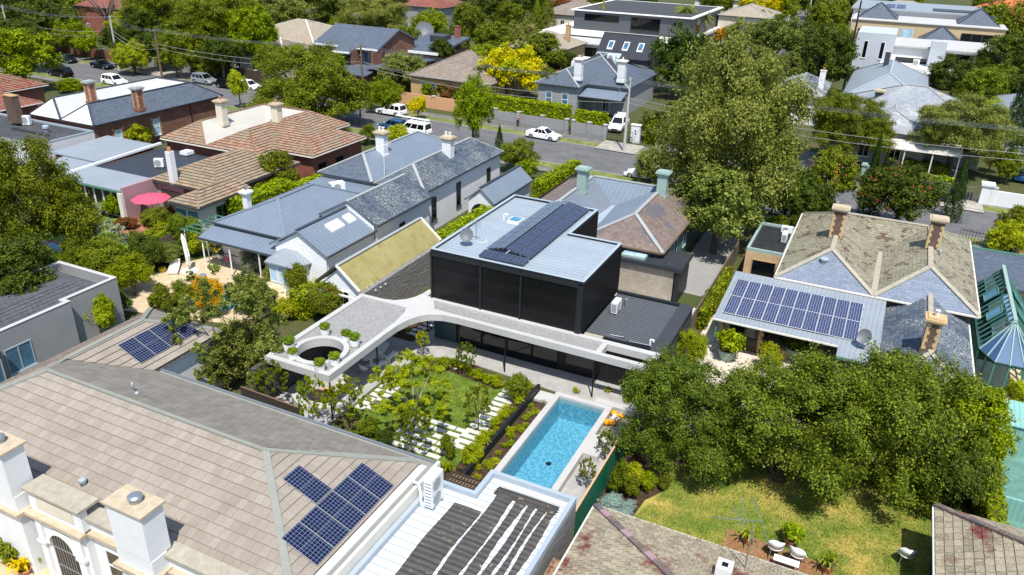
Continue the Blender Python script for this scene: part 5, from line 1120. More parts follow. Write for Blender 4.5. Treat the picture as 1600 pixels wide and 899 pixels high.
for x in (-46.0, -43.4): window(T, x, 109.6, 1.2, 1.0, 1.9, 'S', 'white', 'glass_sky', 1, 2)
MB().slab([[(-41.4, 109.8, 2.9), (-34.8, 109.8, 2.9), (-34.8, 112.9, 3.7), (-41.4, 112.9, 3.7)]], .1).build('veranda_roof', 'metal_slate_blue', T)
for x in (-41.2, -38.9, -36.7, -35.0): MB().tube((x, 110, 0), (x, 110, 2.9), .07, .07, 8).build('veranda_post', 'dark_grey', T)
window(T, -38, 112.9, .4, 1.2, 2.0, 'S', 'white', 'glass', 2, 1)
for px, py, z in ((905, 96, 7.6), (973, 99, 7.6)): c0 = P(px, py, z); chimney(T, c0.x, c0.y, 1.1, .9, 4.8, 7.7, 'render_white', 'offwhite', 1, True, None, 'offwhite')
MB().slab([[(-43.5, 120, 6.2), (-39.5, 120, 6.2), (-39.5, 123, 7.4), (-43.5, 123, 7.4)]], .2).build('roof_light', 'glass_pale', T)
ac_unit('tall white roof air conditioner between the villa chimneys', (-39.9, 119.5, 6.0), 0, 1.3, .8, 1.6)
T = house('skylight_gable_house', 'dark grey steep roof with three skylights behind the slate villa', (-42, 134)); pk = hip_polys(-47.0, 131.5, -37.2, 139.5, 5.4, .85, 'x', 0, 0); roof(T, pk, 'metal_dark', 'dark_grey', 'gutter', .14); MB().box(-46.8, 132, 0, -37.4, 139, 5.3).build('wall', 'clad_grey', T); gable_wall(T, 132, 139, -37.5, 0, 5.3, 8.3, 'x', 'clad_grey')
for x in (-44.9, -42.2, -39.6): f_ = lambda u, v: (x+u, 131.5+v, 5.4+v*.85+.12); s_ = MB().slab([[f_(-.5, 1.2), f_(.5, 1.2), f_(.5, 2.6), f_(-.5, 2.6)]], .1).build('skylight', 'white', T); g_ = lambda u, v: (x+u, 131.5+v, 5.4+v*.85+.15); MB().poly([g_(-.38, 1.35), g_(.38, 1.35), g_(.38, 2.45), g_(-.38, 2.45)]).build('pane', 'glass_sky', s_)
MB().box(-47.5, 126.5, 0, -37, 131.4, 4.6).build('rear_wing', 'clad_grey', T); MB().box(-49.5, 127, 0, -47.6, 133, 4.8).build('side_wing', 'white', T)
T = house('dark_apartments', 'two storey dark clad block with white slab edges at the top', (-53, 185)); ang = .10
MB().box(-67, 172, 4.2, -40.5, 200, 8.2).build('upper_wall', 'clad_grey', T); MB().box(-67.6, 171.3, 8.2, -40, 200.5, 8.4).build('roof_slab', 'white', T); MB().box(-66.6, 172.2, 8.4, -41, 199, 8.46).build('flat_roof', 'membrane', T)
MB().box(-72, 166, 3.7, -39.5, 200, 4.2).build('floor_slab', 'white', T); MB().box(-71, 168.5, 0, -40.5, 199, 3.7).build('lower_wall', 'brick_pale', T)
window(T, -60.5, 172, 6.2, 8, 1.4, 'S', 'black', 'glass', 3, 1, False); window(T, -50.5, 172, 4.5, 6.5, 3.1, 'S', 'black', 'glass', 3, 1, False); window(T, -44, 172, 6.4, .5, .8, 'S', 'black', 'glass'); window(T, -40.5, 178, 4.6, 3.5, 3.2, 'E', 'black', 'glass', 2, 1, False)
MB().box(-72, 158, 0, -42, 166, 3.2).build('front_pavilion', 'white', T); MB().box(-72.5, 157.5, 3.2, -41.5, 166.5, 3.4).build('pavilion_roof', 'concrete', T); window(T, -60, 158, .4, 14, 2.2, 'S', 'black', 'glass', 5, 1, False)
c0 = P(868, 75, 3.8); simple('beige_tile_house', 'hip roofed house with beige tiles and brick chimneys by conifers', -70, 141.5, -57.5, 156, 3.8, .42, 'y', 'roof_beige', 'tan_wall', 'offwhite', ((-66, 147, .9, .7, 4.6, 7.2, 'brick_tan', 'brick_tan', 1, False), (-59.5, 150, .9, .7, 4.6, 7.6, 'brick_tan', 'brick_tan', 1, False)), wins=3)
# two-storey brick house with long dark roof
T = house('long_roof_house', 'brown brick two storey house with long dark tile roof and pale fascias', (-84, 116))
lr_ = [[(-91.3, 111.6, 6.0), (-85.8, 111.6, 6.0), (-85.8, 109.6, 5.3), (-82.2, 109.6, 5.3), (-82.2, 111.6, 6.0), (-77.9, 111.6, 6.0), (-77.9, 118.3, 8.6), (-91.3, 118.3, 8.6)], [(-91.3, 118.3, 8.6), (-77.9, 118.3, 8.6), (-77.9, 124, 6.4), (-91.3, 124, 6.4)]]
MB().slab(lr_, .3).build('roof', 'roof_slate', T)
for a, c, y in ((-91.3, -85.8, 111.5), (-85.8, -82.2, 109.5), (-82.2, -77.9, 111.5)): MB().box(a, y-.04, 5.2 if y < 111 else 5.75, c, y+.06, 5.5 if y < 111 else 6.05).build('fascia', 'white', T)
MB().box(-90.9, 113, 0, -78.3, 123.6, 5.6).build('wall', 'brick_dark', T); o = MB(); pr_ = [(113, 5.6), (123.6, 5.6), (123.6, 6.3), (118.3, 8.3), (113, 6.3)]
o.v = [(-78.3, a, c) for a, c in pr_]+[(-78.6, a, c) for a, c in pr_]; o.f = [(0, 1, 2, 3, 4), (9, 8, 7, 6, 5)]+[(i, 5+i, 5+(i+1) % 5, (i+1) % 5) for i in range(5)]; oo = o.build('gable', 'brick_dark', T); fix_normals(oo)
for x in (-91.0, -85.7, -82.3, -78.2): MB().box(x-.2, 110.2, 0, x+.2, 113, 5.7).build('pier', 'brick_dark', T)
for a, c in ((-90.6, -86.1), (-81.8, -78.6), (-85.3, -82.7)): window(T, (a+c)/2, 113, 2.9, c-a, 2.4, 'S', 'white', 'glass_sky', 3, 1, False)
MB().slab([[(-91.5, 106.5, 2.6), (-77, 106.5, 2.6), (-77, 111.5, 3.4), (-91.5, 111.5, 3.4)]], .15).build('porch_roof', 'roof_slate', T); MB().box(-91, 108, 0, -77.5, 112, 2.5).build('porch_wall', 'brick_dark', T); MB().box(-77.9, 112, 0, -73.5, 122, 3.4).build('garage', 'brick_dark', T); MB().box(-78.2, 108.5, 3.4, -73, 122, 3.6).build('garage_roof', 'roof_slate', T)
ac_unit('small white air conditioner on the brown brick gable', (-78.0, 114.5, 4.0), radians(90), .8, .35, .7)
T = house('flat_dark_roof_house', 'brick house with tilted dark roof, dormer and chimney beside big bushes', (-77, 128)); MB().slab([[(-81, 121.5, 4.6), (-72.2, 121.5, 4.6), (-72.2, 133, 6.2), (-81, 133, 6.2)]], .3).build('roof', 'roof_slate', T); MB().box(-80.5, 122.2, 0, -72.8, 132.5, 4.3).build('wall', 'brick_dark', T); MB().box(-81, 121.3, 4.3, -72.2, 121.6, 4.7).build('fascia', 'white', T)
MB().box(-77.8, 128, 5.2, -75, 131, 6.6).build('dormer', 'dark_grey', T); chimney(T, -74.2, 132, 1.0, .8, 4.5, 8.0, 'brick_red', 'brick_red', 0, False)
window(T, -76.5, 122.2, .4, 6.5, 3.0, 'S', 'white', 'glass', 4, 1, False)
simple('pale_roof_house', 'low house with weathered grey-beige hipped roof among trees', -118, 118, -96, 138, 3.8, .34, 'x', 'roof_beige', 'render_cream', 'offwhite', (), wins=4)
simple('pale_roof_house', 'smaller front hip of weathered grey-brown roof behind the dark street trees', -108, 108, -94.5, 121, 3.4, .34, 'y', 'roof_brown', 'render_cream', 'offwhite', (), wins=3)
T = simple('brown_tile_house', 'tan walled house with brown tile hip roof behind peach wall', -69.2, 106.8, -54.5, 121, 3.5, .5, 'x', 'roof_brown', 'tan_wall', 'roof_brown', (), wins=0); window(T, -65.5, 107.2, 1.2, 2.6, 1.4, 'S', 'white', 'glass_sky', 3, 1)
# right side, beyond the street
T = house('slate_villa_right', 'grey slate villa with dark chimneys and pale veranda behind iron fence', (3, 115)); pq = hip_polys(-5.8, 108.3, 11.8, 126, 4.2, .42, 'x', 7.5, 7.5); roof(T, pq, 'roof_slate_grey', 'lead', 'gutter', .14); MB().box(-5.4, 108.7, 0, 11.4, 125.6, 4.1).build('wall', 'render_grey', T)
pq2 = hip_polys(-3.4, 104.5, 5.6, 113, 4.2, .42, 'y', None, 0); roof(T, pq2, 'roof_slate_grey', 'lead', 'gutter', .14, name='front_roof'); MB().box(-3.0, 105, 0, 5.2, 112, 4.1).build('front_wall', 'render_grey', T)
MB().slab([[(-3.2, 102.2, 2.9), (9, 102.2, 2.9), (9, 105, 3.6), (-3.2, 105, 3.6)]], .1).build('veranda_roof', 'offwhite', T)
for x in (-3, 0, 3, 6, 8.8): MB().tube((x, 102.4, 0), (x, 102.4, 2.9), .08, .08, 8).build('veranda_post', 'offwhite', T)
for x in (-1.5, 2): window(T, x, 105, .8, 1.3, 2.1, 'S', 'white', 'glass', 2, 1)
for px, py, z in ((1375, 142, 7.2), (1464, 148, 7.2)): c0 = P(px, py, z); chimney(T, c0.x, c0.y, 1.0, .9, 4.4, 7.0, 'dark_grey', 'stone_cap', 0, True)
T = simple('grey_gable_house', 'large grey metal pyramid roof with small vents behind the slate villa', -6.4, 125.8, 5.2, 152, 4.0, .52, 'y', 'metal_grey', 'render_grey', 'grey_metal_sheet', ((-1.6, 143, .8, .6, 5.5, 8.6, 'dark_grey', 'stone_cap', 0, False),), wins=0); window(T, -.6, 126.2, 1.5, 5, 1.2, 'S', 'white', 'glass', 3, 1)
simple('small_slate_cottage', 'small cottage with mossy dark slate roof beside the tall pole', -16, 122, -8.6, 136, 4.0, .5, 'y', 'roof_slate_spot', 'render_white', 'lead', ((-9.6, 128, .8, .6, 4.4, 7.0, 'render_white', 'offwhite', 1, False),), wins=2)
T = house('white_modern_house', 'stepped white and grey modern house with dark balcony windows', (3, 178)); MB().box(-8, 172, 0, -1.2, 184, 8.2).build('grey_tower', 'boards_grey', T); window(T, -6.2, 172, 3.5, .8, 3.2, 'S', 'white', 'glass'); window(T, -3.2, 172, 3.5, .8, 3.2, 'S', 'white', 'glass')
MB().box(-1.19, 173, 0, 7.2, 186, 6.0).build('mid_wall', 'white', T); MB().box(-1.5, 172.3, 6.0, 7.19, 186, 6.3).build('mid_slab', 'concrete', T); window(T, 3, 173, 3.2, 7, .9, 'S', 'black', 'glass', 2, 1, False); MB().box(5.0, 169.5, 0, 7.6, 172.9, 7.8).build('chimney_block', 'boards_grey', T)
MB().box(7.61, 171, 0, 17.5, 186, 6.2).build('right_wall', 'white', T); MB().box(7.4, 170.2, 6.2, 18.6, 186, 6.45).build('right_slab', 'concrete', T); window(T, 10.2, 171, 3.1, 4.6, 2.6, 'S', 'black', 'glass', 2, 1, False); window(T, 14.2, 171, 3.1, 2.2, 2.4, 'S', 'black', 'glass', 1, 1, False)
MB().box(-3, 166, 0, 5.4, 172.2, 3.2).build('front_slab', 'white', T); MB().box(5.0, 163.5, 2.6, 13.5, 170.9, 2.9).build('canopy', 'white', T); window(T, 9.5, 170.9, .2, 5.5, 2.1, 'S', 'black', 'glass', 3, 1, False)
ac_unit('square white condenser on the modern house front slab', (3.2, 169, 3.2), 0, 1.1, .5, 1.1)
T = house('beige_terrace', 'beige rendered block with slate pyramid roofs and solar panels behind white house', (2, 205)); MB().box(-11, 198, 0, 19, 212, 8.0).build('wall', 'beige', T); MB().box(-11.3, 197.7, 8.0, 19.3, 212, 8.15).build('roof_slab', 'concrete', T); MB().box(-12, 213, 0, 20, 238, 9.0).build('rear_wall', 'white', T); MB().box(-12.5, 212.4, 9.0, 20.5, 238, 9.3).build('rear_roof', 'metal_grey', T)
for x, y, z in ((-6, 206, 8.2), (14, 206, 8.2), (7, 194, 5.2)): roof(T, hip_polys(x-4, y-4, x+4, y+4, z, .75, 'x', 3.9, 3.9), 'roof_slate', 'gutter', 'gutter', .2, name='pyramid_roof'); MB().box(x-3.6, y-3.6, 0, x+3.6, y+3.6, z-.1).build('turret_wall', 'beige', T)
window(T, .5, 198, 4.3, 2.6, 2.6, 'S', 'white', 'glass_pale', 2, 1, False); window(T, 14, 197.9, 4.1, 6, 2.7, 'S', 'timber', 'glass', 3, 1, False); MB().box(5, 216, 9.3, 17, 222, 9.5).build('plant_deck', 'dark_grey', T)
for x in (-9, -3): window(T, x, 198, 5, .8, 1.2, 'S', 'black', 'glass')
for i, x in enumerate((-7.5, -5.2, -2.9)): MB().slab([[(x, 217, 9.4), (x+2, 217, 9.4), (x+2, 220, 10), (x, 220, 10)]], .08).build('solar_panel', 'solar_blue', T)
simple('orange_roof_house', 'large house with bright orange tile roof at the top right', 12, 250, 40, 275, 5.0, .45, 'x', 'roof_orange', 'tan_wall', 'roof_orange', (), wins=0)
simple('orange_roof_house', 'small orange tile gable in front of the orange roof', 14, 238, 24, 252, 4.5, .6, 'y', 'roof_orange', 'tan_wall', 'roof_orange', (), 0, 0, wins=0); simple('orange_roof_house', 'orange tile roof cut by the right picture edge', 32, 215, 48, 232, 4.5, .45, 'x', 'roof_orange', 'tan_wall', 'roof_orange', (), wins=0)
simple('grey_roof_house', 'long grey tile roof behind the beige block at top', -12, 255, 9, 272, 4.5, .4, 'x', 'roof_beige', 'beige', 'lead', (), wins=0)
simple('cream_house', 'cream two storey house behind palms near the yellow trees', -40.5, 196, -28, 212, 7.0, .35, 'y', 'roof_beige', 'render_cream', 'lead', (), wins=4)
simple('red_roof_house', 'grey two storey house with red tile roof at top centre', -122, 172, -101, 186, 6.2, .42, 'x', 'roof_red', 'render_grey', 'roof_red', (), wins=5); simple('red_roof_house', 'brick house with red tile hip roof behind dead tree at upper left', -168, 124, -146, 142, 6.2, .42, 'x', 'roof_red', 'brick_red', 'roof_red', ((-160, 133, 1, .8, 7, 11, 'brick_dark', 'brick_dark', 1, False),), wins=3)
simple('low_grey_house', 'grey gabled bungalow left of the pink flowering bush at top', -88, 200, -70, 214, 3.8, .4, 'x', 'roof_brown', 'render_cream', 'lead', (), wins=4); simple('brown_roof_house', 'brown roofed bungalow at the very top centre', -105, 235, -80, 250, 3.8, .4, 'x', 'roof_terracotta_brown', 'tan_wall', 'lead', (), wins=4)
simple('far_tile_house', 'pale tile roof half hidden at top left of centre', -140, 190, -124, 206, 4, .42, 'x', 'roof_beige', 'offwhite', 'lead', (), wins=3); simple('far_tile_house', 'grey roof behind trees at the top beyond the apartments', -62, 262, -40, 280, 5, .4, 'x', 'roof_slate_grey', 'offwhite', 'lead', (), wins=4)
simple('white_wing_house', 'pale house at right edge beside the tall cypress', 13.5, 120, 26, 138, 4.2, .4, 'y', 'metal_grey', 'render_white', 'lead', (), wins=2); simple('red_brick_wing', 'low brick house at far left of the street', -158, 62, -136, 80, 3.6, .42, 'x', 'roof_terracotta', 'brick_red', 'roof_terracotta', (), wins=3)
# ---------------------------------------------------------------- vegetation
def leaf_mesh(name, pos, nrm, size, seed, aspect=1.5, drop=.25):
    """one small folded leaf face per point, numpy-built"""
    g = np.random.default_rng(seed); n = len(pos); a = g.normal(size=(n, 3)); nrm = nrm/np.linalg.norm(nrm, axis=1)[:, None]
    a -= (a*nrm).sum(1)[:, None]*nrm; a /= np.linalg.norm(a, axis=1)[:, None]+1e-9; b = np.cross(nrm, a); s = (size*g.uniform(.55, 1.35, n))[:, None]
    A, B = a*s*.5*aspect, b*s*.5; d = nrm*s*drop
    V = np.stack([pos-A, pos-B*.9+A*.1-d*.3, pos+A-d, pos+B*.9+A*.1-d*.3], 1).reshape(-1, 3)
    me = bpy.data.meshes.new(name); me.vertices.add(4*n); me.vertices.foreach_set('co', V.ravel())
    me.loops.add(4*n); me.loops.foreach_set('vertex_index', np.arange(4*n, dtype=np.int32)); me.polygons.add(n)
    me.polygons.foreach_set('loop_start', np.arange(0, 4*n, 4, dtype=np.int32)); me.polygons.foreach_set('loop_total', np.full(n, 4, np.int32)); me.update(); me.validate()
    me.materials.append(M['leaf_mid']); return me
def unit(n, g, zmin=-1):
    v = g.normal(size=(n*3, 3)); v /= np.linalg.norm(v, axis=1)[:, None]; v = v[v[:, 2] > zmin][:n]; return v
def crown_points(kind, n, seed):
    g = np.random.default_rng(seed)
    if kind == 'cone':
        h = g.uniform(0, 1, n)**.8; r = (1-h**1.7)*.95*(g.uniform(.72, 1.05, n)); a = g.uniform(0, 2*pi, n); lump = 1+.14*np.sin(a*5+h*18)+.1*np.sin(a*9-h*31)
        p = np.stack([np.cos(a)*r*lump, np.sin(a)*r*lump, h*2-1], 1); nr = np.stack([np.cos(a), np.sin(a), .45+0*a], 1)
        return p, nr+g.normal(size=(n, 3))*.45
    if kind == 'round': K, cr, R0, R1 = 42, .80, .15, .33
    elif kind == 'open': K, cr, R0, R1 = 75, .9, .05, .15
    else: K, cr, R0, R1 = 20, .66, .2, .38
    zmin = {'round': -.62, 'open': -.6, 'bush': -.45}[kind]
    C = unit(K, g, zmin)*np.cbrt(g.uniform(.22, 1.15, (K, 1)))*cr; R = g.uniform(R0, R1, K)
    if kind != 'open': C = np.vstack([C, [[0, 0, -.05]]]); R = np.append(R, .55)
    K = len(R); Q = {'round': 26, 'open': 9, 'bush': 30}[kind]; w = R**2/np.sum(R**2); k = g.choice(K, n*2, p=w)
    sp = g.normal(size=(K, Q, 3)); sp[..., 2] += .25; sp /= np.linalg.norm(sp, axis=2)[..., None]; sl_ = g.uniform(.72, 1.22, (K, Q)); q = g.integers(0, Q, n*2)
    d = sp[k, q]; a = g.uniform(.55, 1, n*2)**.7*sl_[k, q]; p = C[k]+d*(R[k]*a)[:, None]+g.normal(size=(n*2, 3))*(R[k]*(.10 if kind == 'open' else .13)+.008)[:, None]
    keep = np.ones(n*2, bool)
    for m in range(K):
        u = np.linalg.norm(p-C[m], axis=1); keep &= ~((u < R[m]*.5) & (k != m))
    f = np.sin(p[:, 0]*9+seed)+np.sin(p[:, 1]*11+seed*2)+np.sin(p[:, 2]*10+seed*3); keep &= ~((f > 1.25) & (g.uniform(size=n*2) < .7)); keep &= p[:, 2] > -1
    p, d = p[keep][:n], d[keep][:n]; p = p/np.percentile(np.linalg.norm(p, axis=1), 96)
    return p, d*.8+g.normal(size=p.shape)*.45+np.array([0, 0, .35])
CR = {}
def crown(kind, cls, var):
    key = (kind, cls, var)
    if key not in CR:
        n, s = {'S': (1500, .15), 'M': (8500, .070), 'L': (24000, .042), 'X': (64000, .0255)}[cls]
        if kind == 'open': n = int(n*.6); s *= .95
        if kind == 'round' and cls == 'X': n, s = 96000, .0205
        if kind == 'cone': n = int(n*.8); s *= .8
        p, nr = crown_points(kind, n, hash((kind == 'open', kind == 'cone', kind == 'bush', cls == 'S', cls == 'M', cls == 'X', var)) % 9973+var)
        CR[key] = leaf_mesh('crown_'+kind, p, nr, s, var+3)
    return CR[key]
FL = {}
def blossom_mesh(var):
    if var not in FL:
        g = np.random.default_rng(var+50); v = unit(80, g, -.2)*g.uniform(.8, .98, (80, 1)); FL[var] = leaf_mesh('blossom', v, v, .045, var, 1.0)
    return FL[var]
def grass(name, poly, z, n, mat, h=.07, seed=3):
    g = np.random.default_rng(seed); xs = [p[0] for p in poly]; ys = [p[1] for p in poly]; pts = np.stack([g.uniform(min(xs), max(xs), n*3), g.uniform(min(ys), max(ys), n*3)], 1); ins = np.zeros(len(pts), bool); m = len(poly)
    for i in range(m):
        (x1, y1), (x2, y2) = poly[i], poly[(i+1) % m]; c = ((y1 > pts[:, 1]) != (y2 > pts[:, 1])) & (pts[:, 0] < (x2-x1)*(pts[:, 1]-y1)/(y2-y1+1e-12)+x1); ins ^= c
    p = pts[ins][:n]; k = len(p); a = g.uniform(0, 2*pi, k); hh = h*g.uniform(.4, 1.3, k); w = h*.35; dx, dy = np.cos(a)*w, np.sin(a)*w; lx, ly = g.normal(size=k)*h*.7, g.normal(size=k)*h*.7; zz = np.full(k, z)
    V = np.stack([np.stack([p[:, 0]-dx, p[:, 1]-dy, zz], 1), np.stack([p[:, 0]+dx, p[:, 1]+dy, zz], 1), np.stack([p[:, 0]+lx, p[:, 1]+ly, zz+hh], 1)], 1).reshape(-1, 3)
    me = bpy.data.meshes.new(name); me.vertices.add(3*k); me.vertices.foreach_set('co', V.ravel()); me.loops.add(3*k); me.loops.foreach_set('vertex_index', np.arange(3*k, dtype=np.int32)); me.polygons.add(k)
    me.polygons.foreach_set('loop_start', np.arange(0, 3*k, 3, dtype=np.int32)); me.polygons.foreach_set('loop_total', np.full(k, 3, np.int32)); me.update(); me.materials.append(M[mat]); o = bpy.data.objects.new(name, me); link(o); return o
tag(grass('grass', [(-6.9, 27.6), (6.2, 27.6), (6.2, 38.5), (2.5, 40), (-4, 38.4), (-6.6, 35), (-6.2, 32.6), (-7.1, 29.6)], .03, 70000, 'lawn_dry', .075), 'patchy dry back lawn grass beside the mossy roof', 'grass', None, 'stuff')
tag(grass('grass', [(-24.9, 29.0), (-16.6, 29.0), (-16.6, 37.3), (-18.2, 37.0), (-21.8, 37.5), (-23.3, 36.6), (-24.7, 36)], .035, 45000, 'lawn', .06, 5), 'short green courtyard lawn grass between the pavers', 'grass', None, 'stuff')
def setmat(o, m): o.material_slots[0].link = 'OBJECT'; o.material_slots[0].material = M[m]
TC = [0]
def tree(label, px, py, w, zc, leaf='leaf_mid', kind='round', asp=1., cat='tree', name='tree', group=None, bark='bark', flower=None, at=None, cls=None, trunk=True):
    c = at if at is not None else P(px, py, zc); r = w if at is not None else w/2*dist(c)/FPX
    zc = c.z; TC[0] += 1; rz = random.uniform(0, 6.28)
    T = thing(name, label, cat, (c.x, c.y, 0), 0, group); OFF[T.name] = Vector()
    if cls is None:
        d = dist(c); k = r*FPX/d   # crown radius in photo pixels
        cls = 'S' if k < 9 else 'M' if k < 22 else 'L' if k < 58 else 'X'
    o = bpy.data.objects.new('crown' if cat in ('tree', 'palm') else 'foliage', crown(kind, cls, TC[0] % (3 if cls in 'SM' else 2))); link(o, T)
    hz = r*asp
    if kind == 'bush': top = zc+hz; zc, hz = top*.53, top*.5
    o.location = (0, 0, zc); o.scale = (r, r*random.uniform(.92, 1.08), hz); o.rotation_euler[2] = rz; setmat(o, leaf)
    if flower:
        f = bpy.data.objects.new('blossom', blossom_mesh(TC[0] % 2)); link(f, T); f.location = o.location; f.scale = o.scale; setmat(f, flower)
    if trunk:
        b = MB(); tr = max(.03, r*(.032 if kind == 'open' else .055)); top = zc-r*asp*.15; base = Vector((0, 0, -.05)); fork = Vector((random.uniform(-.1, .1)*r, random.uniform(-.1, .1)*r, max(.15, zc-r*asp*.75)))
        b.tube(base, fork, tr*1.25, tr, 8)
        for i in range(6 if kind == 'open' else 5):
            a = i*2*pi/5+rz; e = Vector((cos(a)*r*.5, sin(a)*r*.5, zc+r*asp*random.uniform(-.1, .45))); m = fork.lerp(e, .5)+Vector((0, 0, .06*r)); b.tube(fork, m, tr*.65, tr*.42, 6, False); b.tube(m, e, tr*.42, tr*.12, 5, False)
            for q in range(2): e2 = m.lerp(e, .4)+Vector((random.uniform(-.3, .3)*r, random.uniform(-.3, .3)*r, random.uniform(.05, .3)*r)); b.tube(m, e2, tr*.25, tr*.07, 4, False)
        b.build('trunk' if cat == 'tree' else 'stem', bark, T)
    return T
def shrub(label, px, py, w, zc, leaf='leaf_mid', asp=.85, flower=None, kind='bush', group=None, at=None, name='shrub', cls=None): return tree(label, px, py, w, zc, leaf, kind, asp, 'shrub', name, group, 'bark', flower, at, cls)
def hedge(label, a, b_, w, z0, z1, leaf='leaf_hedge', dens=60, name='hedge', size=.16):
    a, b_ = Vector((*a[:2], 0)), Vector((*b_[:2], 0)); L = (b_-a).length; d = (b_-a).normalized(); nrm = Vector((-d.y, d.x, 0)); h = z1-z0
    T = thing(name, label, 'hedge', (a.x, a.y, 0)); OFF[T.name] = Vector(); g = np.random.default_rng(int(L*100)+int(abs(a.x)*10)); P_, N_ = [], []
    for u0, du, dv, nn, ar in ((np.array([0, -w/2, z1]), np.array([L, 0, 0]), np.array([0, w, 0]), (0, 0, 1), L*w), (np.array([0, -w/2, z0]), np.array([L, 0, 0]), np.array([0, 0, h]), (0, -1, 0), L*h), (np.array([0, w/2, z0]), np.array([L, 0, 0]), np.array([0, 0, h]), (0, 1, 0), L*h), (np.array([0, -w/2, z0]), np.array([0, w, 0]), np.array([0, 0, h]), (-1, 0, 0), w*h), (np.array([L, -w/2, z0]), np.array([0, w, 0]), np.array([0, 0, h]), (1, 0, 0), w*h)):
        m = int(ar*dens); s = g.uniform(size=(m, 1)); t = g.uniform(size=(m, 1)); p = u0+s*du+t*dv; nn = np.array(nn, float)
        bump = .07*(np.sin(p[:, :1]*3.1)+np.sin(p[:, 1:2]*4.3+p[:, 2:]*2.7)); p = p+nn*(bump+g.normal(size=(m, 1))*.05); P_.append(p); N_.append(nn+g.normal(size=(m, 3))*.55)
    p, n_ = np.vstack(P_), np.vstack(N_); R3 = np.array([[d.x, d.y, 0], [nrm.x, nrm.y, 0], [0, 0, 1]])
    o = bpy.data.objects.new('foliage', leaf_mesh('hedge_leaves', p @ R3, n_ @ R3, size, 5)); link(o, T); setmat(o, leaf)
    b = MB(); q = .1; cs = [(q, -w/2+q), (L-q, -w/2+q), (L-q, w/2-q), (q, w/2-q)]; b.prism([tuple((d*x+nrm*y)[:2]) for x, y in cs], max(0, z0), z1-.12); b.build('inner_growth', 'leaf_dark', T); return T
def blades(name, n, seed, spread=.35, hgt=1., width=.035, droop=.5):
    g = np.random.default_rng(seed); b = MB()
    for i in range(n):
        a = g.uniform(0, 2*pi); s = g.uniform(.15, 1); x, y = .12*cos(a)*s, .12*sin(a)*s; L = hgt*g.uniform(.6, 1.05); o = spread*s*L*2; w = width; c, sn = cos(a), sin(a)
        p0, p1, p2 = (x, y, 0), (x+c*o*.5, y+sn*o*.5, L*.7), (x+c*o, y+sn*o, L*(.85-droop*s*.6)); t = (-sn*w, c*w)
        k = len(b.v); b.v += [(p0[0]-t[0], p0[1]-t[1], 0), (p0[0]+t[0], p0[1]+t[1], 0), (p1[0]+t[0], p1[1]+t[1], p1[2]), (p1[0]-t[0], p1[1]-t[1], p1[2]), p2]; b.f += [(k, k+1, k+2, k+3), (k+3, k+2, k+4)]
    me = bpy.data.meshes.new(name); me.from_pydata(b.v, [], b.f); me.materials.append(M['leaf_bright']); return me
TUFT = [blades('tuft', 70, i, .3, 1, .03) for i in range(3)]; SPIKY = [blades('spiky', 34, i+9, .42, 1, .06, .8) for i in range(2)]
def tuft(label, x, y, z, h, leaf='leaf_bright', group=None, mesh=None, sc=1.):
    me = mesh or random.choice(TUFT); o = bpy.data.objects.new('grass_clump', me); link(o); o.location = (x, y, z); o.scale = (h*sc, h*sc, h); o.rotation_euler[2] = random.uniform(0, 6); setmat(o, leaf); return tag(o, label, 'grass clump', group)
def cypress(label, px, base_py, w, h, leaf='leaf_cypress', name='cypress_tree'):
    c = P(px, base_py, 0); r = w/2*dist(c)/FPX; return tree(label, 0, 0, r, 0, leaf, 'cone', h/2/r, 'tree', name, None, 'bark', None, Vector((c.x, c.y, h/2)))
def palm(label, px, py, zc, r=2.2):
    c = P(px, py, zc); T = thing('palm_tree', label, 'tree', (c.x, c.y, 0)); OFF[T.name] = Vector(); MB().tube((0, 0, 0), (0, 0, zc), .22, .16, 8).build('trunk', 'bark', T)
    for i in range(22):
        a = i*2.4; el = radians(60-85*(i/22)); b = MB(); n = 8; pts = []
        for j in range(n+1): s = j/n; pts.append(Vector((cos(a)*cos(el)*r*s, sin(a)*cos(el)*r*s, zc+sin(el)*r*s-.75*r*s*s*.8)))
        for j in range(1, n):
            d = (pts[j+1]-pts[j-1]).normalized(); sd_ = d.cross(Vector((0, 0, 1))).normalized(); w = .5*r*.35*(1-(j/n)**2*.6)
            for s in (-1, 1): k = len(b.v); tip = pts[j]+sd_*s*w+d*.18*r-Vector((0, 0, .16*r)); b.v += [tuple(pts[j]-d*.05*r), tuple(pts[j]+d*.06*r), tuple(tip)]; b.f.append((k, k+1, k+2))
        b.path(pts, .015*r, 3); b.build('frond', 'leaf_olive', T)
    return T
# ---- near trees
tree('loose grey-green olive-like tree rising beside the tiled wing roof', 354, 516, 178, 3.8, 'leaf_olive', 'open', 1.15, cls='X'); shrub('grey-green undergrowth below the olive-like tree', 372, 552, 110, 1.8, 'leaf_olive', 1.0, cls='L')
tree('huge dark evergreen tree at the left picture edge', 28, 318, 185, 5.5, 'leaf_mid', 'round', 1.1, cls='X'); tree('yellow-green tree leaning out of the dark evergreen beside glass wall', 112, 345, 66, 3.0, 'leaf_bright', 'round', 1.2)
tree('shaded dark tree over the turquoise pool at left edge', 20, 425, 120, 3.6, 'leaf_dark', 'round', .8, cls='L')
shrub('dark glossy bush at left behind the grey parapet', 120, 405, 62, 1.7, 'leaf_mid'); shrub('round glossy bush in middle of row behind the grey parapet', 165, 405, 72, 1.9, 'leaf_mid'); shrub('lower bright bush at right of row by the patio', 205, 432, 62, 1.6, 'leaf_bright', .95); shrub('upper dark bush at right of row by the patio', 222, 392, 62, 1.8, 'leaf_dark'); shrub('low dark bush hiding the corner of the grey house', 92, 420, 50, 1.2, 'leaf_dark')
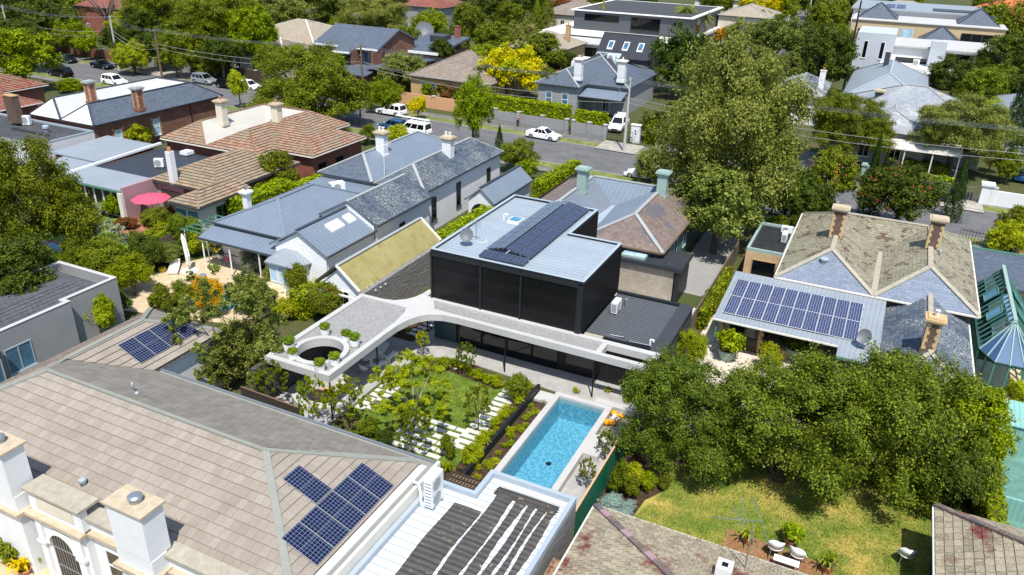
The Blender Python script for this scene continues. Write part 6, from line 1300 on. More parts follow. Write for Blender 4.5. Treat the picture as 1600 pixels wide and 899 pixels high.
tree('thin pale bare-branched small tree on the striped left lawn', 172, 372, 48, 2.2, 'leaf_grey', 'open', 1.1, bark='bark_pale', cls='S'); shrub('grey lavender mound by the glass wall', 148, 332, 36, .5, 'leaf_grey', .6); shrub('small green bush in front of the glass wall', 173, 322, 28, 1.2, 'leaf_bright', 1.0); shrub('rusty low plants by the left brick patio', 195, 350, 34, .5, 'leaf_red', .5)
tree('small leafy tree under the pink parasol', 248, 346, 50, 1.4, 'leaf_mid', 'bush', .8); shrub('bright hedge bush between the two patios', 248, 368, 42, 1.0, 'leaf_lime', .8); tree('round dark bush tree beside the green pergola', 285, 362, 52, 1.8, 'leaf_mid', 'bush', 1.0); shrub('lime creeper hedge right of the closed parasol', 308, 382, 40, 1.0, 'leaf_lime', .9); shrub('dry grassy shrub by the paling fence', 262, 398, 52, .8, 'leaf_olive', .6)
shrub('yellow leafy bush beside the grey house windows', 150, 492, 48, 1.6, 'leaf_lime', 1.0); shrub('tall yellow-green bush against the grey house wall', 160, 475, 26, 2.2, 'leaf_bright', 1.2); shrub('dark garden bush left of tiled wing roof', 185, 478, 40, .9, 'leaf_dark')
shrub('orange autumn bush beside the patio pool', 320, 458, 58, 1.8, 'leaf_gold', .9); shrub('dark green bush in front of the patio pool', 255, 470, 40, 1.2, 'leaf_mid', 1.2); shrub('loose grey-green shrub before the patio pool', 395, 462, 62, 1.6, 'leaf_olive', 1.0); shrub('leafy shrub left of the orange autumn bush', 288, 462, 44, 1.3, 'leaf_mid', 1.0); shrub('dark small bush by the patio pool edge', 268, 482, 26, .8, 'leaf_dark', 1.0)
shrub('round dark green shrub before the bay window', 462, 440, 44, 1.5, 'leaf_mid', 1.3, 'flower_orange'); shrub('grey-green shrub left of the bay window', 424, 430, 32, .9, 'leaf_olive', .9); shrub('small blue-green shrub at the veranda corner', 397, 408, 44, 1.0, 'leaf_grey', .8); shrub('red flowering bush beside the concrete canopy', 515, 468, 66, 1.5, 'leaf_mid', .75, 'flower_pink'); hedge('clipped yellow-topped hedge block beside the canopy', P(462, 500, 0), P(510, 478, 0), 1.4, 0, 2.0, 'leaf_lime', 90, size=.12)
shrub('yellow-green low shrub below the bay window', 445, 482, 40, .9, 'leaf_lime', .7); shrub('dark creeper on the rock by the canopy', 410, 470, 44, .9, 'leaf_dark', .8)
# ---- courtyard garden
tree('airy lime-green tree spreading over the courtyard lawn', 640, 606, 135, 2.9, 'leaf_lime', 'open', .85, bark='bark_pale', cls='X'); tree('slim dark tree over the paver grid', 645, 668, 54, 2.2, 'leaf_mid', 'open', 1.1, cls='L'); tree('small rounded tree beside the long paver row', 748, 628, 48, 2.0, 'leaf_mid', 'open', 1.3, cls='L')
tree('bright leafy sapling right of the canopy front post', 541, 622, 60, 2.3, 'leaf_bright', 'open', 1.2, cls='L'); tree('bright leafy sapling left of the canopy front post', 487, 622, 50, 2.6, 'leaf_bright', 'open', 1.6, cls='L'); tree('leafy sapling behind the dark paling fence', 424, 592, 54, 2.3, 'leaf_mid', 'open', 1.1, cls='L'); tree('slim sapling in the curved planting bed', 728, 556, 34, 1.4, 'leaf_mid', 'open', 1.5, cls='M'); tree('yellow-leaved sapling before the curved kerb', 660, 530, 24, 1.4, 'leaf_lime', 'open', 1.4, cls='M')
shrub('white flowering bush at the end of the paver row', 806, 606, 44, .9, 'leaf_mid', 1.1, 'flower_white'); shrub('low green shrub at the edge of the lawn by the gutter', 575, 668, 38, .7, 'leaf_mid', .8); shrub('dark shrub at the foot of the tiled roof', 600, 685, 34, .6, 'leaf_dark', .8); shrub('pale yellow shrub in the corner bed by lattice', 740, 708, 30, .8, 'leaf_lime', 1.2); shrub('leafy shrub below the paver grid', 700, 700, 30, .7, 'leaf_mid', 1.3)
for i in range(34):
    t = random.random(); x, y = -22.8+t*4.8, 38.2-t*.7+random.uniform(-.45, .45); tuft('green grassy clump in the curved planting bed', x, y, .05, random.uniform(.4, .7), random.choice(('leaf_bright', 'leaf_mid', 'leaf_lime')), 'curved bed clumps', None, 1.2)
for i in range(40): tuft('green grassy clump in the planter beside the long paver row', random.uniform(-16.45, -15.95), random.uniform(29.2, 37.8), .3, random.uniform(.35, .65), random.choice(('leaf_bright', 'leaf_lime')), 'planter clumps', None, 1.2)
for i in range(26): tuft('small lime tuft in the mulch bed along the pool', random.uniform(-15.5, -14.7), random.uniform(28.6, 37.2), .05, random.uniform(.25, .42), random.choice(('leaf_lime', 'leaf_bright')), 'pool bed tufts', None, 1.5)
for i in range(40): tuft('green clump in the shaded bed behind the tiled roof gutter', random.uniform(-27.5, -16), random.uniform(26.6, 28.9), .05, random.uniform(.4, .8), random.choice(('leaf_bright', 'leaf_mid', 'leaf_dark')), 'gutter bed clumps', None, 1.3)
for i in range(14): tuft('small green clump in the shaded back court', random.uniform(-28.3, -25.9), random.uniform(40, 45), .07, random.uniform(.25, .5), 'leaf_bright', 'back court clumps', None, 1.3)
for i, (px, py) in enumerate(((900, 613), (980, 628), (950, 612), (790, 640))): q = P(px, py, .1); tuft('lime tuft beside the terrace slab', q.x, q.y, .08, .4, 'leaf_lime', 'terrace tufts', None, 1.6)
hl = ('on the left rim of the canopy gravel', 'left of the round canopy opening', 'behind the round canopy opening', 'right of the opening, rear of the pair', 'right of the opening, front of the pair', 'in front of the round canopy opening', 'at the front right of the round canopy opening')
for lab, (px, py, k) in zip(hl, ((452, 548, 1.15), (458, 562, .95), (508, 524, 1.05), (541, 534, 1.), (554, 541, 1.1), (500, 581, 1.05), (523, 571, 1.05))):
    c = P(px, py, 3.085); T = thing('roof_planter', 'white pot with grassy green mop '+lab, 'planter', tuple(c), 0, 'canopy roof pots'); OFF[T.name] = Vector(); MB().lathe([(.22*k, 0), (.27*k, .1), (.3*k, .5), (.26*k, .5), (.24*k, .42)], 0, 0, 18).build('pot', 'white', T, smooth=False)
    o = bpy.data.objects.new('foliage', blades('mop', 240, int(px), .34, .42, .014, 1.2)); link(o, T); o.location = (0, 0, .42); setmat(o, 'leaf_pot'); o2 = bpy.data.objects.new('foliage_core', crown('bush', 'S', 1)); link(o2, T); o2.location = (0, 0, .62*k); o2.scale = (.36*k, .36*k, .26*k); setmat(o2, 'leaf_pot')
# ---- right-hand trees and yard
tree('broad tree with reddish tips at left of the right-hand group', 1068, 650, 200, 3.0, 'leaf_deep', 'round', .95, cls='X'); tree('dense round green tree in the middle of the right-hand group', 1240, 672, 250, 3.2, 'leaf_deep', 'round', .9, cls='X'); tree('large mixed green and bronze tree at right of the group', 1420, 672, 235, 3.4, 'leaf_deep', 'round', 1.05, cls='X'); tree('bronze-tipped tree top against the slate wing', 1410, 610, 110, 4.2, 'leaf_red', 'round', .8, cls='L'); tree('green tree near the teal shed', 1510, 660, 115, 3.4, 'leaf_bright', 'round', 1.05, cls='L')
tree('shaded tree behind the corner roof house', 1490, 745, 90, 2.6, 'leaf_dark', 'round', 1.0, cls='L'); hedge('lime clipped hedge beside the teal court', (8.6, 34.6), (8.6, 41.5), .8, 0, 1.9, 'leaf_lime', 90, size=.13); hedge('lime clipped hedge along the near end of the teal court', (8.9, 34.3), (16, 34.3), .8, 0, 1.6, 'leaf_lime', 90, size=.13)
for px, py in ((1555, 690), (1545, 720)): q = P(px, py, 1.6); tuft('spiky flax clump beside the teal court', q.x, q.y, 1.0, 1.8, 'leaf_bright', 'flax clumps', SPIKY[0], 1.0)
shrub('lime climber mass on the fence before the patio', 1078, 545, 52, 1.7, 'leaf_lime', 1.2); shrub('green creeper along the weathered fence', 1112, 470, 34, 1.0, 'leaf_mid', 1.0); hedge('lime hedge between weathered fence and veranda', (-8.75, 51), (-8.75, 60), .6, 0, 1.5, 'leaf_lime', 80, size=.12); shrub('lime bush on the patio before french doors', 1205, 556, 42, 1.2, 'leaf_lime', .8); shrub('pale green bush right of the patio', 1272, 568, 36, 1.5, 'leaf_bright', 1.0); shrub('dark bush in shade under the veranda', 1238, 525, 40, 1.0, 'leaf_dark', .9)
shrub('round green shrub on the dry lawn edge', 985, 760, 32, .7, 'leaf_mid', 1.0); shrub('leafy shrub at the lawn edge below the green fence', 1012, 752, 30, .6, 'leaf_bright', .9); shrub('yellow-green shrub against the green fence', 990, 738, 34, 1.0, 'leaf_lime', 1.0); shrub('tall loose shrub against the green fence', 968, 745, 34, 1.3, 'leaf_mid', 1.5); shrub('blue-grey cushion plant by the mossy roof corner', 965, 790, 56, .5, 'leaf_blue', .5); shrub('pink rose bush on the dry lawn', 1040, 752, 24, .6, 'leaf_mid', .9, 'flower_pink')
tree('climbing sapling along the pool deck fence', 948, 690, 30, 1.2, 'leaf_olive', 'open', 1.6, cls='S'); tree('climbing sapling nearer along the pool deck fence', 918, 735, 28, 1.2, 'leaf_olive', 'open', 1.7, cls='S'); shrub('dark leafy shrub under the canopy end', 990, 600, 34, 1.0, 'leaf_dark', 1.0)
shrub('yellow-green bush by the conservatory path', 1590, 622, 44, 1.2, 'leaf_lime', 1.1); tree('bright green tree at right edge by the street', 1578, 372, 60, 2.4, 'leaf_lime', 'round', .9); tree('dark green tree at right edge above the brick pier', 1592, 350, 60, 3.0, 'leaf_mid', 'round', .8)
# ---- big central-right tree and street-front planting
tree('tall broad olive-green tree behind the slate house', 1150, 228, 240, 8.2, 'leaf_olive', 'round', 1.25, cls='X', bark='bark_pale'); tree('lower limb mass of the tall olive-green tree', 1125, 322, 150, 4.4, 'leaf_olive', 'round', .85, cls='L')
tree('dark shade tree between the tall tree and villa', 1235, 300, 90, 3.6, 'leaf_dark', 'round', 1.0); shrub('dark fern bushes behind the brick addition', 1250, 345, 60, 1.4, 'leaf_dark', .7); shrub('bright fern bush behind the brick addition', 1215, 352, 36, 1.2, 'leaf_mid', .8)
tree('pink flowering tree in the villa front garden', 1300, 275, 84, 4.6, 'leaf_mid', 'round', .95, flower='flower_pink'); tree('wide dark crepe myrtle over the near street verge', 1408, 302, 118, 4.0, 'leaf_dark', 'round', .75, flower='flower_pink', cls='L'); tree('round dark tree left of the street cypresses', 1275, 315, 60, 2.6, 'leaf_dark', 'round', 1.0)
cypress('left slim cypress in the villa front garden', 1347, 342, 20, 9.0); cypress('middle slim cypress in the villa front garden', 1362, 348, 20, 7.6); cypress('right slim cypress beside the iron gate view', 1484, 345, 28, 6.6)
tree('broad green street tree before the slate villa at right', 1328, 195, 138, 5.0, 'leaf_mid', 'round', .68); tree('broad street tree with reddish top before the slate villa', 1500, 208, 128, 5.0, 'leaf_olive', 'round', .75); cypress('tall conical conifer at the right picture edge', 1578, 240, 44, 13.0, 'leaf_cypress', 'conifer_tree'); shrub('golden bush by the right driveway', 1552, 250, 26, 1.6, 'leaf_yellow', 1.6); shrub('dark bush behind the white gate pier', 1575, 265, 44, 1.6, 'leaf_mid', 1.0)
hedge('low clipped hedge behind the right iron fence', P(1412, 262, 0), P(1480, 275, 0), 2.0, 0, 1.2, 'leaf_mid', 40, size=.2); hedge('low lime border along the right iron fence', P(1350, 268, 0), P(1490, 292, 0), .6, 0, .9, 'leaf_hedge', 60, size=.15)
shrub('rounded olive shrub in front of the small white car', 1022, 262, 66, 1.8, 'leaf_olive', .9); tree('weeping olive shrub beside the gate pier', 1035, 195, 70, 2.4, 'leaf_olive', 'round', .75); shrub('dark bush behind the driveway hedge', 1050, 185, 40, 1.6, 'leaf_dark', 1.0)
hedge('long tall clipped hedge above the grey street wall', (-53.2, sy(-53, 98.9)+.9), (-38.8, sy(-38.8, 98.9)+.9), 1.7, .4, 3.5, 'leaf_hedge', 55, size=.2); hedge('short clipped hedge beside the front gate', (-37.7, sy(-37.7, 98.9)+.9), (-33.4, sy(-33.4, 98.9)+.9), 1.6, .4, 3.1, 'leaf_hedge', 55, size=.2); hedge('clipped hedge running back along the driveway', (-27.2, 99.5), (-27.2, 112), 1.4, 0, 3.2, 'leaf_hedge', 50, size=.2)
hedge('lime hedge along the lane behind the black box', (-31.0, 52.3), (-31.0, 60.7), 1.3, 0, 2.5, 'leaf_hedge', 70, size=.15); hedge('lime hedge by the street end of the lane fence', (-30.1, 69.9), (-29.7, 79.6), 1.2, 0, 2.4, 'leaf_hedge', 70, size=.15)
shrub('bougainvillea bush with purple-pink flowers by the street', 812, 245, 62, 1.9, 'leaf_mid', .85, 'flower_pink'); shrub('bright bush below the bougainvillea', 822, 268, 40, 1.2, 'leaf_bright', .9); cypress('small blue-green cone behind the cottage roof', 780, 238, 16, 3.4); cypress('smaller cone left of the blue-green cone', 744, 215, 12, 2.6)
hedge('long lime hedge behind the cottage slate roof', (-49.6, 56), (-49.6, 76), 1.6, 0, 2.6, 'leaf_hedge', 55, size=.18); tree('leafy tree between terracotta house and cottage', 430, 268, 80, 2.6, 'leaf_mid', 'round', .8); hedge('lime topped hedge block by the white chimney', (-51.2, 50), (-51.2, 57), 2.4, 0, 2.8, 'leaf_hedge', 55, size=.18); shrub('green bush behind the terracotta house corner', 575, 212, 34, 1.2, 'leaf_mid', .9); shrub('lime shrub beside the parked utility', 620, 210, 40, 1.2, 'leaf_lime', .7)
shrub('lime creeper on the dark brick wall', 215, 215, 40, 1.4, 'leaf_lime', .9); shrub('round clipped bush at the brick house street corner', 314, 168, 16, 1.6, 'leaf_mid', 1.3); shrub('lime garden row behind the white metal roof', 118, 136, 44, .9, 'leaf_bright', .5)
# ---- street and background trees
BG = [('big dark green tree across the street left of centre', 478, 140, 182, 5.0, 'leaf_mid', .72), ('bright small tree right of the big dark street tree', 600, 150, 62, 2.4, 'leaf_bright', .9), ('grey-green hedge-like tree by the dark roofed garage', 630, 112, 80, 3.0, 'leaf_olive', .7), ('upright yellow-green street tree beside the long hedge', 741, 168, 64, 5.6, 'leaf_bright', 1.65), ('yellow ball shrub tree on the peach wall verge', 652, 166, 30, 2.0, 'leaf_yellow', 1.2), ('bright yellow tree behind the tall hedge', 798, 112, 108, 4.5, 'leaf_yellow', .8), ('lime tree left of the bright yellow tree', 752, 104, 74, 4.2, 'leaf_bright', .9), ('dark bush over the peach wall', 700, 145, 40, 2.0, 'leaf_red', .8), ('round dark bush in front of brown tile house', 672, 140, 30, 1.6, 'leaf_bright', .8),
      ('dense dark round tree right of the slate villa', 1070, 100, 104, 5.5, 'leaf_dark', 1.1), ('mixed tree behind the yellow tree', 842, 84, 80, 4.5, 'leaf_mid', .8), ('dark bushy tree left of the beige tile house', 815, 62, 66, 4.5, 'leaf_olive', .9), ('dark shrub left of slate villa', 880, 100, 50, 2.6, 'leaf_dark', .8), ('lime bush behind the slate villa', 905, 62, 40, 2, 'leaf_lime', .6),
      ('wide lime-green tree at left edge over the black car', 26, 88, 100, 5.4, 'leaf_bright', .72), ('bright street tree by the leaning pole', 112, 56, 46, 4.0, 'leaf_bright', 1.0), ('short bright street tree above the navy car', 136, 66, 30, 3.4, 'leaf_bright', 1.2), ('yellow-green street tree before the driveway', 207, 88, 60, 3.0, 'leaf_lime', .75), ('green street tree right of the driveway', 272, 84, 58, 4.1, 'leaf_mid', 1.1), ('bushy green tree behind the silver car', 325, 94, 64, 2.8, 'leaf_mid', .8), ('thin yellow-green sapling by the dark hatchback', 372, 132, 30, 3.5, 'leaf_lime', 1.5), ('dark conifer-like tree behind the leaning pole', 60, 40, 110, 5.0, 'leaf_dark', .7), ('dark tree at the top left corner', 15, 12, 80, 7, 'leaf_dark', .8), ('green climbing tree on the dark brick house', 195, 45, 48, 4.5, 'leaf_lime', .9),
      ('large light green tree at upper left', 255, 18, 120, 8, 'leaf_mid', .6), ('large pale tree above the silver car', 345, 38, 130, 8, 'leaf_mid', .8), ('tall green tree left of the weathered roofs', 395, 55, 74, 7, 'leaf_bright', 1.1), ('brown-green tree at top left of centre', 440, 20, 100, 7, 'leaf_olive', .6), ('dark tree at top behind the long roof', 505, 14, 90, 7, 'leaf_dark', .7), ('wide olive tree behind the long dark roof', 585, 30, 120, 6, 'leaf_olive', .55), ('lime bush behind the long dark roof', 530, 40, 40, 4, 'leaf_lime', .6), ('bright spreading tree behind the tilted dark roof', 672, 38, 66, 5, 'leaf_bright', .7), ('round dark tree right of the red roofed house', 732, 42, 70, 5.5, 'leaf_mid', .95), ('dark tree at the top right of red roof', 770, 12, 70, 6, 'leaf_dark', .8), ('dark bush row below the round tree', 705, 70, 60, 2.6, 'leaf_dark', .7), ('small palm-like bush by the long roof porch', 655, 98, 34, 2.2, 'leaf_mid', .9), ('dark tree behind the small conifers', 800, 30, 60, 5, 'leaf_mid', .8),
      ('yellow tree near the cross street', 1186, 10, 66, 5, 'leaf_yellow', .7), ('second yellow tree at the top right of the cross street', 1225, 14, 46, 4.5, 'leaf_bright', .9), ('brown-green tree by the cross street', 1165, 58, 66, 4.5, 'leaf_olive', .8), ('grey-leaved bush near the cross street', 1150, 42, 44, 3, 'leaf_grey', .7), ('wide olive tree left of the tall pole', 1215, 62, 88, 5, 'leaf_olive', .8), ('dark tree behind the tall pole', 1288, 95, 96, 5.5, 'leaf_dark', 1.0), ('light tree right of the cross street', 1295, 28, 72, 6, 'leaf_mid', .9), ('olive tree in front of the small slate cottage', 1232, 108, 56, 4, 'leaf_olive', .9), ('tall green tree at the upper right edge', 1572, 45, 86, 7, 'leaf_mid', .9), ('dark tree at right of the white modern house', 1575, 95, 84, 6, 'leaf_dark', .8), ('grey-green bush before the white modern house', 1492, 120, 74, 4, 'leaf_dark', .75), ('mid green tree left of the tall conifer', 1535, 145, 66, 4.5, 'leaf_mid', 1.0), ('yellow-green bush before the right villa roof', 1548, 175, 30, 3, 'leaf_lime', 1.3), ('dark hedge tree behind the grey metal roof', 1340, 120, 26, 3, 'leaf_dark', 1.0), ('orange shrub by the cross street drive', 1128, 56, 22, 3, 'leaf_gold', 1.1), ('pink flowering bush at the top by the apartments', 882, 12, 40, 3.4, 'leaf_red', .7)]
for lab, px, py, w, zc, lf, asp in BG: tree(lab, px, py, w, zc, lf, 'round', asp, flower='flower_pink' if 'pink' in lab else None)
cypress('left small conifer beside the beige tile house', 838, 50, 30, 8, 'leaf_mid', 'conifer_tree'); cypress('right small conifer beside the beige tile house', 853, 50, 34, 9, 'leaf_mid', 'conifer_tree'); cypress('taller golden pencil conifer before the apartments', 938, 76, 8, 12, 'leaf_yellow', 'conifer_tree'); cypress('shorter golden pencil conifer before the apartments', 931, 76, 9, 9, 'leaf_yellow', 'conifer_tree')
palm('left feather palm by the dark apartments', 1072, 16, 9, 3.6); palm('right feather palm by the dark apartments', 1098, 26, 7.5, 3.2)
BL = ['above the silver SUV', 'behind the timber pole', 'right of the red roof at upper left', 'in olive green at the top edge left of centre', 'in the dark corner mass at upper left', 'at the top edge above the pale tree', 'at the top edge left of the long roof', 'at the top edge behind the long roof', 'left of the red roofed house', 'right of the red roofed house at the top', 'in dark green at the top left of the apartments', 'above the lime and yellow trees', 'beside the tilted dark roof', 'left of the weathered front hip', 'right of the palms at the top edge', 'at the top edge right of the cross street', 'in dark green at the end of the cross street', 'at the top edge behind the beige block', 'left of the white modern house', 'at the right edge above the conifer', 'at the top right corner, lighter one', 'at the top right corner, darker one', 'squeezed between yellow tree and slate villa', 'behind the bright small street tree', 'left of the tall pole in the middle distance', 'left of the leaning pole', 'between driveway and pale tree', 'behind the yellow-green street tree', 'behind the silver SUV in deep shade', 'left of the small slate cottage', 'left of the tall conifer top', 'behind the garage of the long roofed house', 'over the apartments at the top edge', 'over the apartments at the top edge, lighter one', 'between the yellow tree and cross street']
for bl, (px, py, w, lf) in zip(BL, ((300, 62, 90, 'leaf_mid'), (230, 48, 70, 'leaf_dark'), (150, 12, 90, 'leaf_mid'), (320, 6, 100, 'leaf_olive'), (90, 8, 80, 'leaf_dark'), (380, 4, 80, 'leaf_mid'), (470, 2, 70, 'leaf_dark'), (550, 4, 80, 'leaf_olive'), (610, 14, 60, 'leaf_dark'), (715, 8, 60, 'leaf_mid'), (820, 4, 60, 'leaf_dark'), (770, 60, 60, 'leaf_mid'), (690, 78, 40, 'leaf_dark'), (425, 95, 60, 'leaf_mid'), (1120, 4, 50, 'leaf_mid'), (1330, 4, 60, 'leaf_mid'), (1270, 4, 50, 'leaf_dark'), (1420, 2, 50, 'leaf_mid'), (1310, 60, 50, 'leaf_mid'), (1590, 140, 50, 'leaf_dark'), (1555, 10, 60, 'leaf_mid'), (1590, 5, 60, 'leaf_dark'), (860, 118, 30, 'leaf_mid'), (560, 140, 40, 'leaf_mid'), (1260, 60, 60, 'leaf_dark'), (40, 66, 70, 'leaf_dark'), (250, 66, 60, 'leaf_dark'), (180, 62, 44, 'leaf_dark'), (345, 80, 60, 'leaf_dark'), (1190, 95, 50, 'leaf_olive'), (1560, 130, 60, 'leaf_mid'), (640, 60, 44, 'leaf_mid'), (1000, 2, 60, 'leaf_dark'), (940, 2, 50, 'leaf_mid'), (1190, 38, 50, 'leaf_mid'))):
    tree('background tree '+bl, px, py, w, 5.0, lf, 'round', .8, group='background canopy trees')
# ---------------------------------------------------------------- street walls, fences, poles
def street_wall(label, x0, x1, yoff, h, mat, pier=3.5, name='street_wall', capm='concrete', th=.25, ph=.25):
    T = thing(name, label, 'wall', (x0, sy(x0, yoff), 0)); MB().prism([(x0, sy(x0, yoff)), (x1, sy(x1, yoff)), (x1, sy(x1, yoff)+th), (x0, sy(x0, yoff)+th)], 0, h).build('wall', mat, T)
    n = max(1, round((x1-x0)/pier))
    for i in range(n+1):
        x = x0+(x1-x0)*i/n; y = sy(x, yoff); p = MB().box(x-.25, y-.12, 0, x+.25, y+th+.12, h+ph).build('pier', mat, T); MB().box(x-.31, y-.18, h+ph, x+.31, y+th+.18, h+ph+.1).build('pier_cap', capm, p)
    return T
street_wall('long grey street wall with piers below the clipped hedge', -53.4, -38.6, 98.6, 1.7, 'render_grey'); street_wall('short grey street wall between gate and driveway', -37.6, -33.0, 98.6, 1.7, 'render_grey', 2.3); street_wall('peach rendered garden wall across the street', -69, -54.2, 100.8, 1.8, 'peach', 7, ph=.02); street_wall('tan low wall behind the far left parked cars', -128, -112, 99.5, 1.7, 'concrete_dark', 5); street_wall('dark brick wall at the far left street', -160, -130, 99.8, 1.5, 'brick_dark', 6); street_wall('dark timber wall behind the silver car', -107, -92, 100.2, 1.9, 'timber_dark', 5, ph=.03)
q = P(992, 223, 0); gp0 = solid('gate_pier', 'render_white', 'white square gate pier with two dark round marks by the driveway', 'pier', lambda b: (b.box(q.x-.6, q.y-.25, 0, q.x+.6, q.y+.25, 2.3), b.box(q.x-.68, q.y-.33, 2.3, q.x+.68, q.y+.33, 2.42)), tuple(q))
for dz in (1.25, 1.6): MB().tube((q.x, q.y-.27, dz), (q.x, q.y-.24, dz), .11, .11, 12).build('round_mark', 'charcoal', gp0)
g_ = thing('driveway_gate', 'dark barred driveway gate before the parked white utility', 'gate', (-32.4, sy(-32, 98.8), 0))
for i in range(9): MB().tube((-32.6+i*.42, sy(-32, 98.8), .1), (-32.6+i*.42, sy(-32, 98.8), 1.5), .025, .025, 6).build('gate_bar', 'dark_grey', g_)
for z in (.15, .8, 1.45): MB().bar((-32.7, sy(-32, 98.8), z), (-29.2, sy(-32, 98.8), z), .05, .06).build('gate_rail', 'dark_grey', g_)
def iron_fence(label, x0, x1, yf, h, step=.32, base=.35, mat='dark_grey', name='iron_fence', cat='fence'):
    T = thing(name, label, cat, (x0, yf(x0), 0)); n = int((x1-x0)/step)
    if base: MB().prism([(x0, yf(x0)-.12), (x1, yf(x1)-.12), (x1, yf(x1)+.12), (x0, yf(x0)+.12)], 0, base).build('plinth', 'render_grey', T)
    for i in range(n+1): x = x0+(x1-x0)*i/n; MB().tube((x, yf(x), base), (x, yf(x), h+(.12 if i % 2 else 0)), .03, .015, 5).build('picket', mat, T)
    for z in (base+.15, h-.2): MB().bar((x0, yf(x0), z), (x1, yf(x1), z), .05, .06).build('rail', mat, T)
    return T
fy = lambda x: sy(x, 96.9); iron_fence('black iron picket fence left of the stone gate piers', -9.5, -3.2, fy, 1.7); iron_fence('black iron picket fence right of the stone gate piers', -.2, 4.4, fy, 1.7)
for i, (x, y) in enumerate(((-3.0, 0), (-2.2, .9), (-.9, .9), (-.2, 0))): xx, yy = x, fy(x)+y; solid('gate_pier', 'green_grey', ('outer left', 'inner left', 'inner right', 'outer right')[i]+' stone pier of the villa front gate', 'pier', lambda b: (b.box(xx-.25, yy-.25, 0, xx+.25, yy+.25, 2.0), b.box(xx-.35, yy-.35, 2.0, xx+.35, yy+.35, 2.15), b.box(xx-.28, yy-.28, 2.15, xx+.28, yy+.28, 2.28)), (xx, yy, 0), 'villa gate piers')
G = iron_fence('wide grey iron driveway gate with arched infill', 4.8, 10.6, fy, 1.8, .3, 0, 'steel', 'driveway_gate', 'gate'); b = MB()
for i in range(14):
    a, c = pi*i/14, pi*(i+1)/14; b.bar((7.7+2.7*cos(a), fy(7.7)-.02, .1+1.1*sin(a)), (7.7+2.7*cos(c), fy(7.7)-.02, .1+1.1*sin(c)), .05, .06)
b.build('arch_rail', 'dark_grey', G); MB().box(5.2, fy(7.7)+.03, .1, 10.3, fy(7.7)+.06, 1.0).build('gate_sheet', 'dark_grey', G)
solid('gate_pier', 'render_white', 'large white capped gate pier at right driveway', 'pier', lambda b: (b.box(10.9, fy(11)-.45, 0, 11.9, fy(11)+.45, 2.1), b.box(10.75, fy(11)-.6, 2.1, 12.05, fy(11)+.6, 2.35)), (11.4, fy(11), 0)); street_wall('white boundary wall right of the driveway gate pier', 12.1, 24, 96.6, 1.7, 'render_white', 6)
iron_fence('short iron picket fence on the near side by the brick pier', 8.6, 12.9, lambda x: 80.2-.2*(x-8.6), 1.5, .25, .1); solid('brick_pier', 'brick_tan', 'tan brick gate pier on the near side at right', 'pier', lambda b: (b.box(13.0, 78.2, 0, 13.9, 79.1, 2.0), b.box(12.9, 78.1, 2.0, 14.0, 79.2, 2.15)), (13.4, 78.6, 0))
WIRES = {}
def pole(key, label, x, y, h, wood='concrete', lean=(0, 0), arms=(.35,), armw=2.2):
    T = thing('power_pole', label, 'power pole', (x, y, 0)); tx, ty = x+lean[0], y+lean[1]; MB().tube((x, y, 0), (tx, ty, h), .2, .13, 10).build('shaft', wood, T); tops = []
    for a in arms:
        z = h-a; MB().bar((tx, ty-armw/2, z), (tx, ty+armw/2, z), .1, .12).build('crossarm', 'timber', T)
        for i in range(4): u = -armw/2+armw*(i+.15)/3.3; MB().lathe([(.04, z+.06), (.06, z+.12), (.03, z+.2)], tx, ty+u, 8).build('insulator', 'render_grey', T); tops.append((tx, ty+u, z+.2))
    MB().lathe([(.05, h-1.6), (.09, h-1.5), (.05, h-1.4)], tx, ty-.25, 8).build('bracket', 'steel', T)
    WIRES[key] = (tops, (tx, ty, h-2.4), (tx, ty, h-3.0)); return T
a = P(171, 25, 9.2); pole('a', 'pale leaning power pole behind the parked cars at upper left', a.x, a.y, 9.2); a = P(241, 45, 8.5); pole('b', 'dark timber power pole by the left driveway', a.x, a.y, 8.5, 'timber')
pole('m', 'timber power pole hidden among the dark street trees', -70.5, sy(-70, 95.1), 9.2, 'timber'); a = P(985, 122, 9.2); pole('c', 'pale concrete power pole by the grey gate pier', a.x, a.y, 9.2); pole('d', 'power pole just outside the right picture edge', 21, sy(21, 95.3), 9.2)
a = P(3, 8, 9.2); pole('e', 'grey power pole at the top left corner', a.x, a.y, 9.2); a = P(1233, 24, 9); pole('f', 'grey T-shaped pole beside the cross street', a.x, a.y, 9, 'concrete', arms=(.2,), armw=4); a = P(1268, 0, 10); pole('g', 'thin pole at the cross street kerb', a.x, a.y, 10, arms=())
bp = P(1316, 148, 0); tp = P(1346, 0, 14.2); pole('h', 'very tall plain dark pole beside the grey metal roof', bp.x, bp.y, 15.5, 'charcoal', (0, 0), ())
def wire(p, q, sag, r, label, group):
    p, q = Vector(p), Vector(q); n = 14; pts = [p.lerp(q, i/n)-Vector((0, 0, sag*4*(i/n)*(1-i/n))) for i in range(n+1)]; b = MB().path(pts, r, 4); b.v = [tuple(Vector(v)-p) for v in b.v]
    o = b.build('power_line', 'steel' if r < .02 else 'lead', None); o.location = p; return tag(o, label, 'cable', group)
names = {'e': 'corner', 'a': 'leaning', 'b': 'timber', 'm': 'hidden', 'c': 'concrete', 'd': 'right-hand'}
for u, v in (('e', 'a'), ('a', 'b'), ('b', 'm'), ('m', 'c'), ('c', 'd')):
    for i in range(4): wire(WIRES[u][0][i], WIRES[v][0][i], .7, .014, f'thin overhead wire strung from the {names[u]} pole to the {names[v]} pole', f'wires {names[u]} to {names[v]}')
    wire(WIRES[u][1], WIRES[v][1], 1.0, .028, f'upper thick pale cable from the {names[u]} pole to the {names[v]} pole', None); wire(WIRES[u][2], WIRES[v][2], 1.2, .026, f'lower thick cable from the {names[u]} pole to the {names[v]} pole', None)
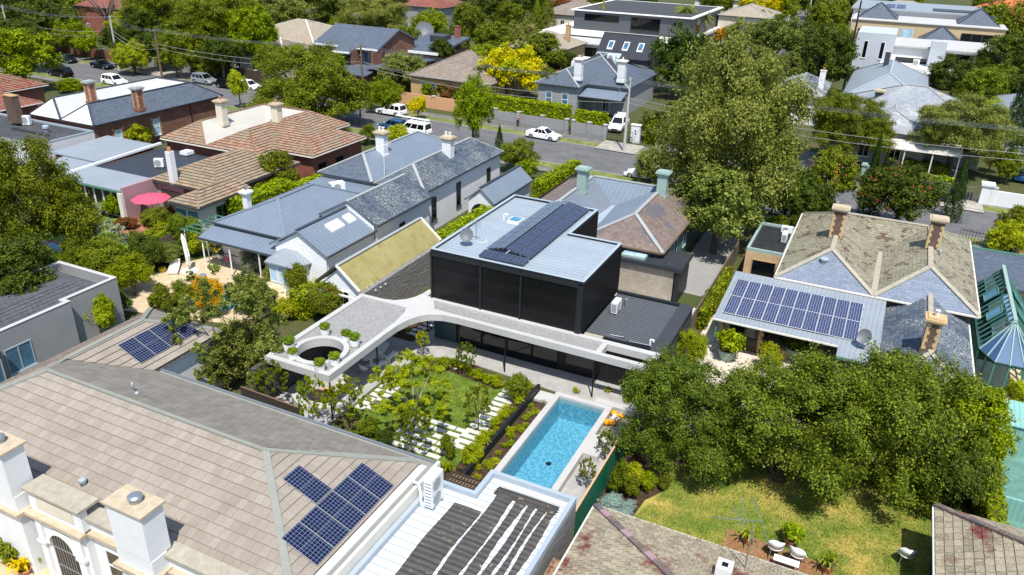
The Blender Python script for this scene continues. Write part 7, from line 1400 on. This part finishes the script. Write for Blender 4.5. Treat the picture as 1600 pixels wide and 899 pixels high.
wire(WIRES['c'][1], P(1058, 172, 4.0), .3, .03, 'service cable from the concrete pole to the driveway house', None); wire(WIRES['c'][1], (-36, 112, 4.2), .3, .025, 'service cable from the concrete pole to the slate villa', None); wire(WIRES['m'][1], (-66, 107, 3.6), .3, .03, 'service cable to the tan walled house', None)
# ---------------------------------------------------------------- vehicles
def car(label, x, y, rz, paint, kind='hatch', group=None, cat='car', name='car', z=.012):
    """built along +x (nose) with its base at the ground"""
    T = thing(name, label, cat, (x, y, z), rz, group); OFF[T.name] = Vector()
    L, Wd, Hh = {'hatch': (4.1, 1.76, 1.47), 'sedan': (4.6, 1.8, 1.44), 'suv': (4.5, 1.86, 1.66), 'ute': (5.2, 1.86, 1.78)}[kind]; h = L/2; w = Wd/2; bl = .92 if kind in ('suv', 'ute') else .82
    prof = {'hatch': [(-h, .45), (-h+.02, .75), (-h+.12, bl+.03), (h*.42, bl+.03), (h*.8, bl-.12), (h-.06, bl-.28), (h, .5), (h-.05, .28), (-h+.05, .3)], 'sedan': [(-h, .5), (-h+.03, .78), (-h+.1, bl+.1), (-h*.55, bl+.1), (h*.4, bl+.05), (h*.82, bl-.12), (h-.07, bl-.26), (h, .5), (h-.05, .25), (-h+.05, .3)]}
    prof['suv'] = [(-h, .5), (-h+.03, .85), (-h+.1, bl+.05), (h*.42, bl+.05), (h*.84, bl-.08), (h-.06, bl-.25), (h, .55), (h-.05, .32), (-h+.05, .34)]; prof['ute'] = prof['suv']
    cab = {'hatch': [(-h+.12, 0), (-h+.42, 1), (h*.08, 1), (h*.44, 0)], 'sedan': [(-h*.62, 0), (-h*.28, 1), (h*.1, 1), (h*.45, 0)], 'suv': [(-h+.1, 0), (-h+.38, 1), (h*.1, 1), (h*.44, 0)], 'ute': [(-h+.08, 0), (-h+.16, .96), (h*.18, 1), (h*.46, 0)]}[kind]
    b = MB(); pr = prof[kind]; n = len(pr); ring = [(-w+.1, .0), (-w, .04), (w, .04), (w-.1, 0)]
    ys = [-w, -w+.07, w-.07, w]; sc = [.965, 1, 1, .965]
    for yy, s_ in zip(ys, sc): b.v += [(px*s_, yy, .3+(pz-.3)*(s_*.98 if s_ < 1 else 1)) for px, pz in pr]
    for j in range(3):
        for i in range(n): k = (i+1) % n; b.f.append((j*n+i, j*n+k, (j+1)*n+k, (j+1)*n+i))
    b.f += [tuple(range(n-1, -1, -1)), tuple(range(3*n, 4*n))]; body = b.build('body', paint, T); fix_normals(body)
    g = MB(); wt = w-.26; zb = bl+.0; zt = Hh; lo, hi = w-.06, wt
    pts = [(cx, zb+(zt-zb)*t, lo-(lo-hi)*t) for cx, t in cab]
    for s_ in (-1, 1): g.v += [(px, s_*py, pz) for px, pz, py in pts]
    g.f = [(0, 1, 2, 3), (7, 6, 5, 4), (0, 4, 5, 1), (1, 5, 6, 2), (2, 6, 7, 3)]; go = g.build('cabin', paint, T); fix_normals(go)
    def glass(poly): gl = MB().poly(poly); o = gl.build('window_glass', 'glass_car', go); return o
    A, B_, C, D = pts; e = .012
    def pt(u, v, s_): # u along, v up on side
        lo_x = A[0]+(D[0]-A[0])*u; hi_x = B_[0]+(C[0]-B_[0])*u; return (lo_x+(hi_x-lo_x)*v, s_*(A[2]+(B_[2]-A[2])*v+e), A[1]+(B_[1]-A[1])*v+.0)
    for s_ in (-1, 1):
        for u0, u1 in ((.06, .34), (.37, .64), (.67, .95)): pl = [pt(u0, .12, s_), pt(u1, .12, s_), pt(u1, .86, s_), pt(u0, .86, s_)]; glass(pl if s_ < 0 else pl[::-1])
    for (p, q, sg) in ((D, C, 1), (A, B_, -1)):
        f = lambda t, s_: (p[0]+(q[0]-p[0])*t+sg*.012, s_*((p[2]+(q[2]-p[2])*t)-.1), p[1]+(q[1]-p[1])*t+.006); pl = [f(.1, -1), f(.1, 1), f(.9, 1), f(.9, -1)]; glass(pl if sg > 0 else pl[::-1])
    for sx in (-1, 1):
        for s_ in (-1, 1):
            cx, r = sx*h*.62, .33 if kind not in ('suv', 'ute') else .37; ty = MB().tube((cx, s_*(w-.2), r), (cx, s_*(w+.015), r), r, r, 18).build('wheel', 'rubber', T); MB().tube((cx, s_*(w+.012), r), (cx, s_*(w+.03), r), r*.62, r*.55, 12).build('rim', 'steel', ty)
    for s_ in (-1, 1):
        MB().box(h-.2, s_*(w-.1)-.16 if s_ > 0 else s_*(w-.1), bl-.36, h-.02, s_*(w-.1) if s_ > 0 else s_*(w-.1)+.16, bl-.2).build('headlight', 'lamp_white', T); MB().box(-h-.01, s_*(w-.08)-.16 if s_ > 0 else s_*(w-.08), .7, -h+.1, s_*(w-.08) if s_ > 0 else s_*(w-.08)+.16, .92).build('tail_light', 'lamp_red', T); MB().box(h*.36, s_*(w+.0), bl+.02, h*.42, s_*(w+.16), bl+.14).build('mirror', paint, T)
    MB().box(h-.03, -.4, .42, h+.01, .4, .6).build('grille', 'black', T)
    if kind == 'ute':
        for x_ in (-h*.7, -h*.2, h*.1): MB().bar((x_, -w+.15, Hh+.12), (x_, w-.15, Hh+.12), .05, .05).build('roof_bar', 'white_metal', T)
    return T
SR = math.atan(SL)
def park(label, px, py, paint, kind, flip=False, **kw):
    c = P(px, py, 0); return car(label, c.x, c.y, SR+(pi if flip else 0), paint, kind, **kw)
park('white sedan parked at the far kerb below the long hedge', 849, 217, 'paint_white_car', 'sedan'); park('silver SUV parked on the far side at left', 320, 131, 'paint_silver_car', 'suv'); park('white wagon passing on the near side at left', 180, 133, 'paint_white_car', 'suv'); park('glossy black hatchback on the near side under lime tree', 96, 120, 'paint_black_car', 'suv', True); park('navy hatchback parked on the far left kerb', 106, 98, 'paint_navy_car', 'hatch'); park('black sedan parked between the street trees', 161, 107, 'paint_black_car', 'sedan'); park('dark hatchback furthest left on the far kerb', 73, 91, 'paint_navy_car', 'hatch'); park('dark hatchback in front of the silver SUV', 357, 138, 'paint_black_car', 'hatch'); park('white hatchback behind the thin sapling', 390, 140, 'paint_white_car', 'hatch')
U = park('white utility with canopy and long roof ladder on near side', 645, 210, 'paint_white_car', 'ute', True, name='utility_vehicle', cat='utility'); MB().bar((-2.4, -.5, 2.05), (3.0, -.5, 2.05), .35, .1).build('roof_ladder', 'white_metal', U)
park('white SUV at the far kerb under the street tree', 612, 180, 'paint_white_car', 'suv', True); park('blue car half hidden before the white utility', 614, 203, 'paint_blue_car', 'hatch', True)
c = P(966, 203, 0); car('white utility facing out of the gated driveway', c.x, c.y, radians(-85), 'paint_white_car', 'ute', None, 'utility', 'utility_vehicle', .13)
c = P(1004, 279, 0); car('small white car peeping from behind the olive shrub', c.x, c.y, SR+pi, 'paint_white_car', 'hatch'); c = P(1275, 322, 0); car('dark car in deep shade left of the cypresses', c.x, c.y, SR, 'paint_navy_car', 'hatch'); c = P(1460, 312, 0); car('dark car behind the right villa chimney', c.x, c.y, SR, 'paint_navy_car', 'hatch'); car('blue car at the right edge driveway', 16.2, 107, radians(80), 'paint_blue_car', 'hatch')
for lab, px, py, pt_, k in (('black car parked at the top of the cross street', 1253, 8, 'paint_black_car', 'suv'), ('dark car on the right kerb of the cross street', 1276, 9, 'paint_navy_car', 'sedan'), ('white car turning on the cross street', 1246, 22, 'paint_white_car', 'sedan'), ('navy car parked low on the cross street', 1274, 30, 'paint_navy_car', 'suv'), ('silver car by the yellow trees', 1205, 38, 'paint_silver_car', 'sedan'), ('dark car in the trees by the cross street', 1257, 50, 'paint_black_car', 'hatch')): c = P(px, py, 0); car(lab, c.x, c.y, radians(92), pt_, k)
c = P(1122, 72, 0); car('small grey car in the cross street drive', c.x, c.y, radians(80), 'paint_silver_car', 'hatch')
# ---------------------------------------------------------------- person walking on the far footpath
def person(label, loc, rz):
    T = thing('person', label, 'person', loc, rz); OFF[T.name] = Vector()
    def skin(name, vs, es, mat, root=0):
        me = bpy.data.meshes.new(name); me.from_pydata([v[:3] for v in vs], es, []); o = bpy.data.objects.new(name, me); link(o, T); sm = o.modifiers.new('skin', 'SKIN'); sm.use_smooth_shade = True
        for i, v in enumerate(vs): me.skin_vertices[0].data[i].radius = (v[3], v[4] if len(v) > 4 else v[3])
        me.skin_vertices[0].data[root].use_root = True; ss = o.modifiers.new('sub', 'SUBSURF'); ss.levels = ss.render_levels = 1; me.materials.append(M[mat]); return o
    vs = [(0, 0, .93, .13, .1), (0, .02, 1.15, .13, .1), (0, .02, 1.36, .16, .1), (0, .01, 1.47, .055), (0, -.02, 1.56, .075), (0, -.02, 1.66, .08), (-.09, 0, .88, .085), (-.1, -.14, .5, .058), (-.1, -.1, .1, .04), (-.1, -.22, .04, .035), (.09, 0, .88, .085), (.1, .08, .5, .058), (.1, .3, .14, .04), (.1, .22, .04, .035), (-.19, .02, 1.38, .05), (-.25, .1, 1.12, .042), (-.24, -.08, .95, .032), (-.24, -.14, .9, .025), (.19, .02, 1.38, .05), (.25, -.06, 1.12, .042), (.24, -.24, 1.02, .032), (.24, -.3, 1.0, .025)]
    es = [(0, 1), (1, 2), (2, 3), (3, 4), (4, 5), (0, 6), (6, 7), (7, 8), (8, 9), (0, 10), (10, 11), (11, 12), (12, 13), (2, 14), (14, 15), (15, 16), (16, 17), (2, 18), (18, 19), (19, 20), (20, 21)]
    skin('body', vs, es, 'skin'); gr = lambda ids, k: [(*vs[i][:3], *(q+k for q in vs[i][3:])) for i in ids]
    skin('leggings', gr([0, 6, 7, 8, 10, 11, 12], .014), [(0, 1), (1, 2), (2, 3), (0, 4), (4, 5), (5, 6)], 'black'); skin('top', gr([0, 1, 2, 14, 15, 18, 19], .016), [(0, 1), (1, 2), (2, 3), (3, 4), (2, 5), (5, 6)], 'pink_wall')
    MB().lathe([(.105, 1.66), (.1, 1.74), (.05, 1.78)], 0, -.02, 14).build('cap', 'white', T); MB().box(-.08, -.2, 1.65, .08, -.08, 1.68).build('cap_peak', 'white', T); MB().lathe([(.05, 1.5), (.07, 1.6), (.06, 1.68)], 0, .07, 10).build('hair', 'timber_dark', T)
    return T
c = P(809, 198, .12); person('person in pale cap, pink top and black leggings walking by the grey wall', (c.x, c.y, .116), radians(250))
# ---------------------------------------------------------------- yard things
def parasol(label, c, r, h, mat):
    T = thing('parasol', label, 'parasol', tuple(c)); OFF[T.name] = Vector(); b = MB(); n = 8; s = 6
    for i in range(n):
        for j in range(s+1): t = j/s; a = 2*pi*i/n; rr = r*t; b.v.append((rr*cos(a), rr*sin(a), h-.5*t**1.25))
    for i in range(n):
        k = ((i+1) % n)*(s+1)
        for j in range(s): b.f.append((i*(s+1)+j, i*(s+1)+j+1, k+j+1, k+j))
    o = b.build('canopy', mat, T); fix_normals(o); MB().lathe([(.12, h), (.06, h+.12)], 0, 0, 10).build('finial', mat, T); MB().tube((0, 0, 0), (0, 0, h), .03).build('pole', 'timber', T); MB().lathe([(.3, 0), (.28, .1)], 0, 0, 14).build('base', 'dark_grey', T)
    for i in range(n): a = 2*pi*i/n; MB().tube((0, 0, h-.15), (r*.97*cos(a), r*.97*sin(a), h-.52), .012, .012, 4).build('rib', 'timber', T)
    return T
c = P(235, 307, 2.4); parasol('open pink garden parasol by the brown tile cottage', (c.x, c.y, 0.04), 1.75, 2.65, 'pink')
c = P(296, 424, 0); T = thing('closed_parasol', 'tall folded white parasol on a round base on the tan patio', 'parasol', (c.x, c.y, 0)); OFF[T.name] = Vector(); MB().lathe([(.7, .03), (.7, .1), (.2, .14)], .1, 0, 20).build('base', 'offwhite', T)
b = MB(); n = 12
for i in range(n): a = 2*pi*i/n; rr = .2 if i % 2 else .13; b.v += [(rr*.7*cos(a), rr*.7*sin(a), .6), (rr*cos(a)+.05, rr*sin(a), 1.4), (rr*.8*cos(a)-.15, rr*.8*sin(a), 2.9), (.03*cos(a)-.2, .03*sin(a), 3.2)]
for i in range(n):
    k = (i+1) % n
    for q in range(3): b.f.append((4*i+q, 4*k+q, 4*k+q+1, 4*i+q+1))
o = b.build('folded_canopy', 'white', T); fix_normals(o); MB().tube((0, 0, .1), (0, 0, .8), .04).build('pole', 'steel', T)
def yard_pool(label, pts, deck):
    x, y = sum(p[0] for p in pts)/len(pts), sum(p[1] for p in pts)/len(pts); T = thing('garden_pool', label, 'pool', (x, y, 0)); holed(inset(pts, -.3), [pts], 0, .1).build('coping', deck, T); MB().prism(pts, .02, .045).build('basin', 'pool_light', T); MB().poly([(x_, y_, .075) for x_, y_ in inset(pts, .003)]).build('water', 'water', T)
c = P(345, 472, 0); yard_pool('kidney shaped blue pool glimpsed behind the olive-like tree', [(c.x+2.1*cos(a)*(1+.18*sin(2*a)), c.y+1.9*sin(a)) for a in [2*pi*i/28 for i in range(28)]], 'paving_tan')
c = P(52, 392, 0); yard_pool('turquoise pool glimpsed under the dark evergreen at left', [(c.x+3.4*cos(a), c.y+1.9*sin(a)) for a in [2*pi*i/24 for i in range(24)]], 'paving_red'); c = P(20, 385, 0)
T = thing('tiled_steps', 'turquoise tiled pool steps showing between the right-hand trees', 'steps', (-6, 39, 0)); c = P(1165, 615, 0)
for i in range(5): MB().box(c.x-1.0, c.y-1.6+i*.5, .02, c.x+1.2, c.y-1.1+i*.5, .12+i*.09).build('step', 'teal_sheet', T); MB().box(c.x-1.0, c.y-1.6+i*.5-.02, .12+i*.09, c.x+1.2, c.y-1.52+i*.5, .135+i*.09).build('step_nosing', 'white', T)
# white lawn chairs, pots and patio set
for lab, px, py, rz in (('white bucket chair left of the red patio by the clay pot', 1208, 868, 20), ('white bucket chair right of the clay pot on the red patio', 1243, 880, -20), ('lone white bucket chair near the corner roof house', 1412, 880, 10)): c = P(px, py, .05); bucket_chair(lab, (c.x, c.y, .04), radians(rz+180), sc=1.35)
def pot(label, px, py, r, h, leaf, kind='spiky', mat='terracotta_pot', z=.03, group='pots with plants'):
    c = P(px, py, z); T = thing('potted_plant', label, 'potted plant', tuple(c), 0, group); OFF[T.name] = Vector(); MB().lathe([(r*.7, 0), (r, h*.75), (r*1.08, h*.8), (r*1.08, h), (r*.9, h), (r*.85, h*.85)], 0, 0, 18).build('pot', mat, T); MB().lathe([(r*.86, h*.8), (r*.86, h*.86)], 0, 0, 14).build('soil', 'soil', T)
    if kind == 'spiky': o = bpy.data.objects.new('foliage', SPIKY[1]); o.scale = (1.0, 1.0, .85)
    else: o = bpy.data.objects.new('foliage', crown('bush', 'S', 1)); o.scale = (r*2, r*2, r*1.7)
    link(o, T); o.location = (0, 0, h*.8 if kind == 'spiky' else h+r*1.2); setmat(o, leaf); return T
pot('clay pot with spiky plant at left of the red patio', 1168, 848, .3, .45, 'leaf_bright'); pot('clay pot with leafy citrus behind the chairs', 1233, 852, .3, .45, 'leaf_bright', 'bush'); pot('clay pot with spiky plant right of the red patio', 1291, 892, .32, .45, 'leaf_mid'); pot('large round blue-grey pot with bush on the cream patio', 1134, 562, .55, .8, 'leaf_bright', 'bush', 'green_grey'); pot('blue-grey pot in the veranda shade', 1238, 558, .5, .7, 'leaf_dark', 'bush', 'green_grey')
pot('clay pot with leafy bush by the white facade', 20, 882, .3, .4, 'leaf_mid', 'bush'); pot('clay bowl with yellow strappy plant by the white facade', 40, 896, .28, .3, 'leaf_yellow'); shrub('green bush against the white facade', 8, 858, 34, .5, 'leaf_bright', .8); shrub('climbing lime plant by the facade entrance', 58, 865, 18, .8, 'leaf_lime', 1.8)
c = P(1225, 893, 0); T = thing('patio_table', 'small table with white crumpled cloth beside mossy roof', 'table', (c.x, c.y, 0)); OFF[T.name] = Vector(); MB().box(-.55, -.2, .62, .55, .2, .65).build('table_top', 'white', T)
for sx in (-1, 1):
    for s_ in (-1, 1): MB().tube((sx*.5, s_*.16, 0), (sx*.5, s_*.16, .62), .02).build('leg', 'steel', T)
c = P(1170, 533, .05); solid('planter_trough', 'brick_cream', 'long cream planter trough on the villa patio', 'planter', lambda b: (b.box(c.x+2.2, c.y-1.2, .03, c.x+4.2, c.y-.7, .55)), (c.x+3, c.y-1, .03))
# patio on the left
c = P(364, 407, .03); T = thing('dining_table', 'dark rectangular dining table under the cottage veranda', 'table', tuple(c)); OFF[T.name] = Vector(); MB().box(-1.1, -.5, .7, 1.1, .5, .76).build('table_top', 'charcoal', T)
for sx in (-1, 1):
    for s_ in (-1, 1): MB().box(sx*1.0-.04, s_*.42-.04, 0, sx*1.0+.04, s_*.42+.04, .7).build('leg', 'charcoal', T)
for lab, dx, dy, rz, m in (('yellow chair at the left end of the dark table', -1.5, 0, 90, 'yellow'), ('orange chair at the right end of the dark table', 1.5, .1, -90, 'orange'), ('white chair at the front of the dark table', -.5, -.8, 180, 'white'), ('pink chair at the front right of the dark table', .4, -.8, 180, 'pink')): bucket_chair(lab, (c.x+dx, c.y+dy, .03), radians(rz), m, 'bright chairs at the dark table', 'steel')
c = P(340, 398, .03); T = thing('barbecue', 'covered dark barbecue by the veranda post', 'barbecue', tuple(c)); OFF[T.name] = Vector(); MB().lathe([(.1, .6), (.42, .75), (.45, .9), (.35, 1.1), (.1, 1.2)], 0, 0, 16).build('hood', 'timber_dark', T, smooth=True)
for i in range(3): a = i*2.1; MB().tube((cos(a)*.2, sin(a)*.2, .7), (cos(a)*.4, sin(a)*.4, 0), .02).build('leg', 'steel', T)
c = P(272, 425, .03); T = thing('sun_lounger', 'pale low sun lounger beside the folded parasol', 'lounger', tuple(c), radians(-50)); OFF[T.name] = Vector(); MB().box(-.8, -.4, .18, .8, .4, .3).build('mattress', 'offwhite', T); MB().bar((-.8, 0, .25), (-1.25, 0, .6), .78, .1).build('backrest', 'offwhite', T); MB().box(-.75, -.35, 0, .75, .35, .18).build('base', 'render_cream', T)
for lab, px, py, m, s_ in (('yellow plastic stool by the sun lounger', 254, 424, 'yellow', .3), ('blue float toy at the patio pool edge', 317, 435, 'blue_cloth', .3)): c = P(px, py, .03); solid('toy', m, lab, 'toy', lambda b: b.lathe([(s_*.8, .03), (s_, .18), (s_*.9, .34), (s_*.4, .36)], c.x, c.y, 12), tuple(c))
def rock(label, px, py, r, mat):
    c = P(px, py, 0); b = MB(); n = 10; g = random.Random(int(px))
    prof = [(1.0, 0), (1.05, .25), (.8, .5), (.35, .65)]
    for rr, z in prof:
        for i in range(n): a = 2*pi*i/n; k = rr*(1+g.uniform(-.18, .18)); b.v.append((c.x+r*k*cos(a), c.y+r*.7*k*sin(a), r*z))
    for q in range(3):
        for i in range(n): j = (i+1) % n; b.f.append((q*n+i, q*n+j, (q+1)*n+j, (q+1)*n+i))
    b.f.append(tuple(range(3*n, 4*n))); me = solid('boulder', mat, label, 'rock', lambda B: (B.v.extend(b.v), B.f.extend(b.f)), (c.x, c.y, 0)); return me
rock('tan boulder by the round shrub in the cottage garden', 430, 455, 1.1, 'paving_tan'); rock('small pale rock in the curved planting bed', 712, 577, .15, 'concrete')
c = P(957, 658, .1); T = thing('pool_toys', 'orange and white inflatable toy on the deck by pool corner', 'toy', (c.x, c.y, .09)); OFF[T.name] = Vector()
for dx, dy in ((-.18, -.5), (.14, -.38), (-.1, .55), (.3, .4)):
    b = MB(); b.lathe([(.05, 0), (.19, .08), (.22, .2), (.16, .32), (.04, .38)], dx, dy, 14); b.build('ball_end', 'orange', T, smooth=True)
MB().tube((0, -.4, .16), (0, .45, .16), .12, .12, 12).build('float_body', 'white', T); MB().tube((.2, -.3, .16), (.3, .4, .16), .09, .09, 12).build('float_body', 'white', T)
T = thing('green_pergola', 'green framed shade pergola at the cottage veranda corner', 'pergola', (-48.6, 44.5, 0))
for x in (-50, -47.6):
    for y in (43, 46.5): MB().tube((x, y, 0), (x, y, 2.6), .05).build('post', 'white', T)
for i in range(7): MB().bar((-50.2, 42.8+i*.62, 2.65), (-47.4, 42.8+i*.62, 2.65), .05, .1).build('rafter', 'green_trim', T)
for x in (-50, -47.6): MB().bar((x, 42.7, 2.55), (x, 46.8, 2.55), .06, .12).build('beam', 'green_trim', T)
c = P(632, 45, 7.5); dish('large mesh satellite dish behind the tilted dark roof', (-82, 133, 5.5), radians(30), 1.8)
for lab, x, y, z in (('slim aerial on the long dark roof', -86.5, 118.3, 8.5), ('slim aerial on the weathered beige roof', -105, 128, 7.2)):
    T = thing('roof_aerial', lab, 'antenna', (x, y, z)); OFF[T.name] = Vector(); MB().tube((0, 0, -.3), (0, 0, 2.2), .03).build('mast', 'steel', T)
    for q in range(4): MB().tube((-.8, 0, 1.5+q*.2), (.8, 0, 1.5+q*.2), .02, .02, 4).build('rod', 'steel', T)
dpt = thing('dead_tree', 'bare brown branches before the red roof at upper left', 'tree', (-150, 118, 0)); OFF[dpt.name] = Vector(); b = MB()
b.tube((0, 0, 0), (.3, 0, 5), .4, .28, 8)
for i in range(14):
    a = i*1.7; e = Vector((cos(a)*3.2, sin(a)*3.2, 7+random.uniform(0, 4))); m = Vector((.3, 0, 4.2+i*.1)).lerp(e, .5); b.tube((.3, 0, 4.2+i*.1), m, .2, .12, 6, False); b.tube(m, e, .12, .04, 5, False); b.tube(m, e+Vector((random.uniform(-1, 1), random.uniform(-1, 1), 1)), .07, .02, 4, False)
b.build('trunk', 'bark', dpt)
